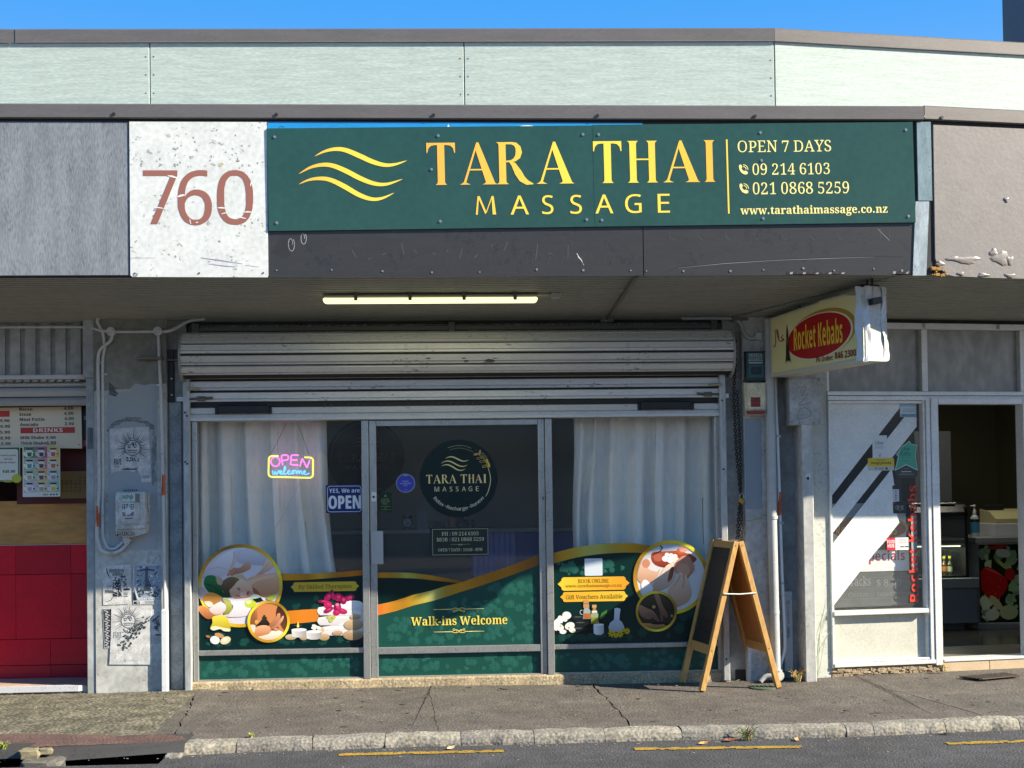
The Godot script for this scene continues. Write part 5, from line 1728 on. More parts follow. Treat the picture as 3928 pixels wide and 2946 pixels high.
func window_prints():
	var pm = print_mat("vinyl", 0.35, 0.4)
	# ---- left window
	var L = thing("window_graphic", "left window graphic of a resting client, orchids, towels and candle on dark green", "window graphic", V(-1.2, 0.28, 0.004))
	var a = art(0.0045)
	a.units(-1.8195, 1.078, 170, 103, 0.0007117, -0.000705)
	var low = vv([172, 470, 300, 480, 600, 490, 1060, 470, 1400, 462, 1690, 445, 1915, 432])
	a.poly(smooth(low, 4) + vv([1915, 1228, 172, 1228]), "0c2622", 0)
	damask(a, 180, 1030, 1900, 1220, 26, 3, ["17433a", "1c4a41", "0f332d"], 1)
	damask(a, 1080, 640, 1900, 980, 14, 4, ["123a33", "16423a", "0d2f2a"], 1)
	gold_band(a, smooth(vv([1040, 425, 1250, 432, 1450, 428, 1700, 415, 1915, 403]), 3), smooth(vv([1040, 498, 1250, 500, 1450, 490, 1700, 474, 1915, 459]), 3), ["a56e1c", "c98a1e", "c08622", "b9801f", "a8741f", "b8891f", "c99a30", "b5862a", "a36c22", "a8661c", "b5701c", "b86a1c", "a8601c"])
	gold_band(a, vv([430, 872, 560, 880, 700, 880, 860, 870, 1110, 828, 1270, 818, 1440, 812]), vv([430, 990, 560, 994, 700, 990, 860, 985, 1110, 968, 1270, 960, 1440, 945]), ["c9a02a", "c9a82e", "b98a22", "b98a22", "c9781e", "d87e22", "cf7a24"])
	# big picture: client lying face down, therapist's hands at the back
	a.ell(615, 548, 428, 432, "cfcad0", 6, 0.0, 48)
	a.blob([205, 440, 330, 300, 470, 190, 620, 150, 560, 260, 480, 420, 300, 470], "e8e4e6>bdb4bc", 7)
	a.blob([540, 180, 700, 140, 880, 240, 960, 330, 760, 330, 600, 300], "d5d4de>aaa8b4", 7)
	a.line([270, 372, 380, 345, 480, 372, 540, 400], 9, "c3b0aa", 8); a.line([560, 190, 540, 300, 490, 420], [10, 16, 22], "cdb49c", 8); a.line([620, 170, 570, 280, 520, 400], [6, 12, 12], "d0bca8", 8)
	a.blob([500, 390, 560, 360, 620, 350, 690, 290, 724, 330, 720, 370, 640, 410, 560, 425, 520, 440], "d3a386>9c6448", 8)
	a.blob([470, 440, 520, 380, 560, 350, 540, 420], "b8846a", 9)
	a.blob([775, 445, 830, 390, 860, 340, 905, 255, 950, 280, 975, 330, 940, 380, 880, 410, 830, 440], "ecd0b8>c09478", 8)
	a.line([800, 435, 850, 395, 890, 350, 915, 300], 4, "b58c74", 9); a.line([830, 438, 880, 400, 920, 370], 4, "b58c74", 9)
	a.blob([690, 480, 790, 440, 900, 425, 1000, 425, 1026, 560, 1000, 640, 880, 680, 800, 650, 740, 560], "dcb090>b98058", 8)
	a.blob([735, 560, 790, 600, 830, 660, 770, 640, 735, 600], "9a5a40", 9)
	a.blob([690, 500, 900, 440, 1010, 440, 940, 470, 800, 500, 730, 540], "dfb796", 9)
	a.blob([470, 470, 560, 430, 640, 430, 690, 500, 600, 470, 500, 520], "cbb38a", 8)
	a.blob([415, 560, 430, 500, 500, 455, 590, 470, 640, 540, 600, 570, 540, 580, 500, 660, 470, 650, 430, 600], "7a6448>38291c", 9)
	a.blob([500, 600, 540, 555, 600, 490, 660, 500, 720, 540, 745, 580, 745, 640, 710, 670, 640, 690, 560, 682, 520, 650], "e6c2a6>c08a6c", 10)
	a.line([578, 580, 596, 572, 615, 585], 7, "4f3a30", 11); a.ell(600, 592, 14, 6, "7b5c4c", 11, 0.2); a.line([560, 660, 590, 655, 610, 670], 8, "5b4438", 11)
	a.ell(695, 628, 15, 24, "c2564e", 11, 0.5); a.line([640, 610, 655, 640, 640, 655], 5, "c08f78", 11); a.ell(650, 640, 40, 30, "e2b9a2", 10)
	# flowers and pale stones in front of it
	a.blob([232, 520, 250, 450, 300, 430, 360, 450, 410, 540, 440, 620, 530, 665, 430, 670, 340, 640, 270, 600], "2f7a48>0e3a20", 12)
	a.line([250, 520, 330, 550, 420, 630], 10, "143f26", 13); a.blob([360, 450, 420, 470, 430, 520, 380, 530], "b7a07c", 12)
	a.blob([172, 570, 220, 560, 270, 640, 250, 700, 200, 690, 172, 650], "b7a7a4", 13)
	a.blob([225, 700, 240, 640, 300, 615, 380, 640, 425, 690, 330, 750, 280, 770], "dca04c>a8662a", 14); a.blob([235, 715, 300, 710, 330, 750, 280, 770], "e2d2bd", 15)
	a.blob([290, 790, 370, 730, 430, 725, 465, 770, 440, 830, 360, 855, 310, 830], "f0e2de>c9aeaa", 15)
	a.blob([172, 770, 220, 755, 300, 800, 360, 850, 320, 890, 260, 895, 190, 830], "d2905c>9a5830", 14)
	a.blob([430, 690, 500, 700, 530, 770, 510, 830, 440, 850, 465, 770], "c4c464>7f8430", 14)
	a.blob([430, 680, 560, 690, 690, 680, 760, 660, 730, 780, 690, 870, 480, 880, 500, 840, 540, 760], "f2eff0>cfc6c8", 13)
	a.ell(720, 740, 60, 48, "bccb3a", 14); a.ell(700, 720, 36, 26, "dbe49a", 15); a.blob([720, 660, 780, 640, 830, 670, 760, 690], "d9e2c4", 15); a.blob([750, 690, 830, 680, 850, 715, 780, 725], "1c231c", 14)
	a.blob([890, 690, 940, 660, 990, 650, 980, 690, 930, 710], "aebf3c", 14); a.blob([830, 670, 880, 690, 860, 710], "eef0ea", 15)
	a.blob([320, 880, 380, 860, 460, 870, 500, 950, 505, 1030, 450, 1030, 400, 1005, 330, 1020, 295, 1000, 320, 940], "e0d048>a8921c", 15)
	a.blob([300, 995, 340, 975, 400, 985, 460, 1000, 505, 1010, 500, 1034, 440, 1030, 400, 1008, 330, 1022], "dad6b4", 16)
	for q in [[345, 1125, 52, 44, "d6d9d6"], [455, 1130, 58, 40, "d8c49c"], [390, 1075, 50, 24, "b88a5c"], [350, 1110, 26, 20, "eceeea"], [450, 1125, 30, 20, "eae0c8"], [272, 1085, 24, 13, "a8643c"]]:
		a.ell(q[0], q[1], q[2], q[3], q[4], 12, -0.4 if q[0] > 400 else 0.3, 16)
	fill_ring(a, 615, 548, 411, 446, 11, 1.2)
	# small picture: stone stack and a back massage by lamp light
	a.ell(912, 938, 205, 212, "c9824e", 17, 0.0, 44)
	a.blob([712, 860, 780, 780, 790, 950, 712, 990], "b87a4a>7c4824", 18); a.blob([1020, 765, 1085, 830, 1115, 940, 1085, 1040, 1030, 960, 990, 860], "3a221a>6a4030", 18)
	for q in [[730, 960], [745, 950], [762, 945]]: a.line([q[0], 820, q[0] + 6, q[1]], 5, "8a5632", 19)
	a.blob([770, 990, 830, 930, 846, 900, 840, 890, 852, 885, 858, 868, 878, 868, 880, 884, 896, 892, 892, 910, 915, 945, 920, 980, 800, 1010], "3c342c>17130f", 19)
	a.ell(785, 938, 20, 22, "d6a04c", 19)
	a.blob([915, 980, 960, 930, 1000, 880, 1000, 860, 1030, 850, 1035, 900, 1000, 960, 940, 1010], "d2936a>96583a", 20); a.blob([935, 1005, 990, 970, 1050, 890, 1072, 880, 1060, 930, 1000, 1000, 950, 1020], "e0a67c>a86a48", 21)
	a.blob([735, 1080, 770, 1000, 850, 975, 920, 990, 930, 1030, 900, 1070, 800, 1095], "e6ac80>b87248", 20); a.blob([715, 970, 770, 975, 765, 1040, 740, 1060, 712, 1010], "e2cdb8", 20)
	a.ell(985, 1015, 36, 26, "6b4634", 21); a.ell(992, 1024, 26, 18, "c58a68", 22)
	a.blob([760, 1090, 900, 1075, 940, 1040, 1020, 1035, 1070, 1070, 1000, 1120, 912, 1140, 830, 1125], "f2e8d8>cbb898", 20)
	fill_ring(a, 912, 938, 196, 224, 23, 2.2)
	# name plate, towels, orchid, candles, stones
	plaque(a, 1147, 1873, 522, 625, "b8932a", "cdb23a", 8)
	a.text("By Skilled Therapists", "serif", 1230, 606, 1793, 550, "2c2a1c", 9)
	for i in 3:
		var y = 775 + i * 108
		a.poly(smooth(vv([1440, y + 20, 1425, y + 60, 1450, y + 100, 1520, y + 108, 1700, y + 112, 1910, y + 118, 1910, y - 20, 1780, y - 45, 1650, y - 5]), 3), ["f0eeec>cfcac8", "ebe9e6>c6c1be", "efedea>c9c4c0"][i], 8)
		a.line([1450, y + 104, 1600, y + 108, 1905, y + 112], 5, "b9b5b4", 9)
		a.line([1470, y + 52, 1650, y + 48, 1905, y + 40], 3, "c9c6c4", 9)
	for q in [[1545, 680, 34, 60, 0.7], [1490, 735, 58, 18, 0.1], [1590, 660, 20, 58, -0.2], [1650, 690, 46, 44, 0.3], [1700, 720, 34, 50, -0.4], [1770, 700, 60, 30, -0.25], [1540, 770, 46, 42, 0.5], [1640, 800, 40, 52, 0.2], [1690, 840, 58, 30, 0.3], [1630, 855, 36, 34, 0.0], [1545, 825, 56, 28, -0.5]]:
		a.ell(q[0], q[1], q[2], q[3], ["9c1a4e", "b31f58", "8a1444"][int(q[0]) % 3], 11, q[4], 14)
		a.ell(q[0] + 6, q[1] - 6, q[2] * 0.5, q[3] * 0.4, "c23a6c", 12, q[4], 10)
	a.ell(1640, 770, 20, 16, "e0789a", 13)
	for q in [[1550, 905], [1600, 905], [1572, 940]]: a.ell(q[0], q[1], 22, 20, "b9ba4c", 12)
	for q in [[1830, 905, 58, 30, "d8b48c>9b8164"], [1810, 990, 115, 60, "d0b088>957e61"], [1805, 1100, 120, 56, "c2a078>8b7356"], [1830, 1070, 90, 20, "d6bc98>9a876d"], [1640, 1075, 55, 28, "cfa988>957961"], [1145, 1108, 60, 31, "d8c09c>9b8a70"], [1280, 1108, 46, 38, "d2b894>97846a"], [1497, 1115, 57, 38, "d0ae80>957d5c"], [1460, 1040, 40, 36, "ccb090"]]:
		if q[0] + q[2] > 1912: q[2] = 1912 - q[0]
		a.ell(q[0], q[1], q[2], q[3], q[4], 13, 0.0, 20)
	for q in [[1232, 1032, 80, 82], [1388, 1056, 82, 84]]:
		a.poly([q[0] - q[2], q[1], q[0] + q[2], q[1], q[0] + q[2] - 6, q[1] + q[3] - 12, q[0] + 30, q[1] + q[3], q[0] - 30, q[1] + q[3], q[0] - q[2] + 6, q[1] + q[3] - 12], "d8d5d2|989490", 14)
		a.ell(q[0], q[1], q[2], 17, "ece8e0", 15)
	for q in [[1400, 1000, 34, 20], [1440, 1015, 30, 18], [1385, 1020, 28, 14]]: a.ell(q[0], q[1], q[2], q[3], "e3e2d4", 14, 0.5, 12)
	a.ell(1221, 985, 46, 5, "5a5a34", 14); a.poly([1208, 1000, 1216, 960, 1222, 930, 1230, 965, 1234, 1000, 1222, 1012], "efcf52", 16); a.poly([1215, 1000, 1222, 968, 1228, 1000], "fbf3c8", 17)
	a.line([1222, 1005, 1222, 1030], 4, "2a2420", 16)
	put("print", a, pm, L)
	a = art(0.0008)
	a.rect(-1.813, 0.060, -0.579, 0.240, "16473f", 0)
	damask(a, -1.81, 0.062, -0.60, 0.24, 34, 14, GREENS, 1)
	put("kick_print", a, pm, L)
	# ---- door
	var D = thing("door_graphic", "dark green door graphic with crossing gold ribbons inviting walk-ins", "door graphic", V(0.15, 0.28, 0.004))
	a = art(0.0045)
	a.units(-0.467, 0.847, 208, 275, 0.000693, -0.00069)
	a.poly(smooth(vv([208, 300, 400, 306, 600, 318, 800, 344, 1000, 385, 1165, 430]), 3) + smooth(vv([1180, 440, 1300, 400, 1640, 290, 1983, 180]), 3) + vv([1983, 1098, 208, 1098]), "0b2320", 0)
	a.poly(vv([208, 700, 520, 640, 950, 520, 1300, 420, 1640, 310, 1983, 200, 1983, 1098, 208, 1098]), "16473f", 1)
	damask(a, 215, 760, 1980, 1095, 42, 5, GREENS, 2)
	damask(a, 950, 560, 1980, 800, 20, 6, GREENS, 2)
	damask(a, 1400, 380, 1980, 580, 12, 7, GREENS, 2)
	gold_band(a, smooth(vv([206, 275, 350, 276, 520, 282, 660, 296, 800, 318, 980, 352, 1165, 396]), 2), smooth(vv([206, 335, 350, 337, 520, 343, 660, 352, 800, 370, 980, 394, 1130, 413]), 2), ["b0741c", "b8801f", "a9781f", "a08a34", "a9a24c", "a89a40", "a38232", "a87a26", "b07c1e", "a06c1c", "94601c", "8a581c", "80501c"])
	gold_band(a, smooth(vv([205, 630, 400, 590, 600, 527, 800, 485, 950, 438, 1120, 402, 1300, 340, 1640, 235, 1983, 108]), 2), smooth(vv([205, 748, 400, 706, 600, 645, 800, 602, 950, 560, 1120, 505, 1300, 455, 1640, 345, 1983, 225]), 2), ["c8642a", "cf7f2e", "b47c20", "a8781c", "b08c2a", "b3a444", "b8b468", "a9a050", "a8842c", "b07f20", "b8801f", "b0781e", "a8701c", "9c661c", "a46e1c", "8e5c1c", "7c5020"], 6)  # orange start of the lower ribbon paints in its sunlit stretch
	a.text("Walk-ins Welcome", "serifb", 568, 871, 1630, 768, "e0cc5c", 8)
	for q in [[695, 1.0], [943, -1.0]]:
		a.line([815, q[0], 950, q[0], 1025, q[0]], [3, 8, 8], "e0d483", 8); a.line([1375, q[0], 1240, q[0], 1163, q[0]], [3, 8, 8], "e0d483", 8)
		a.line(smooth(vv([1020, q[0], 1050, q[0] - 12 * q[1], 1085, q[0] - 6 * q[1], 1110, q[0] + 18 * q[1], 1140, q[0] + 20 * q[1]]), 4), 7, "e0cf6a", 8)
		a.line(smooth(vv([1168, q[0], 1140, q[0] - 12 * q[1], 1105, q[0] - 6 * q[1], 1080, q[0] + 18 * q[1], 1050, q[0] + 20 * q[1]]), 4), 7, "e0cf6a", 8)
		for x in [1040, 1150]: a.ring(x, q[0] + 22 * q[1], 8, 14, "e0cf6a", 8, 0.0, TAU, 12)
		for x in [1070, 1120]: a.ring(x, q[0] + 12 * q[1], 5, 10, "e0cf6a", 8, 0.0, TAU, 10)
	put("print", a, pm, D)
	a = art(0.0008)
	a.rect(-0.464, 0.058, 0.768, 0.224, "16473f", 0)
	damask(a, -0.46, 0.06, 0.766, 0.224, 34, 15, GREENS, 1)
	put("kick_print", a, pm, D)
	# ---- right window
	var R = thing("window_graphic", "right window graphic of foot and stone massage pictures on dark green", "window graphic", V(1.5, 0.28, 0.004))
	a = art(0.0045)
	a.units(0.874, 1.059, 90, 50, 0.000885, -0.000862)
	var tops = smooth(vv([90, 150, 300, 100, 500, 76, 700, 70, 830, 78, 960, 100]), 3)
	var bots = smooth(vv([90, 243, 300, 192, 500, 165, 700, 155, 830, 158, 900, 166]), 3)
	a.poly(bots + vv([960, 200, 1250, 640, 1519, 780, 1519, 957, 92, 957, 92, 243]), "0c2925", 0)
	a.poly(vv([1200, 600, 1519, 600, 1519, 957, 1100, 957]), "0c2925", 0)
	damask(a, 100, 210, 800, 360, 16, 8, GREENS, 1)
	damask(a, 760, 600, 1500, 940, 14, 9, ["143d35", "194439", "0e302b"], 1)
	damask(a, 110, 850, 800, 950, 12, 10, ["143d35", "194439", "0e302b"], 1)
	gold_band(a, tops, bots, ["a8741c", "b88520", "b8902a", "b39a38", "b5a94e", "b0a85a", "b0a850", "a89a40", "b09030", "b8902a", "b88a1e", "b8861c", "b0801c", "a87a1c", "9c701c", "94681c"])
	# the square code beside the booking plate is left as a blank card
	a.rrect(367, 357, 523, 203, 8, "c9d2d8", 6)
	plaque(a, 130, 757, 367, 486, "e09426", "ecc43a", 6)
	plaque(a, 150, 742, 498, 586, "d98f26", "e6bc38", 6)
	a.text("BOOK ONLINE", "serif", 308, 420, 577, 386, "6b5520", 8)
	a.text("www.tarathaimassage.co.nz", "serif", 196, 466, 690, 430, "6b5520", 8)
	a.text("Gift Vouchers Available", "serif", 200, 563, 695, 523, "5f4b20", 8)
	# foot massage picture
	a.ell(1122, 382, 310, 320, "d6d3cf", 7, 0.0, 48)
	a.blob([850, 220, 960, 130, 1060, 82, 1240, 88, 1330, 150, 1120, 150, 960, 200], "b9c0c6", 8)
	a.blob([960, 160, 1060, 150, 1200, 150, 1330, 200, 1340, 240, 1230, 300, 1040, 290, 960, 240], "b0543c>7a2c1c", 9); a.line([1020, 80, 1050, 120, 1030, 150, 960, 180], 12, "5e2a22", 9)
	for q in [[1010, 205, 40, "b06048"], [1280, 200, 34, "a8523c"], [1090, 180, 20, "e8e2dc"], [1125, 185, 20, "efeae4"], [1160, 195, 22, "e9e2da"], [1075, 215, 30, "ece6df"], [1120, 225, 34, "f0ebe5"], [1170, 230, 30, "e6ddd4"], [1210, 150, 34, "cc5a3c"], [1235, 125, 40, "d8a08c"]]:
		a.ell(q[0], q[1], q[2], q[2] * 0.9, q[3], 10, 0.0, 14)
	a.blob([830, 330, 860, 250, 890, 215, 930, 220, 945, 260, 920, 300, 1000, 330, 1030, 300, 990, 400, 940, 430, 880, 440, 830, 400], "e6c2a8>bd8a6c", 11); a.ell(905, 255, 34, 40, "c98468", 12)
	a.blob([940, 480, 1010, 380, 1080, 280, 1160, 250, 1230, 280, 1180, 330, 1140, 420, 1080, 480, 960, 520], "ead2bc>b8947a", 11)
	a.blob([1150, 290, 1170, 240, 1230, 200, 1290, 215, 1320, 270, 1320, 330, 1280, 380, 1250, 430, 1200, 360, 1160, 340], "dd9c7c>b06848", 12)
	a.ell(1245, 240, 60, 48, "cf9070", 13, -0.3); a.ell(1230, 320, 60, 60, "d99f80", 13)
	for q in [[1285, 240, 16], [1305, 262, 14], [1316, 288, 13], [1318, 315, 12]]: a.ell(q[0], q[1], q[2], q[2] * 1.1, "c98a6c", 14)
	a.blob([1190, 350, 1220, 345, 1230, 400, 1250, 360, 1275, 420, 1300, 520, 1270, 600, 1200, 640, 1150, 640, 1090, 520, 1130, 440], "ecc8ac>c08e6c", 13)
	a.line([1205, 360, 1190, 400, 1140, 470], 14, "d3a486", 14); a.line([1235, 370, 1235, 430, 1220, 480], 12, "c99878", 14)
	a.blob([860, 440, 900, 400, 960, 470, 940, 520, 880, 530], "f5f4f2>cfcac6", 12)
	a.blob([1050, 600, 1130, 560, 1160, 520, 1180, 620, 1130, 670, 1060, 650], "e9e4df", 12)
	a.blob([1090, 420, 1120, 300, 1150, 300, 1130, 390], "8e5038", 12)
	fill_ring(a, 1122, 382, 300, 332, 15, 0.4)
	# hot stone picture
	a.ell(988, 684, 165, 168, "33291f", 16, 0.0, 44)
	a.blob([850, 620, 900, 560, 1010, 530, 1100, 600, 1130, 700, 1040, 640, 940, 640], "52442f>231a10", 17); a.ell(966, 643, 15, 15, "b99a54", 18); a.ell(1122, 726, 11, 11, "a08a50", 18)
	a.blob([832, 620, 900, 650, 960, 680, 1000, 740, 1015, 775, 1000, 780, 960, 740, 930, 755, 880, 745, 840, 700], "a87c64>5e3e2e", 19); a.blob([970, 530, 1010, 530, 1040, 620, 1060, 660, 1088, 720, 1070, 745, 1050, 720, 1040, 785, 1025, 780, 1020, 700, 1005, 640], "a0745a>5c3a28", 19)
	for q in [[900, 700, 980, 760], [920, 690, 995, 745], [1030, 680, 1045, 770]]: a.line([q[0], q[1], q[2], q[3]], 5, "6b4838", 20)
	a.ell(1000, 790, 60, 12, "191817", 20); a.ell(1100, 800, 46, 14, "191817", 20); a.blob([850, 790, 940, 790, 1030, 800, 1110, 800, 1060, 840, 988, 850, 900, 830], "b48a52>6e4c24", 18)
	fill_ring(a, 988, 684, 160, 181, 21, 3.0)
	# orchid, oil, stones, candle, herbal ball and daisies
	a.poly([98, 830, 300, 740, 480, 740, 560, 800, 520, 860, 300, 872, 98, 868], "101312", 5)
	for q in [[310, 730, 66, 28], [330, 780, 70, 26], [300, 830, 90, 30], [470, 830, 70, 20]]: a.ell(q[0], q[1], q[2], q[3], "1b1e1e", 7, 0.0, 18); a.ell(q[0] - 8, q[1] - 9, q[2] * 0.55, 6, "4b5150", 8, 0.0, 10)
	for q in [[120, 770, 30, 46, 0.5], [150, 740, 26, 36, -0.2], [205, 705, 40, 34, 0.2], [185, 735, 30, 22, 0.8], [140, 810, 40, 30, 0.3], [170, 850, 30, 20, 0.0], [230, 800, 44, 34, -0.3], [250, 835, 30, 24, 0.4], [110, 800, 18, 40, 0.0]]:
		if q[0] - q[2] < 92: q[2] = q[0] - 92
		a.ell(q[0], q[1], q[2], q[3], "dcdbd6", 9, q[4], 14)
	for q in [[150, 800], [222, 815], [265, 850]]: a.ell(q[0], q[1], 9, 8, "b9b04c", 10)
	a.poly([352, 660, 360, 640, 395, 640, 412, 670, 410, 740, 345, 740], "9aa29a", 10); a.poly([352, 572, 398, 572, 402, 640, 350, 640], "b88c58", 11); a.rect(352, 600, 400, 606, "8a6438", 12)
	a.ring(340, 680, 16, 22, "a9b2aa", 10, 1.4, 4.8, 10); a.poly([352, 690, 408, 690, 406, 738, 350, 738], "a0683c", 11)
	a.poly([415, 700, 430, 675, 465, 675, 480, 700, 478, 782, 416, 782], "939d76", 12); a.poly([428, 615, 464, 615, 466, 640, 426, 640], "c29a62", 13); a.rect(432, 640, 460, 676, "a97c48", 13); a.poly([418, 728, 477, 728, 476, 780, 418, 780], "8a8a2a", 13); a.rect(424, 668, 470, 686, "d8d8ce", 14)
	a.poly([487, 735, 510, 690, 556, 660, 556, 690, 530, 725, 500, 745], "3c6b2c", 9); a.ell(392, 715, 24, 14, "b8602c", 12)
	a.poly([437, 790, 527, 790, 526, 868, 500, 884, 462, 884, 438, 868], "e2e3e2|a9abaa", 14); a.ell(482, 792, 45, 9, "e6e6e2", 15); a.poly([474, 790, 479, 762, 485, 790], "d8c060", 16)
	a.poly([622, 650, 650, 646, 674, 656, 662, 750, 690, 780, 706, 820, 690, 860, 580, 860, 566, 820, 580, 780, 616, 752], "dcdfe2>9ea2a8", 14)
	for i in 6: a.line([584 + i * 22, 858, 590 + i * 20, 800, 632 + i * 5, 752], 2.5, "9ea2a6", 15)
	for i in 5: a.line([620, 664 + i * 18, 668, 668 + i * 18], 2.5, "a9adb0", 15)
	for q in [[595, 872, 36], [665, 878, 34], [728, 855, 30], [630, 890, 24], [694, 845, 20]]:
		for k in 8: a.ell(q[0] + cos(k * PI / 4) * q[2] * 0.6, q[1] + sin(k * PI / 4) * q[2] * 0.6, q[2] * 0.42, q[2] * 0.2, "c9a818", 16, k * PI / 4, 8)
		a.ell(q[0], q[1], q[2] * 0.28, q[2] * 0.25, "a0741a", 17, 0.0, 10)
	put("print", a, pm, R)
	a = art(0.0008)
	a.rect(0.878, 0.060, 2.138, 0.235, "16473f", 0)
	damask(a, 0.88, 0.06, 2.13, 0.235, 30, 16, GREENS, 1)
	put("kick_print", a, pm, R)
	# ---- round emblem, cards and stickers
	var E = thing("round_emblem", "round dark green emblem with gold waves and leafy sprig on the door glass", "emblem", V(0.15, 1.256, 0.004))
	a = art(0.0045)
	a.units(-0.577, 1.852, 20, 308, 0.000696, -0.000695)
	a.ell(1077, 735, 426, 428, "0b211e", 0, 0.0, 72)
	wave_logo(a, 885, 490, 0.505, 0.528, "d8cf8a")
	a.grad = func(w): return gold_at(0.15 + 0.6 * absf(sin((w.x + 0.1) * 8.0))).lerp(Color(0.75, 0.68, 0.42), 0.6)
	for q in [["T", 722, 788], ["A", 797, 884], ["R", 890, 972], ["A", 972, 1055], ["T", 1100, 1168], ["H", 1184, 1252], ["A", 1256, 1340], ["I", 1350, 1382]]:
		letter(a, q[0], q[1], 787, -96, q[2] - q[1])
	a.grad = null
	for q in [["M", 812, 862], ["A", 898, 942], ["S", 978, 1008], ["S", 1046, 1076], ["A", 1112, 1156], ["G", 1186, 1226], ["E", 1266, 1298]]:
		a.text(q[0], "sans", q[1], 876, q[2], 824, "d9d3ae", 3)
	var word = "Relax \u00b7 Recharge \u00b7 Renew"
	var seg = []
	var tot = 0.0
	for ch in word:
		var wd = 0.34 if ch == " " else (0.3 if ch == "\u00b7" else glyphs(ch, "sans")[2].x / 0.27 + 0.10)
		seg.append(wd); tot += wd
	var at = 0.0
	for i in word.length():
		var t = PI * 0.5 + 0.895 - 1.79 * (at + seg[i] * 0.5) / tot
		if word[i] != " ":
			var g = glyphs(word[i], "sans")
			var drop = (g[1].y - glyphs("x", "sans")[1].y) * 108.0
			var wpx = (seg[i] - 0.10) * 1.79 * 362.0 / tot
			var hpx = g[2].y * 108.0
			var r_ = 362.0 - (drop + hpx * 0.5)
			var cx = 1077 + cos(t) * r_
			var cy = 725 + sin(t) * r_
			if word[i] == "\u00b7":
				a.ell(1077 + cos(t) * 345, 725 + sin(t) * 345, 5, 5, "c9c6a8", 3)
			else:
				a.text(word[i], "sans", cx - wpx / 2, cy + hpx / 2, cx + wpx / 2, cy - hpx / 2, "cfcbb0", 3, t - PI * 0.5)
		at += seg[i]
	a.line(smooth(vv([960, 398, 1020, 379, 1090, 371, 1160, 380, 1222, 405]), 3), 5, "8d8a60"); a.line(smooth(vv([982, 422, 1040, 404, 1100, 400, 1170, 414, 1246, 446]), 3), 5, "77744e")
	a.line(smooth(vv([1372, 938, 1402, 880, 1425, 790, 1428, 720, 1410, 640, 1402, 618]), 4), [4, 5, 6, 7, 7, 8, 8, 8, 8, 8, 8, 8, 8, 7, 7, 7, 6, 6, 6, 5, 5], "d8cc94")
	a.line(smooth(vv([1402, 620, 1380, 560, 1350, 515, 1300, 470]), 3), 5, "c9a852")
	for q in [[1315, 450, 1.35, "b08a52", 1], [1272, 470, 0.2, "b08a52", 1], [1350, 482, 1.9, "a9923e", 0], [1308, 515, 0.15, "a9923e", 0], [1375, 512, 1.9, "a9923e", 0], [1338, 550, 0.1, "a9923e", 0], [1394, 545, 1.9, "cdb04a", 1], [1413, 590, 1.75, "cdb04a", 1], [1368, 603, 0.3, "cdb04a", 0]]:
		a.ell(q[0], q[1], 30, 13, q[3], 3, -q[2], 14)
		if q[4] == 0: a.ell(q[0], q[1], 23, 8, "0b211e", 4, -q[2], 12)
	for q in [[1270, 425], [1335, 578], [1392, 505]]: a.ring(q[0], q[1], 3, 7, "4f4f36", 3, 0, TAU, 8)
	put("print", a, pm, E)
	var C = thing("phone_card", "dark green card with the shop's phone numbers and hours on the door", "notice", V(0.153, 0.964, 0.004))
	var m = MB.new(); m.bx(-0.067, 0.376, 0.962, 1.182, 0.0045, 0.006); put("card", m, mat("card_green", "0b1f1b", 0.4), C)
	a = art(0.0062)
	a.units(-0.577, 1.852, 20, 308, 0.000696, -0.000695)
	for q in [[782, 1290, 1394, 1294], [782, 1571, 1394, 1575], [782, 1290, 786, 1575], [1390, 1290, 1394, 1575]]: a.rect(q[0], q[1], q[2], q[3], "bcb890", 1)
	a.text("PH : 09 214 6103", "serif", 885, 1362, 1288, 1322, "d4cfa8"); a.text("MOB : 021 0868 5259", "serif", 828, 1425, 1347, 1385, "d4cfa8"); a.text("OPEN 7 DAYS : 10AM - 8PM", "serif", 845, 1535, 1330, 1503, "d4cfa8")
	a.line([980, 1460, 1195, 1460], 3, "a8a878"); a.ring(1075, 1464, 5, 9, "b9b98a", 2, 0, TAU, 10); a.ring(1100, 1464, 5, 9, "b9b98a", 2, 0, TAU, 10)
	put("print", a, pm, C)
	var S = thing("award_sticker", "round blue recommendation sticker on the door glass left of the emblem", "sticker", V(-0.246, 1.45, 0.004))
	a = art(0.0045)
	a.ell(-0.2465, 1.524, 0.0735, 0.0735, "7c86a8", 0, 0.0, 32); a.ell(-0.2465, 1.524, 0.065, 0.065, "3a44a6", 1, 0.0, 32); a.ell(-0.2465, 1.585, 0.016, 0.009, "7c86a8", 2)
	a.text("Highly", "sansb", -0.27, 1.53, -0.223, 1.545, "9fa8d8", 2); a.text("Recommended", "sansb", -0.288, 1.517, -0.205, 1.528, "9fa8d8", 2); a.text("2025", "sans", -0.262, 1.501, -0.231, 1.513, "9fa8d8", 2); a.text("Fresha", "sans", -0.262, 1.470, -0.231, 1.479, "8f98cf", 2)
	put("print", a, pm, S)
	S = thing("bell_notice", "small green please ring the bell notice by the door lock", "notice", V(-0.4, 1.306, 0.004))
	a = art(0.0045)
	a.rect(-0.449, 1.308, -0.352, 1.452, "10301f", 0)
	a.text("PLEASE", "serifb", -0.432, 1.398, -0.372, 1.408, "8f9a62"); a.text("RING THE", "serifb", -0.436, 1.381, -0.368, 1.392, "8f9a62"); a.text("BELL", "serifb", -0.422, 1.365, -0.384, 1.376, "8f9a62")
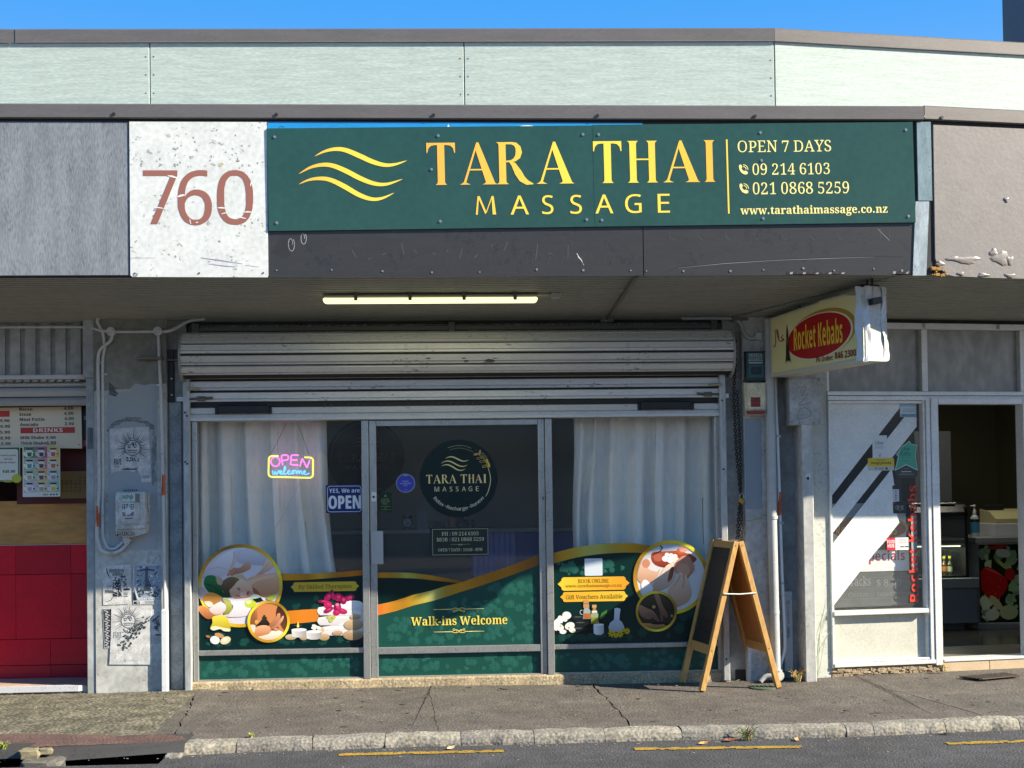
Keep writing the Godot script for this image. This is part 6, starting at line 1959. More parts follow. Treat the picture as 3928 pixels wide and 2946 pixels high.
	a.poly([-0.410, 1.424, -0.405, 1.436, -0.401, 1.440, -0.397, 1.436, -0.392, 1.424], "8f9a62", 2); a.rect(-0.44, 1.348, -0.362, 1.350, "9aa36c", 2); a.rect(-0.44, 1.323, -0.362, 1.325, "9aa36c", 2); a.line([-0.41, 1.337, -0.395, 1.337], 0.003, "9aa36c")
	put("print", a, pm, S)
	var Y = thing("open_sign", "blue and white card in the left window saying the shop is open", "sign", V(-0.715, 1.303, 0.004))
	m = MB.new(); m.bx(-0.852, -0.577, 1.303, 1.518, -0.008, -0.0035); put("card", m, mat("blue_card", "1a2c66", 0.35), Y)
	a = art(0.0045)
	a.rect(-0.852, 1.303, -0.577, 1.518, "1b2e6b", 0)
	a.rrect(-0.842, 1.311, -0.584, 1.510, 0.022, "d0d6dc", 1); a.rrect(-0.838, 1.315, -0.588, 1.506, 0.019, "1b2e6b", 2)
	a.text("YES, We are", "sansb", -0.828, 1.453, -0.595, 1.490, "d3d9de", 4); a.text("OPEN", "sansb", -0.832, 1.336, -0.590, 1.434, "d3d9de", 4)
	for q in [[0.0025, 0.0], [-0.0025, 0.0], [0.0, 0.0025]]: a.text("OPEN", "sansb", -0.832 + q[0], 1.336 + q[1], -0.590 + q[0], 1.434 + q[1], "d3d9de", 3)
	put("print", a, pm, Y)


func spiky_head(a, cx, cy, s, ink, layer = 2):     # a plain doodle: a wrinkled face ringed by spikes
	for i in 40:
		var t = TAU * i / 40.0 + 0.05
		if sin(t) < -0.62: continue
		var r0 = 0.062 * s
		var r1 = (0.092 + 0.022 * sin(i * 2.3)) * s
		var d = Vector2(cos(t) * 0.92, sin(t))
		a.line([cx + d.x * r0, cy + d.y * r0, cx + d.x * r1 * 0.85, cy + d.y * r1 * 0.85, cx + d.x * r1 * 1.25, cy + d.y * r1 * 1.25], [0.0065 * s, 0.004 * s, 0.0005], ink, layer)
	a.ring(cx, cy, 0.052 * s, 0.057 * s, ink, layer, 0.0, TAU, 20)
	for q in [[-0.02, 0.012, 0.014], [0.02, 0.012, 0.014], [0.0, 0.03, 0.010], [-0.03, 0.03, 0.012], [0.028, 0.034, 0.012]]:
		a.ring(cx + q[0] * s, cy + q[1] * s, q[2] * s * 0.6, q[2] * s * 0.95, ink, layer, 0.3, 4.6, 10)
	a.ell(cx + 0.005 * s, cy + 0.028 * s, 0.006 * s, 0.014 * s, ink, layer); a.ell(cx - 0.02 * s, cy + 0.006 * s, 0.009 * s, 0.003 * s, ink, layer); a.ell(cx + 0.02 * s, cy + 0.006 * s, 0.009 * s, 0.003 * s, ink, layer)
	a.line([cx - 0.036 * s, cy - 0.020 * s, cx, cy - 0.016 * s, cx + 0.036 * s, cy - 0.020 * s], 0.005 * s, ink, layer)
	a.line([cx - 0.03 * s, cy - 0.030 * s, cx, cy - 0.036 * s, cx + 0.03 * s, cy - 0.030 * s], 0.004 * s, ink, layer)
	for i in 5: a.line([cx + (i - 2) * 0.012 * s, cy - 0.019 * s, cx + (i - 2) * 0.012 * s, cy - 0.032 * s], 0.002 * s, ink, layer)
	for i in 26: a.ell(cx + rng.randf_range(-0.045, 0.045) * s, cy + rng.randf_range(-0.095, -0.06) * s, rng.randf_range(0.003, 0.008) * s, rng.randf_range(0.002, 0.006) * s, ink, layer, rng.randf() * 3.0, 8)

func scribble(a, x0, y0, x1, y1, n, ink, w, layer = 2):     # dense pen strokes between bounds
	for i in n:
		var p = Vector2(rng.randf_range(x0, x1), rng.randf_range(y0, y1))
		var q = p + Vector2(rng.randf_range(-0.03, 0.03), rng.randf_range(-0.03, 0.03))
		q = q.clamp(Vector2(x0, y0), Vector2(x1, y1))
		var c = (p + q) * 0.5 + Vector2(rng.randf_range(-0.01, 0.01), rng.randf_range(-0.01, 0.01))
		a.line([p.x, p.y, c.x, c.y, q.x, q.y], [w * 0.5, w, w * 0.3], ink, layer)

func poster(label, outline, zf, group = "posters pasted on the left pillar"):
	var lo = Vector2(1e9, 1e9)
	var hi = -lo
	for i in range(0, outline.size(), 2):
		lo = lo.min(Vector2(outline[i], outline[i + 1])); hi = hi.max(Vector2(outline[i], outline[i + 1]))
	var t = thing("poster", label, "poster", V((lo.x + hi.x) / 2, lo.y, zf), 0.0, group)
	var m = MB.new()
	m.prism(vv(outline), zf - 0.002, zf + 0.0012)
	put("sheet", m, mat("poster_paper", "dfe0dd", 0.8, {"tex": tex.blotch, "scale": 4.0, "over": tex.fine, "over_scale": 2.0}), t)
	return t

func pipe(called, label, pts, r, m, group, clips = []):
	var lo = pts[0]
	for p in pts:
		if p.y < lo.y: lo = p
	var t = thing(called, label, "pipe", lo, 0.0, group)
	var mb = MB.new()
	mb.tube(rounded(pts, 0.06, 6), r, 12)
	put("tube", mb, m, t)
	for c in clips:
		var k = MB.new()
		k.bx(c[0] - 0.012, c[0] + 0.012, c[1] - 0.008, c[1] + 0.008, c[2] - r - 0.002, c[2] + r + 0.003, 0.003)
		k.bx(c[0], c[0] + c[3], c[1] - 0.009, c[1] + 0.009, c[2] - r - 0.004, c[2] - r + 0.002, 0.001)
		put("saddle_clip", k, mat("zinc", "a9abac", 0.35, {"metal": 0.7}), t)
	return t

func left_wall_things():
	var pv = mat("conduit_grey", "c6c8c6", 0.5, {"tex": tex.fine, "scale": 1.4})
	var z = 0.085
	var G = "grey conduits on the left pillar"
	pipe("conduit_pipe", "grey conduit running along the top of the ribbed cladding to the left round box", [V(-6.0, 2.748, -0.03), V(-2.72, 2.742, -0.03), V(-2.6, 2.728, 0.03), V(-2.50, 2.695, z), V(-2.44, 2.691, z)], 0.012, pv, G, [[-2.70, 2.74, -0.03, -0.03]])
	pipe("conduit_pipe", "short level grey conduit between the two round junction boxes", [V(-2.43, 2.688, z), V(-2.10, 2.686, z)], 0.011, pv, G)
	pipe("conduit_pipe", "grey conduit rising from the right round box up to the soffit", [V(-2.08, 2.686, z), V(-2.01, 2.688, z), V(-1.94, 2.722, 0.07), V(-1.87, 2.772, 0.05), V(-1.74, 2.785, 0.06)], 0.012, pv, G)
	var c = pipe("conduit_pipe", "outer left grey conduit with orange danger tape looping down to the meter box", [V(-2.427, 2.67, z), V(-2.437, 2.62, z), V(-2.525, 2.555, z), V(-2.535, 2.47, z), V(-2.530, 1.5, z), V(-2.552, 1.14, z), V(-2.515, 1.04, z), V(-2.44, 1.025, z), V(-2.37, 1.05, z), V(-2.315, 1.115, z)], 0.0125, pv, G, [[-2.533, 2.46, z, 0.02], [-2.535, 1.68, z, 0.02], [-2.44, 1.027, z, 0.0]])
	tape(c, -2.543, 1.228, 1.384, z + 0.0, 0.0135)
	pipe("conduit_pipe", "inner left grey conduit from the soffit looping down to the meter box", [V(-2.47, 2.83, 0.10), V(-2.552, 2.778, 0.085), V(-2.500, 2.70, 0.075), V(-2.485, 2.58, 0.072), V(-2.503, 2.49, 0.072), V(-2.506, 1.5, 0.072), V(-2.510, 1.15, 0.072), V(-2.475, 1.065, 0.072), V(-2.425, 1.055, 0.072), V(-2.355, 1.112, 0.072)], 0.012, pv, G, [[-2.503, 2.372, 0.072, 0.03], [-2.508, 1.31, 0.072, 0.03]])
	c = pipe("conduit_pipe", "grey conduit with orange danger tape down the right edge of the pillar", [V(-2.086, 2.665, z), V(-2.072, 2.30, z), V(-2.062, 1.75, z), V(-2.055, 1.06, z), V(-2.050, 0.62, z), V(-2.048, 0.0, z)], 0.0125, pv, G, [[-2.072, 2.286, z, -0.032], [-2.062, 1.766, z, 0.0]])
	tape(c, -2.059, 1.456, 1.612, z, 0.0135)
	var gp = MB.new()
	gp.bx(-2.078, -2.030, -0.02, 0.600, 0.055, 0.105, 0.006)
	gp.bx(-2.070, -2.034, 0.60, 0.606, 0.057, 0.10, 0.002)
	single("pipe_guard", gp, mat("guard_paint", "ccd0cf", 0.6, {"tex": tex.scuffs, "scale": 1.8}), "pale steel pipe guard around the foot of the pillar's right conduit", "pipe guard")
	for q in [[-2.436, 2.690, "left round grey junction box where three conduits meet"], [-2.089, 2.690, "right round grey junction box above the taped pillar conduit"]]:
		var t = thing("junction_box", q[2], "junction box", V(q[0], q[1], 0.06), 0.0, "round junction boxes on the left pillar")
		var m = MB.new(); m.puck(V(q[0], q[1], 0), 0.033, 0.06, 0.100, 20); m.puck(V(q[0], q[1], 0), 0.0315, 0.100, 0.1025, 20); put("box", m, pv, t)
		m = MB.new(); m.puck(V(q[0] - 0.018, q[1] - 0.012, 0), 0.004, 0.1025, 0.1045, 7); m.puck(V(q[0] + 0.018, q[1] + 0.012, 0), 0.004, 0.1025, 0.1045, 7); put("lid_screw", m, mat("rust", "5a4a44", 0.8), t)
	# steel bar and black plate beside the roller
	var m = MB.new(); m.bx(-2.235, -2.05, 2.474, 2.492, 0.06, 0.14, 0.003); m.bx(-2.06, -1.91, 2.472, 2.482, 0.01, 0.06, 0.002)
	single("steel_bar", m, mat("grimy_steel", "6a6864", 0.6), "short horizontal steel bar sticking out across the pillar beside the roller drum", "bar")
	var t = thing("black_plate", "tall black steel plate with two bolts beside the roller drum", "plate", V(-2.02, 2.16, 0.0))
	m = MB.new(); m.bx(-2.048, -1.988, 2.16, 2.56, -0.02, 0.012, 0.003); m.bx(-2.048, -1.93, 2.48, 2.56, -0.02, 0.006, 0.003); put("plate", m, mat("black_steel", "17181a", 0.5), t)
	for y in [2.338, 2.215]:
		m = MB.new(); m.puck(V(-2.004, y, 0), 0.006, 0.012, 0.017, 8); put("bolt", m, mat("zinc", "a9abac", 0.35), t)
	t = thing("lock_tab", "small perforated zinc tab at the left shutter guide", "bracket", V(-1.94, 2.16, 0.05))
	m = MB.new(); m.bx(-1.960, -1.905, 2.162, 2.196, 0.055, 0.06, 0.001); put("tab", m, mat("zinc", "a9abac", 0.35), t)
	m = MB.new()
	for x in [-1.948, -1.93]: m.puck(V(x, 2.179, 0), 0.004, 0.0601, 0.0607, 7)
	put("hole", m, mat("black_metal", "18181a", 0.4), t)
	# meter box
	t = thing("meter_box", "weathered pale meter box with torn stickers on the left pillar", "meter box", V(-2.28, 1.12, 0.06))
	var body = mat("meter_plastic", "ceccc3", 0.5, {"tex": tex.blotch, "scale": 2.5, "over": tex.scuffs, "over_scale": 2.0})
	m = MB.new()
	var o = vv([-2.400, 1.195, -2.385, 1.172, -2.345, 1.148, -2.28, 1.146, -2.18, 1.175, -2.165, 1.20, -2.168, 1.46, -2.178, 1.485, -2.39, 1.485, -2.40, 1.46])
	m.prism(o, 0.06, 0.135)
	m.prism(vv([-2.392, 1.21, -2.174, 1.21, -2.176, 1.462, -2.184, 1.478, -2.384, 1.478, -2.392, 1.462]), 0.135, 0.155)
	put("case", m, body, t)
	m = MB.new(); m.prism(vv([-2.37, 1.43, -2.365, 1.33, -2.345, 1.26, -2.31, 1.235, -2.25, 1.238, -2.222, 1.27, -2.215, 1.43]), 0.155, 0.163); put("raised_lid", m, body, t)
	m = MB.new(); m.lathe([Vector2(0.032, 0), Vector2(0.028, 0.02), Vector2(0.022, 0.05), Vector2(0.0, 0.052)], 14)
	m.v = Transform3D(Basis(Vector3.BACK, 0.5), V(-2.318, 1.105, 0.09)) * m.v; put("pipe_socket", m, body, t)
	m = MB.new()
	m.tube(rounded([V(-2.18, 1.482, 0.13), V(-2.150, 1.478, 0.13), V(-2.158, 1.40, 0.13), V(-2.152, 1.33, 0.12)], 0.02), 0.005, 7)
	for y in [1.39, 1.342, 1.25]: m.tube([V(-2.168, y, 0.12), V(-2.150, y, 0.125), V(-2.150, y - 0.02, 0.125)], 0.005, 6)
	put("hinge_wire", m, mat("zinc", "a9abac", 0.35), t)
	m = MB.new()
	for i in 7: m.tube([V(-2.345 + i * 0.015, 1.484, 0.11), V(-2.335 + i * 0.015, 1.503, 0.12)], 0.003, 5)
	put("vent_fin", m, mat("black_plastic", "151617", 0.5), t)
	var a = art(0.164)
	a.rect(-2.345, 1.416, -2.248, 1.472, "b9c7bf", 0); a.text("HP@", "sansb", -2.338, 1.428, -2.262, 1.462, "1d6b48"); a.rect(-2.247, 1.405, -2.215, 1.47, "6f7068", 0)
	a.rect(-2.347, 1.298, -2.250, 1.398, "d3d3d0", 0)
	a.text("FRIZ SEF", "sansb", -2.343, 1.352, -2.254, 1.394, "141414"); a.text("50Z CLAWS", "sansb", -2.343, 1.302, -2.254, 1.338, "141414"); a.ell(-2.298, 1.343, 0.026, 0.024, "d0d0ce", 5)
	a.rect(-2.325, 1.284, -2.265, 1.292, "6b6b68", 1); a.ring(-2.30, 1.225, 0.012, 0.015, "8d8c86", 0, 0, TAU, 14); a.rect(-2.33, 1.24, -2.23, 1.25, "9c9b94", 0)
	for i in 6:
		a.rect(-2.392 + i * 0.024, 1.162, -2.372 + i * 0.024, 1.190, ["2a2a2a", "8f8e88"][i % 2], 0)
		a.text("F-AKE-"[i], "sansb", -2.388 + i * 0.024, 1.167, -2.376 + i * 0.024, 1.186 if i != 1 and i != 5 else 1.172, ["d8d8d4", "2a2a2a"][i % 2], 1)
	put("stickers_print", a, print_mat(), t)
	# scrubbed and blackened paint round the upper poster
	# posters
	var P = poster("torn spiky head poster with its lower part ripped away above the meter box", [-2.459, 1.962, -2.164, 1.973, -2.158, 1.79, -2.150, 1.556, -2.224, 1.556, -2.222, 1.60, -2.24, 1.612, -2.25, 1.655, -2.262, 1.66, -2.275, 1.63, -2.30, 1.64, -2.36, 1.645, -2.40, 1.64, -2.447, 1.627], 0.063)
	a = art(0.0643)
	spiky_head(a, -2.288, 1.815, 1.05, "17181a")
	a.text("FU/I", "sansb", -2.425, 1.69, -2.372, 1.735, "1c1c1e"); a.text("NOW", "sans", -2.42, 1.668, -2.385, 1.682, "3a3a3a")
	a.poly([-2.38, 1.652, -2.33, 1.665, -2.29, 1.658, -2.24, 1.668, -2.27, 1.65, -2.33, 1.648], "4a4c4e", 2)
	for i in 3: a.rect(-2.215, 1.585 + i * 0.008, -2.165, 1.589 + i * 0.008, "5a5a5a", 2)
	put("print", a, print_mat(), P)
	P = poster("left of the two small side by side gig posters, with scratchy black lettering", [-2.517, 0.935, -2.308, 0.939, -2.306, 0.75, -2.31, 0.735, -2.312, 0.66, -2.325, 0.645, -2.512, 0.640], 0.063)
	a = art(0.0643)
	a.text("PUDDLESEN", "sansb", -2.462, 0.882, -2.358, 0.908, "2a2c34"); a.text("BURFDAY", "sansb", -2.44, 0.858, -2.362, 0.878, "2a2c34")
	a.line(smooth(vv([-2.485, 0.92, -2.478, 0.88, -2.455, 0.835]), 5), [0.002, 0.004, 0.006, 0.007, 0.008, 0.008, 0.007, 0.006, 0.004, 0.003, 0.002], "1c1e26")
	scribble(a, -2.44, 0.71, -2.375, 0.85, 60, "1e2028", 0.007)
	scribble(a, -2.37, 0.76, -2.335, 0.86, 20, "33353d", 0.006); a.text("FERAL", "sansb", -2.495, 0.73, -2.435, 0.752, "24262e"); a.text("ATD", "sansb", -2.43, 0.70, -2.385, 0.726, "24262e"); a.line([-2.43, 0.71, -2.455, 0.675, -2.49, 0.665], 0.004, "24262e")
	a.rect(-2.36, 0.748, -2.315, 0.762, "2a2c34")
	for i in 3: a.rect(-2.36, 0.70 + i * 0.012, -2.33, 0.706 + i * 0.012, "5a5c66")
	for i in 4: a.rect(-2.48, 0.785 - i * 0.006, -2.45, 0.787 - i * 0.006, "8a8c96")
	put("print", a, print_mat(), P)
	P = poster("right of the two small side by side gig posters, with a bluish photo print", [-2.287, 0.939, -2.077, 0.937, -2.081, 0.639, -2.291, 0.641], 0.063)
	a = art(0.0643)
	a.rect(-2.281, 0.672, -2.083, 0.932, "8f9ba6", 0)
	for i in 90:
		var q = Vector2(rng.randf_range(-2.27, -2.095), rng.randf_range(0.70, 0.92))
		a.ell(q.x, q.y, rng.randf_range(0.004, 0.014), rng.randf_range(0.003, 0.012), ["6d7f8f", "b4bcc2", "4f6070", "c8ccd0", "7f8d99"][i % 5], 1, rng.randf() * 3.0, 8)
	a.poly([-2.20, 0.92, -2.175, 0.92, -2.18, 0.85, -2.165, 0.80, -2.16, 0.74, -2.215, 0.74, -2.20, 0.80], "4a5a68", 2); a.line([-2.24, 0.895, -2.185, 0.902, -2.13, 0.893], 0.012, "3a4652", 3)
	scribble(a, -2.265, 0.70, -2.095, 0.79, 46, "262c34", 0.007, 3); a.poly([-2.285, 0.77, -2.275, 0.77, -2.245, 0.675, -2.26, 0.675], "c3c7cb", 4); a.poly([-2.287, 0.74, -2.262, 0.69, -2.262, 0.672, -2.287, 0.672], "20242a", 3)
	a.text("FRIDAY 4TH OCT", "sansb", -2.255, 0.675, -2.10, 0.690, "d8dadc", 5); a.rect(-2.285, 0.645, -2.24, 0.662, "22262c"); a.text("MEA", "sansb", -2.262, 0.648, -2.243, 0.659, "d8d8d8", 3)
	for i in 3: a.rect(-2.20, 0.648 + i * 0.007, -2.12, 0.651 + i * 0.007, "8b9096")
	put("print", a, print_mat(), P)
	P = poster("narrow dark poster strip with white squiggles left of the largest poster", [-2.516, 0.613, -2.44, 0.612, -2.45, 0.321, -2.505, 0.318], 0.0625)
	a = art(0.064)
	a.poly([-2.513, 0.608, -2.452, 0.608, -2.455, 0.325, -2.502, 0.323], "3b3d40", 0)
	for i in 7:
		a.line(smooth(vv([-2.505 + 0.01 * (i % 2), 0.60 - i * 0.039, -2.475, 0.588 - i * 0.039, -2.495, 0.575 - i * 0.039, -2.462, 0.562 - i * 0.039]), 4), 0.005, "c3c5c6", 1)
	put("print", a, print_mat(), P)
	P = poster("pale poster with small dark photo showing right of the largest poster", [-2.17, 0.603, -2.074, 0.600, -2.076, 0.317, -2.17, 0.322], 0.0625)
	a = art(0.064)
	scribble(a, -2.135, 0.45, -2.10, 0.53, 26, "3a3f44", 0.008); a.rect(-2.13, 0.405, -2.08, 0.415, "2c3034"); a.poly([-2.15, 0.52, -2.10, 0.56, -2.095, 0.55, -2.15, 0.505], "4a4e52", 2)
	for i in 9: a.rect(-2.14, 0.34 + i * 0.007, -2.12 + 0.03 * absf(sin(i * 2.0)), 0.343 + i * 0.007, "7f8286")
	a.rect(-2.12, 0.56, -2.09, 0.59, "a3aab0")
	put("print", a, print_mat(), P)
	P = poster("largest poster, a white sheet with a spiky head over a speckled scarf near the pavement", [-2.451, 0.617, -2.155, 0.617, -2.156, 0.40, -2.150, 0.198, -2.158, 0.190, -2.467, 0.197, -2.462, 0.28, -2.455, 0.42], 0.0665)
	a = art(0.0679)
	spiky_head(a, -2.325, 0.52, 0.95, "6c6f72")
	for i in 90:
		var u = rng.randf()
		var q = Vector2(lerpf(-2.38, -2.20, u) + rng.randf_range(-0.03, 0.03), lerpf(0.33, 0.52, u) + rng.randf_range(-0.035, 0.035))
		a.ell(q.x, q.y, rng.randf_range(0.005, 0.011), rng.randf_range(0.004, 0.009), ["3d4044", "565a5e", "2c2f33"][i % 3], 2, rng.randf() * 3.0, 9)
	a.line([-2.20, 0.525, -2.165, 0.55], 0.006, "3d4044"); a.text("FUJI", "sansb", -2.435, 0.38, -2.375, 0.44, "8b8e92"); a.rect(-2.37, 0.225, -2.18, 0.227, "b0b2b4")
	for i in 24: a.ell(rng.randf_range(-2.43, -2.17), rng.randf_range(0.21, 0.32), 0.006, 0.002, "9b9ea1", 1, rng.randf() * 3.0, 6)
	a.line([-2.35, 0.21, -2.352, 0.235], 0.004, "6f7275")
	put("print", a, print_mat(), P)
	# brushed-on patches and dark smears on the pillar
	t = thing("paint_patch", "bluish grey overpainted patch and dark smears round the upper poster on the pillar", "paint patch", V(-2.26, 1.0, 0.06))
	a = art(0.0606)
	var edge = []
	for i in 14: edge.append(Vector2(-2.475 + i * 0.0285, (2.235 if i < 7 else 2.29) + rng.randf_range(-0.008, 0.008)))
	a.poly(edge + vv([-2.105, 1.05, -2.47, 1.05]), "9ba1a2", 0)
	for i in 60:
		var q = lerpf(0.25, PI - 0.1, rng.randf())
		var r_ = rng.randf_range(0.80, 1.06)
		var sp = Vector2(-2.30 + cos(q) * 0.165 * r_, 1.935 + sin(q) * 0.105 * r_)
		a.ell(sp.x, sp.y, 0.022, 0.006, ["707574", "676c6b", "7b8080"][i % 3], 1 + i % 3, 0.25 * (q - PI / 2), 9)
	for i in 40:
		a.ell(-2.130 + rng.randf_range(-0.014, 0.014), 1.95 - rng.randf() * 0.40, 0.007, 0.024, ["767b7b", "70766f", "808586"][i % 3], 1 + i % 3, rng.randf_range(-0.15, 0.15), 9)
	for i in 12: a.line([-2.46, 2.31 - i * 0.008, -2.43 + rng.randf() * 0.04, 2.27 - i * 0.006], 0.006, "575b5a", 1)
	put("paint", a, print_mat("wall_paint", 0.85, 0.3), t)

func tape(parent, x, y0, y1, z, r):
	var m = MB.new()
	m.tube([V(x + 0.002, y1, z), V(x, y0, z)], r, 12)
	var t = put("warning_tape", m, mat("orange_tape", "c65526", 0.5), parent)
	var a = art(z + r + 0.0006)
	a.text("DANGER 230V", "sansb", x - 0.055, (y0 + y1) / 2 - 0.004, x + 0.055, (y0 + y1) / 2 + 0.004, "3a1a10", 0, PI * 0.5)
	put("lettering", a, print_mat(), t)

func right_wall_things():
	var pv = mat("downpipe_paint", "b4b8b6", 0.5, {"tex": tex.fine, "scale": 1.2})
	# rainwater downpipe
	var t = thing("downpipe", "fat grey rainwater downpipe on the wall beside the alarm box", "downpipe", V(2.56, 0.0, 0.1))
	var m = MB.new(); m.tube([V(2.565, 2.75, 0.10), V(2.562, 1.2, 0.10), V(2.572, 0.10, 0.10), V(2.575, 0.03, 0.10)], 0.038, 18); put("pipe", m, pv, t)
	for y in [1.225, 0.50]:
		m = MB.new(); m.tube([V(2.567, y - 0.012, 0.10), V(2.567, y + 0.012, 0.10)], 0.042, 18); m.bx(2.50, 2.54, y - 0.01, y + 0.01, 0.055, 0.065, 0.002); put("bracket", m, pv, t)
	m = MB.new(); m.tube([V(2.575, 0.06, 0.10), V(2.575, -0.02, 0.10)], 0.047, 18); put("shoe", m, pv, t)
	m = MB.new()
	m.tube(rounded([V(2.545, 0.02, 0.17), V(2.47, 0.02, 0.16), V(2.43, -0.02, 0.17)], 0.05), 0.020, 12)
	m.tube([V(2.56, 0.02, 0.14), V(2.585, 0.025, 0.19)], 0.034, 14)
	put("drain_bend", m, mat("drain_grey", "8f918e", 0.7), t)
	var c = pipe("conduit_pipe", "thin pale conduit with orange danger tape right of the fat downpipe", [V(2.602, 2.5, 0.09), V(2.606, 2.2, 0.09), V(2.618, 1.83, 0.09), V(2.628, 1.15, 0.09), V(2.636, 0.74, 0.09), V(2.648, 0.30, 0.09), V(2.646, 0.20, 0.09), V(2.606, 0.09, 0.10), V(2.56, 0.0, 0.11)], 0.0125, mat("pale_conduit", "cfd2d1", 0.5), "grey conduits on the right wall", [[2.618, 1.85, 0.09, 0.03], [2.630, 1.18, 0.09, 0.03], [2.637, 0.72, 0.09, -0.02]])
	tape(c, 2.625, 1.24, 1.42, 0.09, 0.0135)
	pipe("conduit_pipe", "grey conduit curving down from the soffit to the round box above the alarm", [V(1.9, 2.775, 0.02), V(2.30, 2.772, 0.03), V(2.36, 2.735, 0.05), V(2.372, 2.65, 0.07), V(2.41, 2.605, 0.075), V(2.48, 2.615, 0.08)], 0.014, pv, "grey conduits on the right wall")
	t = thing("junction_box", "round grey junction box on the right wall under the soffit", "junction box", V(2.485, 2.62, 0.05))
	m = MB.new(); m.puck(V(2.485, 2.622, 0), 0.030, 0.05, 0.095, 18); put("box", m, pv, t)
	m = MB.new(); m.tube([V(2.478, 2.64, 0.08), V(2.462, 2.70, 0.07)], 0.012, 8); put("stub", m, pv, t)
	m = MB.new(); m.prism(vv([2.366, -0.03, 2.385, -0.03, 2.41, 0.655, 2.366, 0.655]), 0.05, 0.058)
	single("corner_strip", m, mat("corner_strip", "c5c8c4", 0.6, {"tex": tex.chips, "scale": 2.0}), "white corner strip chipped at its foot between shutter guide and downpipe", "corner strip")
	# security plate and alarm box
	t = thing("security_box", "teal and black security box with white plate above the alarm box", "box", V(2.45, 2.28, 0.05))
	m = MB.new(); m.bx(2.375, 2.528, 2.285, 2.50, 0.05, 0.105, 0.006); m.bx(2.365, 2.538, 2.275, 2.29, 0.05, 0.112, 0.003); m.bx(2.372, 2.532, 2.497, 2.505, 0.05, 0.118, 0.002); put("case", m, mat("dark_teal", "123436", 0.4), t)
	var a = art(0.1055)
	a.rect(2.396, 2.418, 2.510, 2.492, "1d5a58", 0); a.text("HINES", "serifb", 2.402, 2.463, 2.506, 2.488, "b4bcb9"); a.text("SECURITY", "serifb", 2.400, 2.440, 2.508, 2.456, "b4bcb9"); a.rect(2.396, 2.432, 2.51, 2.436, "b4bcb9", 1); a.rect(2.400, 2.410, 2.508, 2.424, "9aa5a3", 1)
	a.rect(2.398, 2.305, 2.512, 2.40, "1d5c5c", 0); a.rrect(2.415, 2.325, 2.50, 2.385, 0.01, "0c1f22", 1); a.rect(2.44, 2.34, 2.475, 2.37, "142d30", 2)
	put("print", a, print_mat(), t)
	t = thing("alarm_box", "cream alarm siren box with red strobe foot and red label", "alarm box", V(2.445, 2.015, 0.05))
	m = MB.new(); m.prism(vv([2.362, 2.262, 2.525, 2.262, 2.530, 2.25, 2.522, 2.02, 2.510, 2.012, 2.376, 2.012, 2.366, 2.02, 2.358, 2.25]), 0.05, 0.115); m.prism(vv([2.372, 2.255, 2.516, 2.255, 2.508, 2.055, 2.380, 2.055]), 0.115, 0.128); put("case", m, mat("cream_plastic", "ded8b6", 0.45, {"tex": tex.blotch, "scale": 2.5}), t)
	m = MB.new(); m.prism(vv([2.376, 2.047, 2.514, 2.047, 2.520, 2.032, 2.508, 2.018, 2.382, 2.018, 2.370, 2.032]), 0.10, 0.132); put("strobe", m, mat("strobe_red", "7a1420", 0.2), t)
	a = art(0.1285)
	a.rect(2.405, 2.075, 2.480, 2.150, "9c2a2c", 0); a.text("GHES", "sansb", 2.409, 2.113, 2.476, 2.144, "2a0f10"); a.text("TUS-KC", "sansb", 2.409, 2.081, 2.474, 2.102, "2a0f10")
	put("label_print", a, print_mat(), t)
	# chain with padlock
	t = thing("hoist_chain", "long dark steel hoist chain hanging beside the right shutter guide", "chain", V(2.305, 1.0, 0.06))
	m = MB.new()
	var path1 = smooth_v([V(2.309, 2.60, 0.05), V(2.309, 2.49, 0.055), V(2.296, 2.28, 0.06), V(2.290, 2.21, 0.06), V(2.303, 1.75, 0.06), V(2.318, 1.55, 0.065), V(2.328, 1.40, 0.07), V(2.312, 1.24, 0.06), V(2.298, 1.06, 0.06)])
	links(m, path1, 0.032)
	var path2 = smooth_v([V(2.312, 2.20, 0.075), V(2.322, 1.95, 0.08), V(2.330, 1.62, 0.08), V(2.322, 1.38, 0.085), V(2.332, 1.24, 0.075), V(2.318, 1.10, 0.075), V(2.306, 1.02, 0.07)])
	links(m, path2, 0.032)
	var ch = put("chain_link", m, mat("chain_steel", "3c3a35", 0.4, {"metal": 0.7}), t)
	ch.set_meta("kind", "stuff")
	t = thing("padlock", "small brass padlock hooked on the dark hoist chain", "padlock", V(2.315, 1.335, 0.09))
	m = MB.new(); m.box(V(0, 0.025, 0), V(0.042, 0.036, 0.016), 0.004); m.v = Transform3D(Basis(Vector3.BACK, -0.55), Vector3.ZERO) * m.v; m.n = Transform3D(Basis(Vector3.BACK, -0.55), Vector3.ZERO) * m.n; put("body", m, mat("brass", "a88a3c", 0.35, {"metal": 0.8}), t, false)
	m = MB.new(); m.tube(rounded([V(0.0, 0.045, 0), V(0.0, 0.075, 0), V(0.028, 0.075, 0), V(0.033, 0.032, 0)], 0.016), 0.0035, 7); put("shackle", m, mat("zinc", "a9abac", 0.35), t, false)
	t = thing("lock_tab", "small perforated zinc tab at the right shutter guide", "bracket", V(2.24, 2.15, 0.05))
	m = MB.new(); m.bx(2.216, 2.252, 2.15, 2.185, 0.055, 0.06, 0.001); put("tab", m, mat("zinc", "a9abac", 0.35), t)
	# warning strip at the foot of the wall
	t = thing("warning_strip", "narrow white strip with a red prohibition sign and upright warning text near the downpipe foot", "sign", V(2.69, 0.05, 0.0))
	m = MB.new(); m.bx(2.668, 2.735, 0.03, 0.645, -0.02, -0.004, 0.002); put("board", m, mat("strip_white", "c9cac4", 0.6), t)
	a = art(-0.0035)
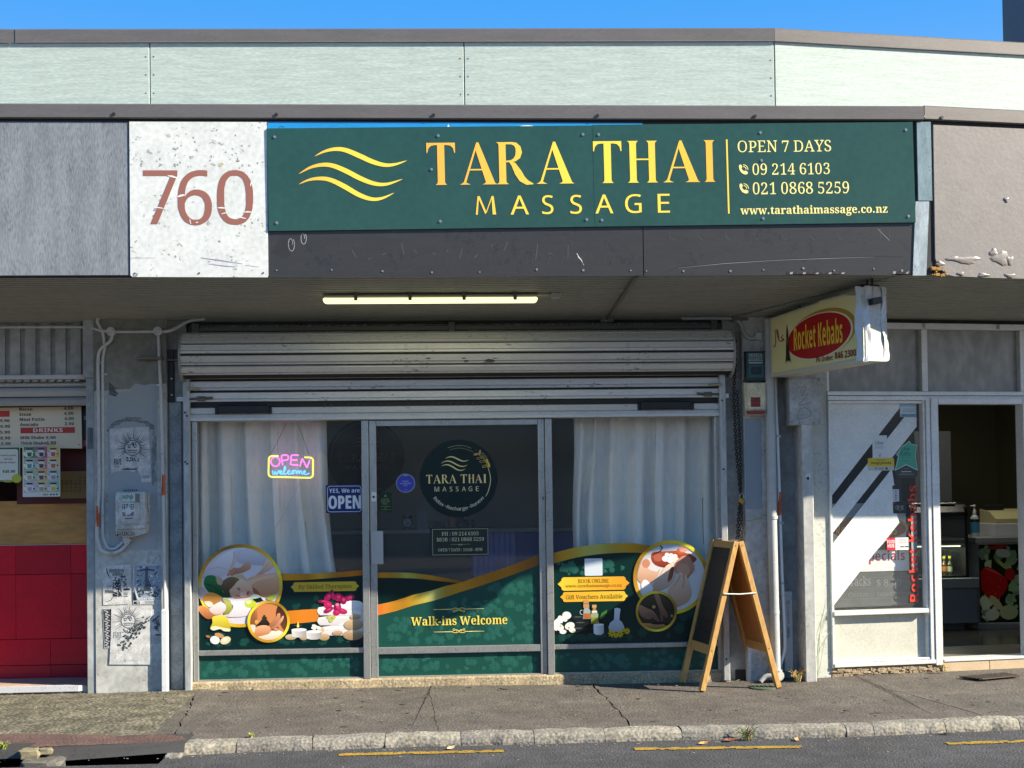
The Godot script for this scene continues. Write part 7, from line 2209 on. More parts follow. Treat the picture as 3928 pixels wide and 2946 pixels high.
	a.ring(2.703, 0.56, 0.012, 0.016, "b0403a", 1, 0, TAU, 16); a.line([2.694, 0.55, 2.712, 0.57], 0.004, "b0403a", 1)
	for i in 7: a.text("WARNING"[i], "sansb", 2.698, 0.515 - i * 0.02, 2.709, 0.529 - i * 0.02, "b0403a", 1)
	for i in 10: a.rect(2.69, 0.37 - i * 0.009, 2.70 + 0.018 * absf(sin(i * 1.7)), 0.374 - i * 0.009, "4a4a4a", 1)
	put("print", a, print_mat(), t)
	# small sticker on the post
	a = art(0.1955)
	a.ell(2.822, 1.535, 0.017, 0.02, "d6d6d4", 0); a.ell(2.82, 1.522, 0.011, 0.012, "17181a", 1); a.rect(2.815, 1.538, 2.828, 1.543, "4a4a4a", 2)
	single("post_sticker", a, print_mat(), "tiny black and white sticker on the square grey post", "sticker")
	# tag scrawled on the cover plate
	a = art(0.2065)
	a.line(smooth(vv([2.80, 2.24, 2.79, 2.21, 2.815, 2.225, 2.80, 2.18, 2.775, 2.15, 2.83, 2.16, 2.79, 2.12, 2.76, 2.08, 2.85, 2.10]), 4), 0.005, "7b7f80", 0)
	a.line(smooth(vv([2.74, 1.97, 2.76, 2.04, 2.80, 2.06, 2.85, 2.03, 2.83, 1.99, 2.76, 1.975, 2.74, 1.99]), 4), 0.005, "7b7f80", 0)
	single("scrawl", a, print_mat("wall_paint", 0.85, 0.3), "faint looping scrawl on the grey cover plate under the lightbox", "graffiti")
	# green and yellow smears of paint on the wall
	a = art(0.0506)
	for i in 12: a.line([2.37 + i * 0.012, 1.195 + 0.003 * i + rng.randf_range(-0.01, 0.01), 2.40 + i * 0.012, 1.20 + 0.003 * i], rng.randf_range(0.006, 0.02), ["8f9c74", "97a382", "8d997a"][i % 3], 1)
	var edge = []
	for i in 12: edge.append(Vector2(2.502 + rng.randf_range(-0.006, 0.006), 1.995 - i * 0.064))
	a.poly(vv([2.372, 1.29, 2.372, 1.99]) + edge, "8d969b", 0)
	single("paint_patch", a, print_mat("wall_paint", 0.85, 0.3), "blue grey overpainted patch and green smear below the alarm box", "paint patch")

func smooth_v(pts):
	var c = Curve3D.new()
	for i in pts.size():
		var tn = (pts[mini(i + 1, pts.size() - 1)] - pts[maxi(i - 1, 0)]) * 0.16
		c.add_point(pts[i], -tn, tn)
	return c

func links(m, c, size):
	var L = c.get_baked_length()
	var n = int(L / (size * 0.72))
	for i in n:
		var p = c.sample_baked((i + 0.5) * L / n)
		var d = (c.sample_baked((i + 1.0) * L / n) - c.sample_baked(i * L / n)).normalized()
		var s = V(1, 0, 0.35) if i % 2 == 0 else V(-0.35, 0, 1)
		s = (s - d * s.dot(d)).normalized()
		var ring = []
		for k in 12:
			var t = TAU * k / 12
			ring.append(p + d * sin(t) * size * 0.5 + s * cos(t) * size * 0.30)
		m.tube(ring, 0.0042, 5, true)

func under_awning_things():
	# batten light
	var t = thing("batten_light", "long lit batten light with rounded ends under the awning soffit", "light", V(-0.035, 2.78, 0.80))
	var m = MB.new(); m.bx(-0.79, 0.72, 2.822, 2.850, 0.765, 0.835, 0.008); put("tray", m, mat("light_body", "8b8a82", 0.5), t)
	m = MB.new()
	var o = []
	for i in 9:
		var a0 = PI * i / 8.0
		o.append(Vector2(0.80 + cos(a0) * 0.044, 2.822 - sin(a0) * 0.036))
	m.prism_x(o, -0.765, 0.695)
	for e in [[-0.765, -1.0], [0.695, 1.0]]:      # rounded ends
		for i in 8:
			for k in 4:
				var P = []
				for uv in [[i, k], [i + 1, k], [i + 1, k + 1], [i, k + 1]]:
					var a0 = PI * uv[0] / 8.0
					var b0 = PI * 0.5 * uv[1] / 4.0
					P.append(V(e[0] + e[1] * sin(b0) * 0.028, 2.822 - sin(a0) * 0.036 * cos(b0), 0.80 + cos(a0) * 0.044 * cos(b0)))
				m.quad_o(P[0], P[1], P[2], P[3], V(e[1], -1, 0))
	put("lamp_diffuser", m, mat("lamp_glow", "e8e4b8", 0.4, {"glow": "f3efb2", "power": 0.62}), t)
	for x in [-0.56, -0.18, 0.20, 0.56]:
		m = MB.new(); m.bx(x - 0.012, x + 0.012, 2.805, 2.856, 0.752, 0.848, 0.003); put("clip", m, mat("light_clip", "5d5c56", 0.5), t)
	var l = AreaLight3D.new()
	l.name = "batten_light_light"
	l.area_size = Vector2(1.46, 0.08)
	l.light_energy = 0.14
	l.light_color = Color(1.0, 0.97, 0.74)
	l.area_range = 12.0
	l.area_attenuation = 2.0
	l.shadow_enabled = true
	add_child(l)
	l.position = V(-0.035, 2.775, 0.80)
	l.rotation.x = -PI / 2
	t = thing("switch_box", "small pale connection box with short conduit right of the batten light", "junction box", V(0.86, 2.82, 0.8))
	m = MB.new(); m.bx(0.82, 0.885, 2.818, 2.862, 0.775, 0.825, 0.005); put("box", m, mat("box_white", "a9a89f", 0.5), t)
	m = MB.new(); m.tube([V(0.82, 2.846, 0.80), V(0.715, 2.846, 0.80)], 0.008, 8); put("stub", m, mat("box_white", "a9a89f", 0.5), t)
	pipe("conduit_pipe", "grey conduit crossing the soffit from the fascia back to the wall bracket", [V(1.32, 2.77, -0.02), V(1.325, 2.785, 0.06), V(1.33, 2.80, 0.3), V(1.345, 2.855, 0.9), V(1.35, 2.885, 1.36)], 0.014, mat("soffit_conduit", "73756f", 0.6), "conduits under the soffit")
	m = MB.new(); m.bx(1.275, 1.37, 2.752, 2.785, -0.06, 0.02, 0.004)
	single("pipe_bracket", m, mat("soffit_conduit", "73756f", 0.6), "small grey bracket where the soffit conduit meets the shutter head", "bracket")
	# projecting lightbox, hung from the soffit, one skirt wrapped in white sheet
	var ang = atan2(0.39, 1.0)
	t = thing("projecting_sign", "cream projecting lightbox sign with red oval and yellow lettering hanging from the awning", "sign", V(2.555, 2.32, 0.2), ang)
	# local z runs out along the sign to the street, its left face looks along -x
	m = MB.new()
	var LN = 1.06
	var face_o = [0.0, 0.0, LN, 0.02, LN, 0.455, 0.90, 0.478, 0.6, 0.472, 0.58, 0.462, 0.3, 0.442, 0.0, 0.418]
	m.prism_x(vv(face_o), 0.0, 0.17)
	put("case", m, mat("sign_case", "d2cfb6", 0.5, {"tex": tex.blotch, "scale": 1.5}), t, false)
	m = MB.new()
	m.prism_x(vv([-0.004, -0.022, LN, -0.003, LN, 0.02, 0.0, 0.0]), -0.004, 0.174)
	m.prism_x(vv([-0.008, -0.02, 0.006, -0.02, 0.006, 0.42, -0.008, 0.42]), -0.005, 0.175)
	m.prism_x(vv([0.0, 0.418, 0.3, 0.442, 0.58, 0.462, 0.6, 0.472, 0.9, 0.478, 0.9, 0.484, 0.6, 0.479, 0.57, 0.468, 0.3, 0.449, 0.0, 0.426]), -0.004, 0.174)
	put("frame", m, mat("sign_frame", "bcbaa5", 0.5), t, false)
	m = MB.new()
	m.prism_x(vv([LN - 0.03, 0.0, LN + 0.006, 0.0, LN + 0.006, 0.52, LN - 0.03, 0.50]), 0.015, 0.20)
	put("end_plate", m, mat("end_plate", "b5b5ad", 0.6, {"tex": tex.scuffs, "scale": 1.0}), t, false)
	# crumpled wrap down both edges of the end
	for sd in [[-0.030, 0.055, 1.0], [0.15, 0.235, -1.0]]:
		m = MB.new()
		var ny = 22
		var nx = 7
		var P = []
		for j in ny + 1:
			var row = []
			for i in nx + 1:
				var u = float(i) / nx
				var v_ = float(j) / ny
				var wob = 0.008 * sin(v_ * 11.0 + u * 4.0 + sd[0] * 30.0) + 0.003 * sin(v_ * 27.0 - u * 7.0)
				var x = lerpf(sd[0], sd[1], u) + 0.008 * sin(v_ * 9.0) + (0.016 * (1.0 - v_) if sd[0] > 0 else -0.012 * absf(v_ - 0.5))
				row.append(V(x, lerpf(-0.004 if sd[0] < 0 else 0.012, 0.515, v_) + 0.006 * sin(u * 9.0), LN + 0.012 + wob * 0.8 - 0.05 * pow(absf(u - (1.0 if sd[0] < 0 else 0.0)), 2.0)))
			P.append(row)
		for j in ny:
			for i in nx:
				m.quad_o(P[j][i], P[j][i + 1], P[j + 1][i + 1], P[j + 1][i], V(0, 0, 1))
		put("white_wrap", m, mat("white_wrap", "c9cacb", 0.5, {"tex": tex.fine, "scale": 1.5}), t, false)
	m = MB.new(); m.box(V(0.085, 0.425, LN + 0.03), V(0.085, 0.045, 0.05), 0.004); m.v = Transform3D(Basis(Vector3.BACK, 0.2), V(0.085, -0.02, 0)) * m.v; put("dark_fitting", m, mat("black_plastic", "151617", 0.5), t, false)
	for z in [0.25, LN - 0.05, LN - 0.0]:
		m = MB.new(); m.tube([V(0.085, 0.45, z), V(0.085, 0.60, z)], 0.007, 6)
		put("hanger", m, mat("black_steel", "17181a", 0.5), t, false)
	m = MB.new()
	m.bx(0.02, 0.15, 0.515, 0.535, LN - 0.09, LN + 0.0, 0.003)
	put("hanger", m, mat("black_steel", "17181a", 0.5), t, false)
	# left face print, drawn facing -x: along the face the drawing's x runs with local z
	var a = art(0.0)
	var T0 = Transform3D(Basis(V(0, 0, 1), V(0, 1, 0), V(-1, 0, 0)), V(-0.0012, 0, 0))
	a.xf = T0
	a.poly(vv([0.008, 0.006, LN - 0.01, 0.024, LN - 0.01, 0.452, 0.9, 0.472, 0.6, 0.466, 0.57, 0.456, 0.3, 0.436, 0.008, 0.413]), "d6d094", 0)
	for i in 40:
		var q = Vector2(rng.randf_range(0.05, 1.0), rng.randf_range(0.05, 0.40))
		a.ell(q.x, q.y, rng.randf_range(0.004, 0.02), rng.randf_range(0.01, 0.04), ["d1cb90", "dad49a"][i % 2], 1, 0.0, 10)
	a.ell(0.60, 0.236, 0.395, 0.176, "a8842a", 2, 0.08, 44); a.ell(0.575, 0.222, 0.385, 0.170, "d6d094", 3, 0.07, 44)
	a.ell(0.57, 0.228, 0.375, 0.164, "d8cfb8", 4, 0.06, 44); a.ell(0.57, 0.228, 0.367, 0.157, "a8161c", 5, 0.06, 44)
	a.text("Rocket Kebabs", "sansb", 0.285, 0.150, 0.845, 0.330, "dfba3a", 7)
	a.text("Ph Order:", "sansb", 0.545, 0.037, 0.735, 0.075, "7c1a24", 7); a.text("846 2300", "sansb", 0.755, 0.040, 0.985, 0.090, "7c1a24", 7)
	a.poly(vv([0.205, 0.36, 0.215, 0.30, 0.222, 0.22, 0.232, 0.12, 0.245, 0.06, 0.222, 0.085, 0.21, 0.075, 0.198, 0.085, 0.178, 0.06, 0.186, 0.12, 0.19, 0.22, 0.196, 0.30]), "2b2c26", 8)
	a.poly(vv([0.20, 0.26, 0.212, 0.26, 0.212, 0.20, 0.20, 0.20]), "6b6a44", 9)
	# the word halal, drawn as strokes
	a.line(smooth(vv([0.158, 0.285, 0.135, 0.27, 0.145, 0.255, 0.165, 0.245, 0.135, 0.238, 0.118, 0.24]), 4), [0.004, 0.005, 0.006, 0.007, 0.008, 0.009, 0.009, 0.008, 0.008, 0.008, 0.008, 0.008, 0.009, 0.009, 0.009, 0.008, 0.008, 0.007, 0.006, 0.005, 0.005], "8e2a22", 7)
	a.line(smooth(vv([0.118, 0.24, 0.102, 0.25, 0.085, 0.33]), 4), 0.007, "8e2a22", 7); a.line(smooth(vv([0.072, 0.335, 0.085, 0.28, 0.102, 0.25]), 4), 0.006, "8e2a22", 7)
	a.line(smooth(vv([0.055, 0.335, 0.062, 0.26, 0.056, 0.215, 0.040, 0.205, 0.030, 0.225]), 4), [0.004, 0.005, 0.006, 0.007, 0.008, 0.009, 0.009, 0.009, 0.009, 0.008, 0.008, 0.007, 0.006, 0.005, 0.004, 0.003, 0.002], "8e2a22", 7)
	put("print", a, print_mat("lightbox_print", 0.35), t, false)

func neon(parent, called, paths, r, key, hex, power):
	var m = MB.new()
	for p in paths:
		m.tube(p, r, 8)
	return put(called, m, mat(key, hex, 0.4, {"glow": hex, "power": power}), parent, false)

func open_neon():
	var t = thing("neon_sign", "lit neon sign in pink, blue and yellow hanging in the left window", "neon sign", V(-1.124, 1.575, -0.06))
	var m = MB.new(); m.bx(-0.178, 0.178, -0.004, 0.185, -0.012, -0.008); put("clear_back", m, mat("acrylic", "dfe6e2", 0.05, {"alpha": 0.12}), t, false)
	var L = func(list):
		var q = []
		for i in range(0, list.size(), 2): q.append(V(list[i], list[i + 1], 0))
		return q
	neon(t, "neon_border", [rounded(L.call([-0.092, 0.171, -0.165, 0.171, -0.17, 0.012, 0.168, -0.001, 0.172, 0.155, 0.105, 0.158]), 0.03)], 0.0058, "neon_yellow", "e6dc5a", 0.75)
	var oo = []
	for i in 21: oo.append(V(-0.116 + cos(TAU * i / 20.0) * 0.034, 0.127 + sin(TAU * i / 20.0) * 0.035, 0))
	neon(t, "neon_letter", [oo], 0.005, "neon_pink", "e070c8", 0.8)
	neon(t, "neon_letter", [rounded(L.call([-0.060, 0.098, -0.073, 0.176, -0.018, 0.178, -0.016, 0.140, -0.066, 0.134]), 0.02)], 0.005, "neon_pink", "e070c8", 0.8)
	neon(t, "neon_letter", [rounded(L.call([0.062, 0.175, 0.006, 0.176, -0.002, 0.104, 0.058, 0.098]), 0.01), L.call([0.002, 0.138, 0.052, 0.138])], 0.005, "neon_pink", "e070c8", 0.8)
	neon(t, "neon_letter", [rounded(L.call([0.070, 0.088, 0.088, 0.150, 0.124, 0.076, 0.146, 0.138]), 0.008)], 0.005, "neon_pink", "e070c8", 0.8)
	var word = [-0.140, 0.060, -0.134, 0.032, -0.124, 0.030, -0.117, 0.055, -0.110, 0.030, -0.100, 0.032, -0.094, 0.060, -0.088, 0.058, -0.084, 0.036, -0.066, 0.050, -0.072, 0.060, -0.080, 0.050, -0.078, 0.032, -0.062, 0.030, -0.040, 0.066, -0.040, 0.092, -0.048, 0.088, -0.054, 0.040, -0.046, 0.028, -0.030, 0.036, -0.006, 0.056, -0.020, 0.058, -0.024, 0.040, -0.014, 0.028, 0.004, 0.036, 0.014, 0.056, 0.026, 0.044, 0.016, 0.028, 0.006, 0.044, 0.020, 0.058, 0.040, 0.056, 0.044, 0.030, 0.052, 0.054, 0.062, 0.054, 0.064, 0.030, 0.072, 0.054, 0.082, 0.054, 0.084, 0.030, 0.094, 0.032, 0.112, 0.048, 0.106, 0.058, 0.096, 0.048, 0.100, 0.030, 0.116, 0.026, 0.142, 0.036]
	var c = Curve3D.new()
	var q = L.call(word)
	for i in q.size():
		var tn = (q[mini(i + 1, q.size() - 1)] - q[maxi(i - 1, 0)]) * 0.15
		c.add_point(q[i], -tn, tn)
	var pts = []
	for i in 181: pts.append(c.sample_baked(c.get_baked_length() * i / 180.0))
	neon(t, "neon_word", [pts], 0.0042, "neon_blue", "5aa8f0", 0.85)
	m = MB.new()
	m.tube([V(-0.155, 0.175, -0.01), V(-0.03, 0.42, -0.02)], 0.0022, 5); m.tube([V(0.145, 0.165, -0.01), V(0.055, 0.42, -0.02)], 0.0022, 5)
	put("hanging_cord", m, mat("grey_cord", "8a8a84", 0.6), t, false)
	m = MB.new(); m.tube(rounded([V(0.08, 0.0, -0.01), V(-0.03, -0.23, -0.012), V(-0.22, -0.54, -0.015)], 0.1), 0.0025, 5); put("power_cord", m, mat("white_cord", "c6c6c0", 0.6), t, false)
	var l = OmniLight3D.new()
	l.name = "neon_sign_light"
	l.light_color = Color(0.95, 0.75, 0.85)
	l.light_energy = 0.004
	l.light_size = 0.12
	l.omni_range = 6.0
	l.omni_attenuation = 2.0
	l.shadow_enabled = true
	add_child(l)
	l.position = V(-1.124, 1.66, -0.045)

func sandwich_board():
	open_neon()
	var t = thing("sandwich_board", "open wooden sandwich board with black chalk panels standing on the footpath", "sandwich board", V(2.175, -0.026, 0.255), 0.15)
	var wood = mat("pine", "c79a56", 0.55, {"tex": gray("woodgrain", 151, 0.03, 0.01, 0.80, 1.0, 0.6, 1.8), "scale": V(6, 0.8, 6)})
	var D = 0.215          # half depth
	for sd in [-1.0, 1.0]:
		var top = Vector2(sd * 0.018, 1.085)
		var foot = Vector2(sd * 0.298, 0.0)
		var d = (foot - top).normalized()
		var nrm = Vector2(d.y, -d.x) * sd    # away from the middle
		if nrm.x * sd < 0: nrm = -nrm
		var frame = Transform3D(Basis(V(0, 0, 1), V(-d.x, -d.y, 0), V(0, 0, 1).cross(V(-d.x, -d.y, 0))), V(foot.x, foot.y, 0))
		var Ln = foot.distance_to(top)
		# in this frame x is the depth, y runs up the leg, z is the thickness
		for e in [-1.0, 1.0]:
			var m = MB.new(); m.xf = frame
			m.bx(e * D - 0.021, e * D + 0.021, 0.0, Ln, -0.020, 0.020, 0.003)
			var lg = put("leg", m, wood, t, false)
			var b = MB.new(); b.xf = frame
			b.bx(e * D - 0.014, e * D + 0.014, -0.012, 0.0, -0.010, 0.010, 0.002)
			put("rubber_foot", b, mat("black_plastic", "151617", 0.5), lg, false)
			b = MB.new(); b.xf = frame
			for y in [Ln - 0.03, 0.30]:
				b.tube([V(e * (D + 0.0205), y, 0), V(e * (D + 0.0225), y, 0)], 0.005, 8)
			put("peg", b, mat("rust", "5a4a44", 0.8), lg, false)
		var m2 = MB.new(); m2.xf = frame
		m2.bx(-D + 0.021, D - 0.021, Ln - 0.055, Ln - 0.004, -0.010, 0.010, 0.002)
		put("top_rail", m2, wood, t, false)
		m2 = MB.new(); m2.xf = frame
		m2.bx(-D + 0.021, D - 0.021, 0.265, 0.335, -0.010, 0.010, 0.002)
		put("bottom_rail", m2, wood, t, false)
		var out = 1.0 if frame.basis.z.x * sd > 0 else -1.0
		m2 = MB.new(); m2.xf = frame
		m2.bx(-D + 0.02, D - 0.02, 0.33, Ln - 0.05, -0.003, 0.0035) if out > 0 else m2.bx(-D + 0.02, D - 0.02, 0.33, Ln - 0.05, -0.0035, 0.003)
		var pn = put("panel", m2, mat("hardboard", "a9763e", 0.6, {"tex": tex.fine, "scale": 2.0}), t, false)
		m2 = MB.new(); m2.xf = frame
		m2.bx(-D + 0.0205, D - 0.0205, 0.332, Ln - 0.052, 0.0035 * out, 0.0055 * out)
		var cb = put("chalk_face", m2, mat("chalkboard", "20211f", 0.6, {"tex": tex.blotch, "scale": 2.0}), pn, false)
		# wiped chalk marks
		var a = art(0.0)
		a.xf = frame * (Transform3D(Basis(), V(0, 0, 0.0058)) if out > 0 else Transform3D(Basis(V(-1, 0, 0), V(0, 1, 0), V(0, 0, -1)), V(0, 0, -0.0058)))
		for i in 70:
			var y = [0.42, 0.50, 0.58, 0.66, 0.98][i % 5] + rng.randf_range(-0.015, 0.015)
			var x = rng.randf_range(-0.15, 0.14)
			a.line([x, y, x + 0.012, y + 0.015, x + 0.02, y - 0.004], 0.003, ["33342f", "3a3a35"][i % 2], 0)
		put("chalk_smear", a, print_mat("chalk", 0.9, 0.2), cb, false)
	# the two tops joined by a cap, and the folding stay
	var m3 = MB.new()
	for e in [-0.15, 0.15]: m3.box(V(0, 1.093, e), V(0.06, 0.004, 0.05), 0.001)
	put("hinge", m3, mat("zinc", "a9abac", 0.35), t, false)
	m3 = MB.new()
	m3.tube([V(-0.125, 0.705, D + 0.026), V(0.0, 0.699, D + 0.028), V(0.125, 0.705, D + 0.026)], 0.0055, 7)
	put("stay", m3, mat("white_cord", "c6c6c0", 0.6), t, false)


func kart(zl):
	var a = art(zl)
	a.xf = bend(2.35, 0.12)
	return a

func kplate(t, called, outline, z0, z1, m):
	var b = MB.new(); b.xf = bend(2.35, 0.12)
	b.prism(vv(outline), z0, z1)
	return put(called, b, m, t)

func kpos(s, y, z):
	return bend(2.35, 0.12) * V(s, y, z)

func kebab_window_things():
	var film = mat("white_film", "dfe4e1", 0.45, {"tex": tex.fine, "scale": 0.8})
	var t = thing("window_film", "white diagonal bands of film on the corner shop's window", "window film", kpos(1.1, 0.5, -0.04))
	kplate(t, "film_band", [0.707, 1.356, 1.321, 2.070, 1.322, 2.104, 0.707, 2.104], -0.039, -0.0375, film)
	kplate(t, "film_band", [0.714, 1.072, 1.466, 1.923, 1.466, 1.998, 1.361, 1.998, 0.714, 1.265], -0.039, -0.0375, film)
	kplate(t, "film_band", [0.711, 0.510, 0.765, 0.570, 0.953, 0.783, 1.091, 0.939, 1.157, 1.003, 1.208, 1.062, 1.30, 1.165, 1.275, 1.25, 1.262, 1.47, 1.245, 1.59, 0.711, 0.987], -0.039, -0.0375, film)
	kplate(t, "film_band", [1.40, 0.785, 1.45, 0.785, 1.45, 1.22, 1.40, 1.22], -0.0389, -0.0376, mat("grey_film", "8f9593", 0.5))
	# boards standing behind the glass
	t = thing("oval_board", "white board with a red oval emblem standing behind the filmed window", "board", kpos(1.08, 1.03, -0.12))
	kplate(t, "board", [0.765, 1.02, 1.40, 1.02, 1.40, 1.32, 0.765, 1.32], -0.13, -0.12, mat("board_white", "c7cac9", 0.6))
	var a = kart(-0.1195)
	a.ell(1.095, 1.122, 0.325, 0.10, "b7862c", 0, 0.0, 40); a.ell(1.082, 1.115, 0.317, 0.090, "8e1a22", 1, 0.0, 40); a.text("Rocket Kebabs", "sansb", 0.80, 1.065, 1.32, 1.165, "b99a2e", 2)
	put("print", a, print_mat(), t)
	t = thing("specials_board", "white board reading specials in dark red behind the corner shop's glass", "board", kpos(1.2, 0.78, -0.1))
	kplate(t, "board", [0.765, 0.782, 1.41, 0.782, 1.41, 0.950, 0.765, 0.950], -0.11, -0.10, mat("board_white", "c7cac9", 0.6))
	a = kart(-0.0995)
	a.text("Specials", "sansb", 1.013, 0.838, 1.375, 0.945, "8a1238", 1); put("print", a, print_mat(), t)
	t = thing("chalk_menu", "grey chalk menu board low in the corner shop's window with handwritten prices", "menu board", kpos(1.15, 0.5, -0.1))
	kplate(t, "board", [0.768, 0.505, 1.475, 0.505, 1.475, 0.776, 1.38, 0.774, 1.2, 0.782, 0.768, 0.782], -0.115, -0.105, mat("grey_board", "4e5250", 0.6, {"tex": tex.blotch, "scale": 1.5}))
	a = kart(-0.1045)
	a.text("Tacks", "serif", 0.90, 0.67, 1.08, 0.745, "7d8280", 1); a.text("$ 8.00", "serif", 1.13, 0.655, 1.34, 0.72, "757a78", 1); a.text("Chicken", "serif", 0.89, 0.585, 1.06, 0.62, "6f7472", 1); a.text("Salad", "serif", 1.13, 0.585, 1.26, 0.62, "6f7472", 1)
	for i in 6: a.line([0.80 + 0.02 * i, 0.53 + 0.04 * i, 1.45, 0.525 + 0.042 * i], 0.002, "646866", 0)
	put("chalk_writing", a, print_mat(), t)
	var m = MB.new(); m.xf = bend(2.35, 0.12)
	m.bx(0.712, 0.764, 0.50, 1.98, -0.17, -0.12, 0.003)
	single("orange_post", m, mat("orange_post", "b98a3c", 0.6), "ochre post showing through the gaps at the left side of the filmed window", "post")
	m = MB.new(); m.xf = bend(2.35, 0.12)
	m.prism(vv([0.80, 1.25, 1.47, 1.25, 1.47, 2.05, 0.80, 2.05]), -0.32, -0.30)
	m.bx(0.99, 1.004, 1.25, 2.05, -0.30, -0.285)
	single("dark_shelf_back", m, mat("shelf_back", "24262a", 0.6), "dark shelf back seen through the diagonal gaps of the filmed window", "shelf")
	# stickers on the glass
	t = thing("delivery_sticker", "white delivery sticker with black and blue words above the yellow one", "sticker", kpos(1.145, 1.68, -0.036))
	a = kart(-0.0365)
	a.rect(1.083, 1.676, 1.208, 1.854, "c9cecf", 0); a.text("Uber", "sans", 1.108, 1.782, 1.180, 1.810, "2c3032", 1); a.text("Eats", "sans", 1.108, 1.750, 1.176, 1.776, "6fa3b8", 1)
	a.poly([1.13, 1.70, 1.155, 1.715, 1.155, 1.69, 1.14, 1.68], "a3a8a9", 1); a.line([1.115, 1.722, 1.15, 1.725], 0.003, "a9aeaf", 1)
	put("print", a, print_mat(), t)
	t = thing("delivery_sticker", "yellow delivery sticker with black words beside the green star", "sticker", kpos(1.15, 1.58, -0.036))
	a = kart(-0.0363)
	a.rrect(1.041, 1.577, 1.265, 1.676, 0.01, "b3b6ae", 0); a.rrect(1.041, 1.610, 1.265, 1.676, 0.012, "c9b023", 1)
	a.text("Deliver with", "sans", 1.112, 1.655, 1.192, 1.666, "3a3210", 2); a.text("HungryPanda", "sansb", 1.068, 1.622, 1.238, 1.649, "1e1b10", 2)
	a.ell(1.11, 1.593, 0.011, 0.009, "2a2a26", 2); a.ell(1.11, 1.591, 0.006, 0.005, "c9c9c0", 3); a.rect(1.13, 1.596, 1.175, 1.600, "5a5a52", 2); a.rect(1.13, 1.586, 1.175, 1.590, "5a5a52", 2); a.rect(1.19, 1.584, 1.208, 1.602, "3a3a35", 2)
	put("print", a, print_mat(), t)
	t = thing("star_sticker", "green star shaped award sticker with a dark grey foot on the window", "sticker", kpos(1.37, 1.51, -0.036))
	a = kart(-0.0360)
	a.poly([1.27, 1.576, 1.368, 1.617, 1.464, 1.573, 1.464, 1.54, 1.445, 1.518, 1.29, 1.516, 1.27, 1.54], "33383a", 0)
	a.poly([1.397, 1.811, 1.415, 1.786, 1.465, 1.778, 1.449, 1.69, 1.466, 1.573, 1.367, 1.618, 1.268, 1.573, 1.300, 1.69, 1.283, 1.70, 1.335, 1.767, 1.372, 1.79], "b4c6bc", 1)
	a.poly([1.396, 1.803, 1.412, 1.781, 1.459, 1.773, 1.444, 1.69, 1.459, 1.583, 1.367, 1.625, 1.277, 1.583, 1.306, 1.69, 1.293, 1.702, 1.339, 1.762, 1.374, 1.785], "3f9e80", 2)
	a.text("Uber", "sans", 1.326, 1.732, 1.405, 1.762, "17382e", 3); a.text("Eats", "sans", 1.322, 1.694, 1.407, 1.726, "17382e", 3); a.text("Superstar", "sans", 1.325, 1.672, 1.407, 1.686, "2a6b58", 3)
	for i in 5: a.ell(1.338 + i * 0.014, 1.652, 0.004, 0.004, "1f5a48", 3, 0.0, 8)
	a.rect(1.345, 1.588, 1.39, 1.590, "9aa0a0", 1); a.rect(1.325, 1.563, 1.41, 1.570, "a9afaf", 1); a.rect(1.30, 1.548, 1.435, 1.550, "8a9090", 1); a.rect(1.31, 1.542, 1.425, 1.544, "8a9090", 1)
	put("print", a, print_mat(), t)
	t = thing("alarm_sticker", "pale blue security sticker in the top right corner of the filmed window", "sticker", kpos(1.39, 2.0, -0.036))
	a = kart(-0.0365)
	a.rect(1.323, 2.0, 1.464, 2.104, "7fa9b8", 0); a.rect(1.326, 2.024, 1.461, 2.082, "b6c4c6", 1); a.text("GLENGUARD", "sans", 1.352, 2.053, 1.455, 2.066, "7a86a8", 2); a.rect(1.345, 2.042, 1.452, 2.046, "b06a6a", 2); a.text("0800 522 611", "sansb", 1.340, 2.006, 1.452, 2.019, "2f5f78", 2)
	put("print", a, print_mat(), t)
	t = thing("payment_sticker", "tall black and white card payment sticker over the square black one", "sticker", kpos(1.275, 1.33, -0.036))
	a = kart(-0.0363)
	a.rect(1.246, 1.332, 1.302, 1.458, "b9bfc2", 0); a.rect(1.246, 1.428, 1.302, 1.458, "23272a", 1)
	for i in 5: a.ell(1.274, 1.412 - i * 0.016, 0.008, 0.005, ["a8404a", "6a7480", "2a3038", "3a4048", "6a7078"][i], 2, 0.0, 10)
	put("print", a, print_mat(), t)
	t = thing("rating_sticker", "square black sticker with a scribbled white badge beside the red upright lettering", "sticker", kpos(1.30, 1.237, -0.036))
	a = kart(-0.0365)
	a.rrect(1.248, 1.237, 1.362, 1.330, 0.008, "1e2326", 0); a.rect(1.255, 1.318, 1.27, 1.326, "a8404a", 1)
	for q in [[1.285, 1.285], [1.325, 1.283], [1.305, 1.277]]: a.ring(q[0], q[1], 0.016, 0.019, "7f8c88", 1, 0.3, 5.8, 14)
	a.text("N", "sansb", 1.28, 1.276, 1.295, 1.294, "93a09b", 2); a.text("2", "sansb", 1.32, 1.272, 1.334, 1.294, "93a09b", 2)
	put("print", a, print_mat(), t)
	t = thing("food_sticker", "red and white online order sticker above the dark red word specials", "sticker", kpos(1.28, 0.95, -0.036))
	a = kart(-0.0363)
	a.rect(1.262, 0.949, 1.374, 1.047, "d3d3d0", 0); a.rect(1.188, 0.949, 1.262, 1.047, "b82638", 0); a.text("FOOD", "sansb", 1.193, 1.003, 1.257, 1.030, "dcd2d0", 1); a.text("HUB", "sansb", 1.195, 0.970, 1.252, 0.998, "dcd2d0", 1)
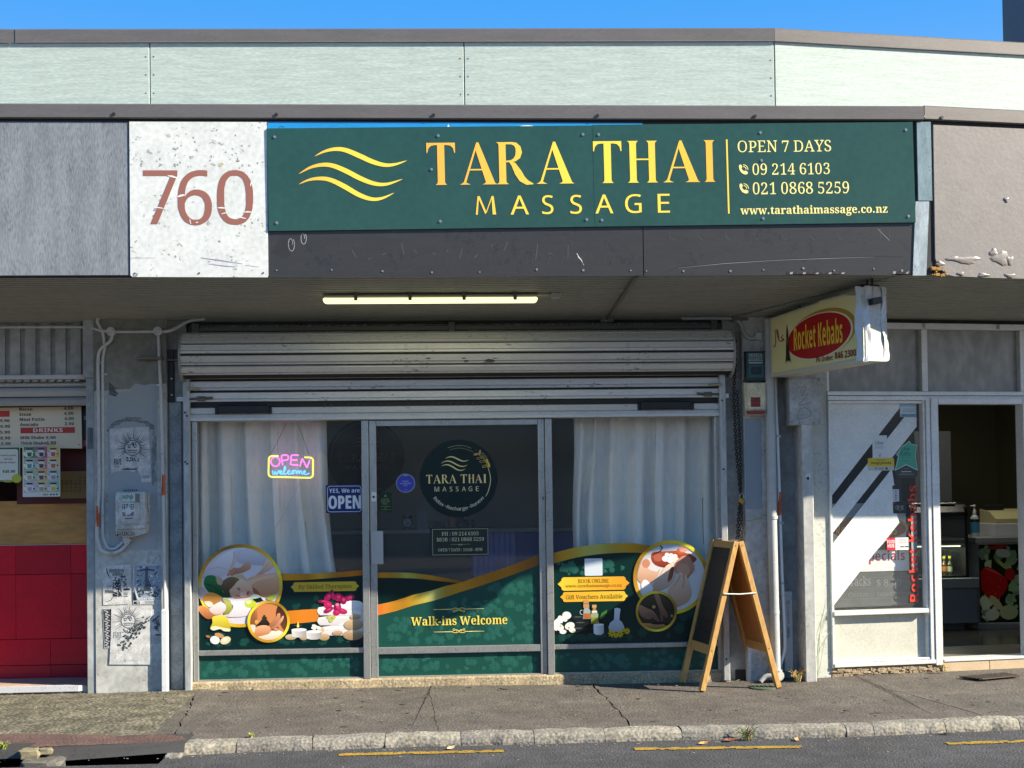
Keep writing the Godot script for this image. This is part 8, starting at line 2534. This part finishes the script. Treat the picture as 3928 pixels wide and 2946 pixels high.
	a.text("ORDER", "sans", 1.288, 1.020, 1.358, 1.034, "c07a7c", 1); a.text("ONLINE", "sans", 1.288, 1.001, 1.358, 1.014, "c07a7c", 1); a.rect(1.303, 0.97, 1.335, 0.979, "2a2c30", 1); a.rect(1.341, 0.97, 1.372, 0.979, "2a2c30", 1)
	put("print", a, print_mat(), t)
	t = thing("window_lettering", "tall red shop name lettering running up the right side of the filmed window", "lettering", kpos(1.41, 0.53, -0.036))
	a = kart(-0.0360)
	a.text("Rocket Kebabs", "sansb", 1.412 - 0.46, 0.998 - 0.040, 1.412 + 0.46, 0.998 + 0.040, "c23a22", 1, PI * 0.5)
	put("lettering", a, print_mat(), t)


func kebab_room_things():
	var B = bend(2.35, 0.12)
	# vegetables are a flat photo print on the counter front
	var t = thing("serving_counter", "serving counter with a bright vegetable picture on its front inside the doorway", "counter", V(5.9, 0.08, -2.4))
	var m = MB.new(); m.bx(5.12, 7.0, 0.05, 0.90, -2.8, -2.13); put("body", m, mat("counter_white", "b9b9b4", 0.5), t)
	m = MB.new(); m.bx(5.08, 7.0, 0.90, 0.955, -2.85, -2.09, 0.006); put("counter_top", m, mat("counter_steel", "9a9c9c", 0.35, {"metal": 0.4}), t)
	m = MB.new(); m.bx(5.10, 7.0, 0.082, 0.14, -2.14, -2.118, 0.003); put("kick_strip", m, mat("counter_steel", "9a9c9c", 0.35), t)
	var a = art(-2.129)
	var li = func(hx): return Color(hx).lightened(0.42).to_html(false)
	a.rect(5.121, 0.145, 6.6, 0.885, "1c2a14", 0)
	var r = RandomNumberGenerator.new(); r.seed = 4
	for i in 150:
		var q = Vector2(r.randf_range(5.16, 6.5), r.randf_range(0.18, 0.86))
		var R = r.randf_range(0.02, 0.06)
		var n = 7
		var p = []
		for k in n: p.append(q + Vector2(cos(TAU * k / n), sin(TAU * k / n)) * R * r.randf_range(0.55, 1.2))
		for v_ in p.size(): p[v_] = p[v_].clamp(Vector2(5.122, 0.147), Vector2(6.6, 0.883))
		a.poly(p, li.call(["5d8f2a", "3f7a22", "86ad3c", "2c5a1c", "a8bf5a", "b9c47a", "4f8a4a", "243f18"][i % 8]), 1 + i % 5)
	a.poly([5.135, 0.62, 5.17, 0.67, 5.20, 0.68, 5.28, 0.64, 5.36, 0.58, 5.39, 0.55, 5.40, 0.50, 5.36, 0.42, 5.30, 0.36, 5.24, 0.345, 5.18, 0.40, 5.14, 0.47], "b01c1c", 7); a.poly([5.17, 0.66, 5.20, 0.67, 5.28, 0.635, 5.36, 0.575, 5.30, 0.60, 5.22, 0.635], "d8473a", 8)
	for i in 10: a.ell(5.27 + r.randf_range(-0.07, 0.07), 0.50 + r.randf_range(-0.09, 0.09), 0.006, 0.004, "d8705c", 8, r.randf() * 3.0, 8)
	for q in [[5.28, 0.33, 0.035, 0.09, 0.7, "c9c487"], [5.24, 0.22, 0.07, 0.055, 0.2, "d3d8b8"], [5.40, 0.24, 0.09, 0.07, 0.0, "b9c48c"], [5.36, 0.80, 0.07, 0.04, -0.2, "d8dcc8"], [5.30, 0.86, 0.10, 0.02, 0.1, "b3302a"], [5.42, 0.60, 0.05, 0.06, 0.3, "a82420"], [5.31, 0.72, 0.016, 0.06, 0.8, "9cb054"], [5.34, 0.70, 0.016, 0.06, 0.7, "b4c268"]]:
		a.ell(q[0], q[1], q[2], q[3], q[5], 9, q[4], 18)
	put("vegetable_print", a, print_mat("vinyl", 0.35, 0.4), t)
	t = thing("display_cabinet", "dark glass drinks cabinet on a grey steel base at the back of the doorway", "cabinet", V(4.85, 0.08, -2.2))
	m = MB.new(); m.bx(4.45, 5.06, 0.155, 0.48, -2.7, -2.03, 0.004); m.bx(4.52, 5.0, 0.06, 0.155, -2.6, -2.2); put("base", m, mat("cabinet_grey", "7d8488", 0.45, {"metal": 0.2}), t)
	m = MB.new(); m.bx(4.43, 5.07, 0.485, 0.58, -2.72, -2.0, 0.005); put("ledge", m, mat("cabinet_grey", "7d8488", 0.45), t)
	m = MB.new()
	m.bx(4.45, 4.99, 0.58, 0.60, -2.65, -2.05); m.bx(4.96, 4.99, 0.58, 1.25, -2.65, -2.05, 0.004); m.bx(4.45, 4.48, 0.58, 1.25, -2.65, -2.05, 0.004); m.bx(4.45, 4.99, 0.58, 1.25, -2.66, -2.63)
	m.prism_x(vv([-2.66, 1.24, -2.05, 1.16, -2.05, 1.20, -2.12, 1.27, -2.25, 1.295, -2.66, 1.295]), 4.45, 4.99)
	put("case", m, mat("cabinet_black", "16181a", 0.3), t)
	m = MB.new(); m.bx(4.48, 4.96, 0.60, 1.17, -2.062, -2.056); put("glass_front", m, mat("glass", "eef4f2", 0.03), t)
	m = MB.new(); m.bx(4.48, 4.96, 0.935, 0.95, -2.6, -2.08); m.bx(4.48, 4.96, 0.885, 0.90, -2.09, -2.075); put("shelf", m, mat("zinc", "a9abac", 0.35), t)
	m = MB.new(); m.bx(4.50, 4.93, 0.872, 0.882, -2.10, -2.085, 0.002); put("strip_lamp", m, mat("strip_lamp", "e6ecd8", 0.4, {"glow": "e8f4d0", "power": 0.8}), t)
	var sl = AreaLight3D.new()
	sl.name = "cabinet_strip_light"
	sl.area_size = Vector2(0.42, 0.012)
	sl.light_energy = 0.10
	sl.light_color = Color(0.95, 1.0, 0.86)
	sl.area_range = 8.0
	sl.area_attenuation = 2.0
	sl.shadow_enabled = true
	add_child(sl)
	sl.position = V(4.715, 0.870, -2.093)
	sl.rotation.x = -PI / 2
	m = MB.new(); m.bx(4.47, 4.90, 1.272, 1.288, -2.2, -2.1, 0.003); put("top_trim", m, mat("zinc", "a9abac", 0.35), t)
	# bottles in the cabinet
	var lab = ["front left sauce bottle with orange band in the glass cabinet", "second small sauce bottle from the left in the glass cabinet", "third small sauce bottle in the glass cabinet", "right end sauce bottle in the glass cabinet", "back row yellow capped bottle at left in the glass cabinet", "back row yellow capped bottle in the middle of the glass cabinet", "back row yellow capped bottle at right in the glass cabinet"]
	for i in 7:
		var back = i >= 4
		var x = 4.70 + (i % 4) * 0.055 + (0.02 if back else 0.0)
		t = thing("sauce_bottle", lab[i], "bottle", V(x, 0.60, -2.42 if back else -2.2), 0.0, "sauce bottles in the cabinet")
		var h = 0.26 if back else 0.16
		m = MB.new(); m.lathe([Vector2(0, 0), Vector2(0.024, 0), Vector2(0.025, h * 0.6), Vector2(0.012, h * 0.8), Vector2(0.012, h)], 12); put("bottle", m, mat(["amber", "olive_glass"][i % 2], ["4a3318", "33351c"][i % 2], 0.25), t, false)
		m = MB.new(); m.lathe([Vector2(0.013, h * 0.97), Vector2(0.014, h * 1.12), Vector2(0, h * 1.13)], 10); put("cap", m, mat("yellow_cap", "a39a2a", 0.5), t, false)
		m = MB.new(); m.lathe([Vector2(0.0255, h * 0.2), Vector2(0.0258, h * 0.5)], 12); put("label_band", m, mat(["orange_label", "cream_label"][i % 2], ["b0722a", "a8a48c"][i % 2], 0.6), t, false)
	t = thing("sanitiser_bottle", "pump bottle with blue label standing on the serving counter", "bottle", V(5.16, 0.955, -2.3))
	m = MB.new(); m.lathe([Vector2(0, 0), Vector2(0.042, 0), Vector2(0.043, 0.16), Vector2(0.035, 0.19), Vector2(0.018, 0.21), Vector2(0.018, 0.225)], 16); put("bottle", m, mat("clear_plastic", "9aa3a3", 0.2), t, false)
	m = MB.new(); m.lathe([Vector2(0.0435, 0.04), Vector2(0.0440, 0.14)], 16); put("label_band", m, mat("blue_label", "2c6f8c", 0.5), t, false)
	m = MB.new(); m.lathe([Vector2(0.0436, 0.14), Vector2(0.0440, 0.17)], 16); put("dark_band", m, mat("black_plastic", "151617", 0.5), t, false)
	m = MB.new(); m.lathe([Vector2(0.016, 0.222), Vector2(0.017, 0.25), Vector2(0.007, 0.255), Vector2(0.007, 0.29), Vector2(0.014, 0.292), Vector2(0.012, 0.305), Vector2(0, 0.307)], 12); m.tube([V(0, 0.298, 0), V(-0.04, 0.294, 0)], 0.007, 7); put("pump", m, mat("pump_white", "c9ccca", 0.4), t, false)
	t = thing("cash_register", "beige cash register with black display on a white box behind the counter", "cash register", V(5.5, 0.955, -2.4))
	m = MB.new(); m.bx(-0.19, 0.25, 0.0, 0.125, -0.2, 0.2, 0.004); put("drawer_box", m, mat("box_pale", "b3b5b8", 0.5), t, false)
	m = MB.new(); m.prism_x(vv([0.19, 0.126, 0.19, 0.17, 0.05, 0.235, -0.18, 0.26, -0.18, 0.126]), -0.17, 0.24); put("keyboard", m, mat("beige_plastic", "a8a077", 0.5), t, false)
	m = MB.new(); m.bx(-0.16, 0.02, 0.235, 0.30, -0.18, -0.06, 0.006); put("display", m, mat("black_plastic", "151617", 0.5), t, false)
	m = MB.new(); m.xf = B; m.bx(2.85, 3.25, 0.0, 2.0, -2.9, -2.6, 0.004)
	single("fridge", m, mat("fridge_grey", "5b5f62", 0.4, {"metal": 0.2}), "tall grey fridge at the back right of the corner shop", "fridge")
	m = MB.new(); m.bx(5.37, 5.44, 1.40, 1.50, -3.2, -3.19, 0.003); m.xf = Transform3D()
	m = MB.new(); m.xf = B; m.bx(2.62, 2.70, 1.42, 1.54, -3.80, -3.785, 0.003)
	single("wall_switch", m, mat("switch_plate", "6d6c58", 0.5), "small switch plate on the olive back wall", "switch")


func street_things():
	var rust = mat("rusty_iron", "57493c", 0.8, {"tex": tex.blotch, "scale": 3.0, "metal": 0.2})
	# drain inlet at the left: steel lintel over a dark pit, with a broken concrete block
	var t = thing("drain_inlet", "kerb drain inlet with a sloping steel lintel over its dark pit", "drain", V(-2.3, -0.6, 1.95))
	var m = MB.new()
	for q in [[-2.42, -1.54], [-9.0, -2.46]]:
		var xl = q[0]
		var xr = q[1]
		var zl = 2.10 if xl > -5 else 2.08
		var zr = 2.02 if xl > -5 else 2.10
		m.quad_o(V(xl, -0.047, zl), V(xr, -0.040, zr), V(xr, -0.085, zr + 0.012), V(xl, -0.115, zl + 0.012), V(0, 0, 1))
		m.quad_o(V(xl, -0.043, 1.66), V(xr, -0.038, 1.70), V(xr, -0.040, zr), V(xl, -0.047, zl), V(0, 1, 0))
		m.quad_o(V(xl, -0.115, zl + 0.012), V(xr, -0.085, zr + 0.012), V(xr, -0.085, 1.7), V(xl, -0.115, 1.66), V(0, -1, 0))
		m.quad_o(V(xl, -0.047, zl), V(xl, -0.115, zl + 0.012), V(xl, -0.115, 1.66), V(xl, -0.047, 1.66), V(-1, 0, 0))
		m.quad_o(V(xr, -0.04, zr), V(xr, -0.085, zr + 0.012), V(xr, -0.085, 1.7), V(xr, -0.04, 1.7), V(1, 0, 0))
	put("lintel", m, mat("lintel_steel", "4b4a48", 0.6, {"metal": 0.3, "tex": tex.scuffs, "scale": 1.4}), t)
	m = MB.new()
	m.quad(V(-9, -0.7, 1.68), V(-1.60, -0.7, 1.68), V(-1.60, -0.08, 1.68), V(-9, -0.08, 1.68))
	m.quad_o(V(-9, -0.7, 1.68), V(-1.6, -0.7, 1.68), V(-1.6, -0.7, 2.3), V(-9, -0.7, 2.3), V(0, 1, 0))
	m.quad_o(V(-1.62, -0.7, 1.6), V(-1.62, -0.7, 2.3), V(-1.62, -0.07, 2.0), V(-1.62, -0.07, 1.6), V(-1, 0, 0))
	put("pit", m, mat("pit_wall", "24221f", 1.0), t)
	t = thing("concrete_block", "broken grey concrete block propping the drain lintel with a pale chunk on top", "concrete block", V(-2.36, -0.2, 2.03))
	m = lump(V(-2.34, -0.135, 2.14), V(0.13, 0.06, 0.09), 3); put("block", m, mat("broken_concrete", "86837a", 0.95, {"tex": tex.speck, "scale": 2.0, "bump": tex.pits, "depth": 0.8}), t)
	m = lump(V(-2.42, -0.058, 2.13), V(0.062, 0.034, 0.05), 8); put("chunk", m, mat("pale_mortar", "c2b892", 0.95, {"tex": tex.speck, "scale": 3.0, "bump": tex.pits, "depth": 0.8}), t)
	m = lump(V(-2.33, -0.045, 2.11), V(0.045, 0.02, 0.03), 12); put("chunk", m, mat("pale_mortar", "c2b892", 0.95), t)
	# drain grate and round cover
	t = thing("drain_grate", "rusty drain grate with slanting bars in the footpath before the open doorway", "grate", V(4.16, 0.0, 0.27))
	m = MB.new()
	var y = ph(4.16, 0.27) - 0.0005
	var o = [V(3.94, y, 0.27), V(4.05, y, 0.42), V(4.40, y, 0.29), V(4.34, y, 0.13)]
	for i in 4:
		m.tube([o[i], o[(i + 1) % 4]], 0.006, 4)
	put("rim", m, rust, t)
	for i in 7:
		m = MB.new()
		var u = (i + 0.5) / 7.0
		m.tube([o[0].lerp(o[3], u), o[1].lerp(o[2], u)], 0.0055, 5)
		put("bar", m, rust, t)
	for i in 2:
		m = MB.new()
		var u = (i + 1.0) / 3.0
		m.tube([o[0].lerp(o[1], u), o[3].lerp(o[2], u)], 0.0045, 5)
		put("bar", m, rust, t)
	m = MB.new(); m.quad_o(o[0] + V(0, 0.0025, 0), o[1] + V(0, 0.0025, 0), o[2] + V(0, 0.0025, 0), o[3] + V(0, 0.0025, 0), V(0, 1, 0)); put("dark_bed", m, mat("pit_wall", "24221f", 1.0), t)
	t = thing("pipe_cover", "round mossy green service cover set in the footpath by the sandwich board", "manhole cover", V(2.395, -0.03, 0.385))
	m = MB.new(); m.lathe([Vector2(0.103, -0.02), Vector2(0.103, 0.003), Vector2(0.098, 0.006), Vector2(0.0, 0.007)], 28); put("lid", m, mat("mossy", "5c6b52", 0.9, {"tex": tex.speck, "scale": 3.0}), t, false)
	m = MB.new()
	for i in 5: m.bx(-0.07 + i * 0.032, -0.058 + i * 0.032, 0.0068, 0.0095, -0.05, 0.05, 0.001)
	put("tread", m, mat("mossy", "5c6b52", 0.9), t, false)
	# weeds
	weed("tuft of straw coloured weed at the foot of the square post", V(2.72, -0.022, 0.17), 26, 0.10, ["b98a4a", "c9a86a", "7d8a4a"], 1)
	weed("tall thin weed stalks leaning against the wall beside the white panel", V(2.875, 0.0, 0.13), 9, 0.62, ["8d9a82", "a3aa92"], 2)
	weed("green weed with dry brown leaves growing at the kerb joint", V(1.90, -0.105, 1.985), 22, 0.10, ["5f7a2c", "7d5a34", "49612a"], 3)
	weed("small yellow green weed on the kerb near the drain", V(-1.17, -0.045, 1.84), 16, 0.03, ["8f9a3a", "a3a84a"], 4)
	weed("weed growing over the drain inlet's red edge", V(-2.60, -0.04, 2.05), 24, 0.045, ["7d8a3a", "9aa04a", "5f7030"], 5)
	weed("wisp of dry grass on the footpath beside the doorstep", V(3.92, 0.008, 0.02), 14, 0.06, ["c2ab74", "b39a64"], 6)
	weed("tiny weed in the footpath joint before the glass door", V(-0.08, -0.015, 0.46), 6, 0.014, ["4a4a34", "6a6a44"], 7)
	# litter
	t = thing("fallen_leaf", "curled brown leaf in the gutter left of the kerb weed", "leaf", V(1.78, -0.10, 2.01), 0.4)
	leaf(t, 0.05, "7a4a34")
	var lf = [[1.60, 2.08, 0.3, "b58a4c", "ochre leaf lying in the gutter short of the kerb weed"], [2.19, 2.04, 1.2, "b98a54", "tan leaf lying right of the kerb weed"], [3.16, 1.95, 2.0, "b0844a", "ochre leaf under the kerb far to the right"], [0.06, 2.04, 0.8, "b59a7c", "pale leaf in the gutter by the first yellow dash"], [-0.28, 0.22, 2.4, "c2ab86", "pale curled leaf on the plinth step before the door"]]
	for q in lf:
		t = thing("fallen_leaf", q[4], "leaf", V(q[0], (ry(q[1]) if q[1] > 1.6 else ph(q[0], q[1])) + 0.004, q[1]), q[2], "fallen leaves")
		leaf(t, 0.035, q[3])
	# crumbs, gravel and paper scraps that nobody would count
	m = MB.new()
	for i in 620:
		var x = rng.randf_range(-3.4, 5.0)
		var z = rng.randf_range(0.02, 2.5)
		if x < -1.5 and z > 1.6: continue
		if z > 2.3 and i % 2: continue
		if i % 3 == 0: z = kz(x) + rng.randf_range(0.01, 0.10)
		if i % 4 == 1: z = rng.randf_range(0.06, 0.2)
		if absf(z - kz(x) + 0.06) < 0.09: continue
		var h = ph(x, z) if z < kz(x) else ry(z)
		var s = rng.randf_range(0.003, 0.008)
		m.box(V(x, h + s * 0.3, z), V(s * rng.randf_range(0.8, 2.6), s * 0.7, s * rng.randf_range(0.8, 1.6)), s * 0.15)
	var st = put("grit", m, mat("grit", "a59c88", 0.9, {"tex": tex.speck, "scale": 6.0}))
	st.set_meta("kind", "stuff"); st.set_meta("label", "pale grit and crumbs scattered over footpath and gutter"); st.set_meta("category", "grit")
	# dark gum spots and drips trodden into the footpath
	m = MB.new()
	for i in 90:
		var x = rng.randf_range(-1.6, 5.0)
		var z = rng.randf_range(0.15, 1.75)
		var rr = rng.randf_range(0.006, 0.02)
		var e = rng.randf_range(0.6, 1.6)
		var P = []
		for k in 9: P.append(V(x + cos(TAU * k / 9) * rr * e * rng.randf_range(0.8, 1.2), 0, z + sin(TAU * k / 9) * rr * rng.randf_range(0.8, 1.2)))
		for k in 9:
			var p0 = P[k]
			var p1 = P[(k + 1) % 9]
			m.tri_o(V(x, ph(x, z) + 0.0025, z), V(p0.x, ph(p0.x, p0.z) + 0.0022, p0.z), V(p1.x, ph(p1.x, p1.z) + 0.0022, p1.z), V(0, 1, 0))
	var gs = put("gum_spots", m, mat("old_gum", "4f4a44", 0.8))
	gs.set_meta("kind", "stuff"); gs.set_meta("label", "dark old gum spots trodden flat into the footpath"); gs.set_meta("category", "gum")
	# far tower at the right edge of the sky
	t = thing("tower_block", "dark blue grey tower block rising behind the parapet at far right", "building", V(33.6, -0.9, -45))
	m = MB.new(); m.bx(-6.1, 8.0, 0.0, 34.0, -6, 6); put("wall", m, mat("tower_wall", "3d4c5c", 0.6, {"tex": tex.fine, "scale": 0.1}), t, false)
	m = MB.new(); m.bx(-6.2, 8.1, 34.0, 34.6, -6.1, 6.1); put("roof", m, mat("tower_roof", "4a4a4c", 0.8), t, false)
	for i in 4:
		m = MB.new(); m.bx(-4.5 + i * 3.2, -2.4 + i * 3.2, 22.0, 24.0, 5.98, 6.04); put("window", m, mat("tower_glass", "1c2630", 0.1), t, false)
	opposite()
	tree()

func leaf(t, s, hex):
	var m = MB.new()
	var P = [V(-s, 0.006, 0), V(-s * 0.3, 0.002, s * 0.42), V(s * 0.5, 0.004, s * 0.3), V(s, 0.016, 0), V(s * 0.45, 0.012, -s * 0.34), V(-s * 0.35, 0.012, -s * 0.4)]
	var c = V(0, 0.0, 0)
	for i in 6: m.tri_o(c, P[i], P[(i + 1) % 6], V(0, 1, 0))
	put("blade", m, mat("leaf" + hex, hex, 0.8), t, false)
	m = MB.new(); m.tube([V(s * 0.9, 0.014, 0), V(s * 1.35, 0.02, s * 0.1)], 0.0014, 5); put("stalk", m, mat("leaf" + hex, hex, 0.8), t, false)

func weed(label, at, n, h, cols, seed_):
	var r = RandomNumberGenerator.new()
	r.seed = 100 + seed_
	var t = thing("weed", label, "weed", at)
	for k in cols.size():
		var m = MB.new()
		for i in range(k, n, cols.size()):
			var a = r.randf() * TAU
			if h > 0.3: a = r.randf_range(-0.35, 0.7) + (PI if r.randf() < 0.3 else 0.0)
			var L = h * r.randf_range(0.5, 1.1)
			var sp = h * r.randf_range(0.4, 1.0) * (0.45 if h > 0.3 else 1.0)
			var o = V(r.randf_range(-0.3, 0.3), 0, r.randf_range(-0.3, 0.3)) * minf(h, 0.08)
			var d = V(cos(a), 0, sin(a) * (0.15 if h > 0.3 else 1.0))
			m.tube([o, o + d * sp * 0.25 + V(0, L * 0.6, 0), o + d * sp * 0.65 + V(0, L * 0.92, 0), o + d * sp + V(0, L * r.randf_range(0.55, 0.95), 0)], [0.0028, 0.0026, 0.002, 0.0008] if h > 0.05 else [0.003, 0.003, 0.002, 0.001], 5)
		put(["stem", "dry_stem", "leafy_stem"][k], m, mat("weed" + cols[k], cols[k], 0.8, {"back": "333322"}), t, false)

func lump(ce, r, seed_):        # a broken lump of stone
	var m = MB.new()
	var g = RandomNumberGenerator.new()
	g.seed = seed_
	var nu = 9
	var nv = 6
	var P = []
	for j in nv + 1:
		var row = []
		for i in nu:
			var t = PI * j / nv
			var p = TAU * i / nu
			var d = V(sin(t) * cos(p), cos(t), sin(t) * sin(p))
			d = V(signf(d.x) * pow(absf(d.x), 0.55), signf(d.y) * pow(absf(d.y), 0.55), signf(d.z) * pow(absf(d.z), 0.55))
			row.append(ce + d * r * (g.randf_range(0.82, 1.12) if j > 0 and j < nv else 0.9))
		P.append(row)
	for j in nv:
		for i in nu:
			var k = (i + 1) % nu
			var q = (P[j][i] + P[j + 1][k]) * 0.5 - ce
			m.quad_o(P[j][i], P[j][k], P[j + 1][k], P[j + 1][i], q)
	return m

func tree():       # the street tree across the road, which the right window mirrors
	var t = thing("street_tree", "leafy street tree across the road mirrored in the right shop window", "tree", V(4.3, -0.3, 17.5))
	var r = RandomNumberGenerator.new()
	r.seed = 33
	var bark = mat("bark", "5b4c3c", 0.9, {"tex": tex.speck, "scale": 2.0})
	var m = MB.new()
	m.tube([V(0, 0, 0), V(0.06, 1.2, 0), V(0.0, 2.2, 0.05), V(0.1, 3.2, 0)], [0.19, 0.14, 0.12, 0.08], 10)
	var tips = []
	for i in 11:
		var a = TAU * i / 11.0 + r.randf()
		var L = r.randf_range(1.0, 2.2)
		var e = V(cos(a) * L, 2.6 + r.randf_range(0.2, 2.0), sin(a) * L * 0.8)
		m.tube([V(0.03, 1.9 + 0.1 * i, 0), e * 0.5 + V(0, 1.35, 0), e], [0.07, 0.045, 0.015], 7)
		tips.append(e)
	put("trunk", m, bark, t, false)
	var lm = MB.new()
	for e in tips:
		for k in 9:
			var c = e + V(r.randf_range(-0.7, 0.7), r.randf_range(-0.5, 0.5), r.randf_range(-0.6, 0.6))
			for j in 60:
				var p = c + V(r.randfn(0, 0.22), r.randfn(0, 0.17), r.randfn(0, 0.22))
				var u = V(r.randfn(0, 1), r.randfn(0, 0.5), r.randfn(0, 1)).normalized() * 0.055
				var w = u.cross(V(r.randfn(0, 1), 1, r.randfn(0, 1))).normalized() * 0.026
				lm.tri(p - u, p - w, p + u)
				lm.tri(p - u, p + u, p + w)
	var cr = put("crown", lm, mat("foliage", "4d6b2f", 0.5, {"back": "2c3a14"}), t, false)
	cr.set_meta("kind", "stuff")

func opposite():     # the dark shaded row across the road that the shop glass mirrors
	var t = thing("opposite_shop_row", "low pale brick shop row across the road, mirrored dark in the shop glass", "building", V(0, -0.3, 27))
	var m = MB.new(); m.bx(-32, 32, -0.3, 3.5, 24.5, 31); put("brick_wall", m, mat("far_brick", "b5ab9c", 0.9, {"tex": tex.blotch, "scale": 0.5}), t)
	m = MB.new(); m.bx(-32, 32, 3.5, 3.7, 24.4, 31.1); put("parapet", m, mat("far_parapet", "a39c90", 0.9), t)
	m = MB.new(); m.bx(-32, 32, 2.7, 2.95, 23.2, 24.5); put("awning", m, mat("far_awning", "8c938f", 0.8), t)
	for i in 14:
		m = MB.new(); m.bx(-30 + i * 4.4, -27 + i * 4.4, 0.4, 2.4, 24.44, 24.52); put("window", m, mat("far_window", "1a2024", 0.15), t)
	m = MB.new(); m.quad_o(V(-60, -0.14, 13), V(60, -0.14, 13), V(60, -0.10, 24.6), V(-60, -0.10, 24.6), V(0, 1, 0))
	struct("far_footpath", m, mat("far_path", "77736b", 0.95))
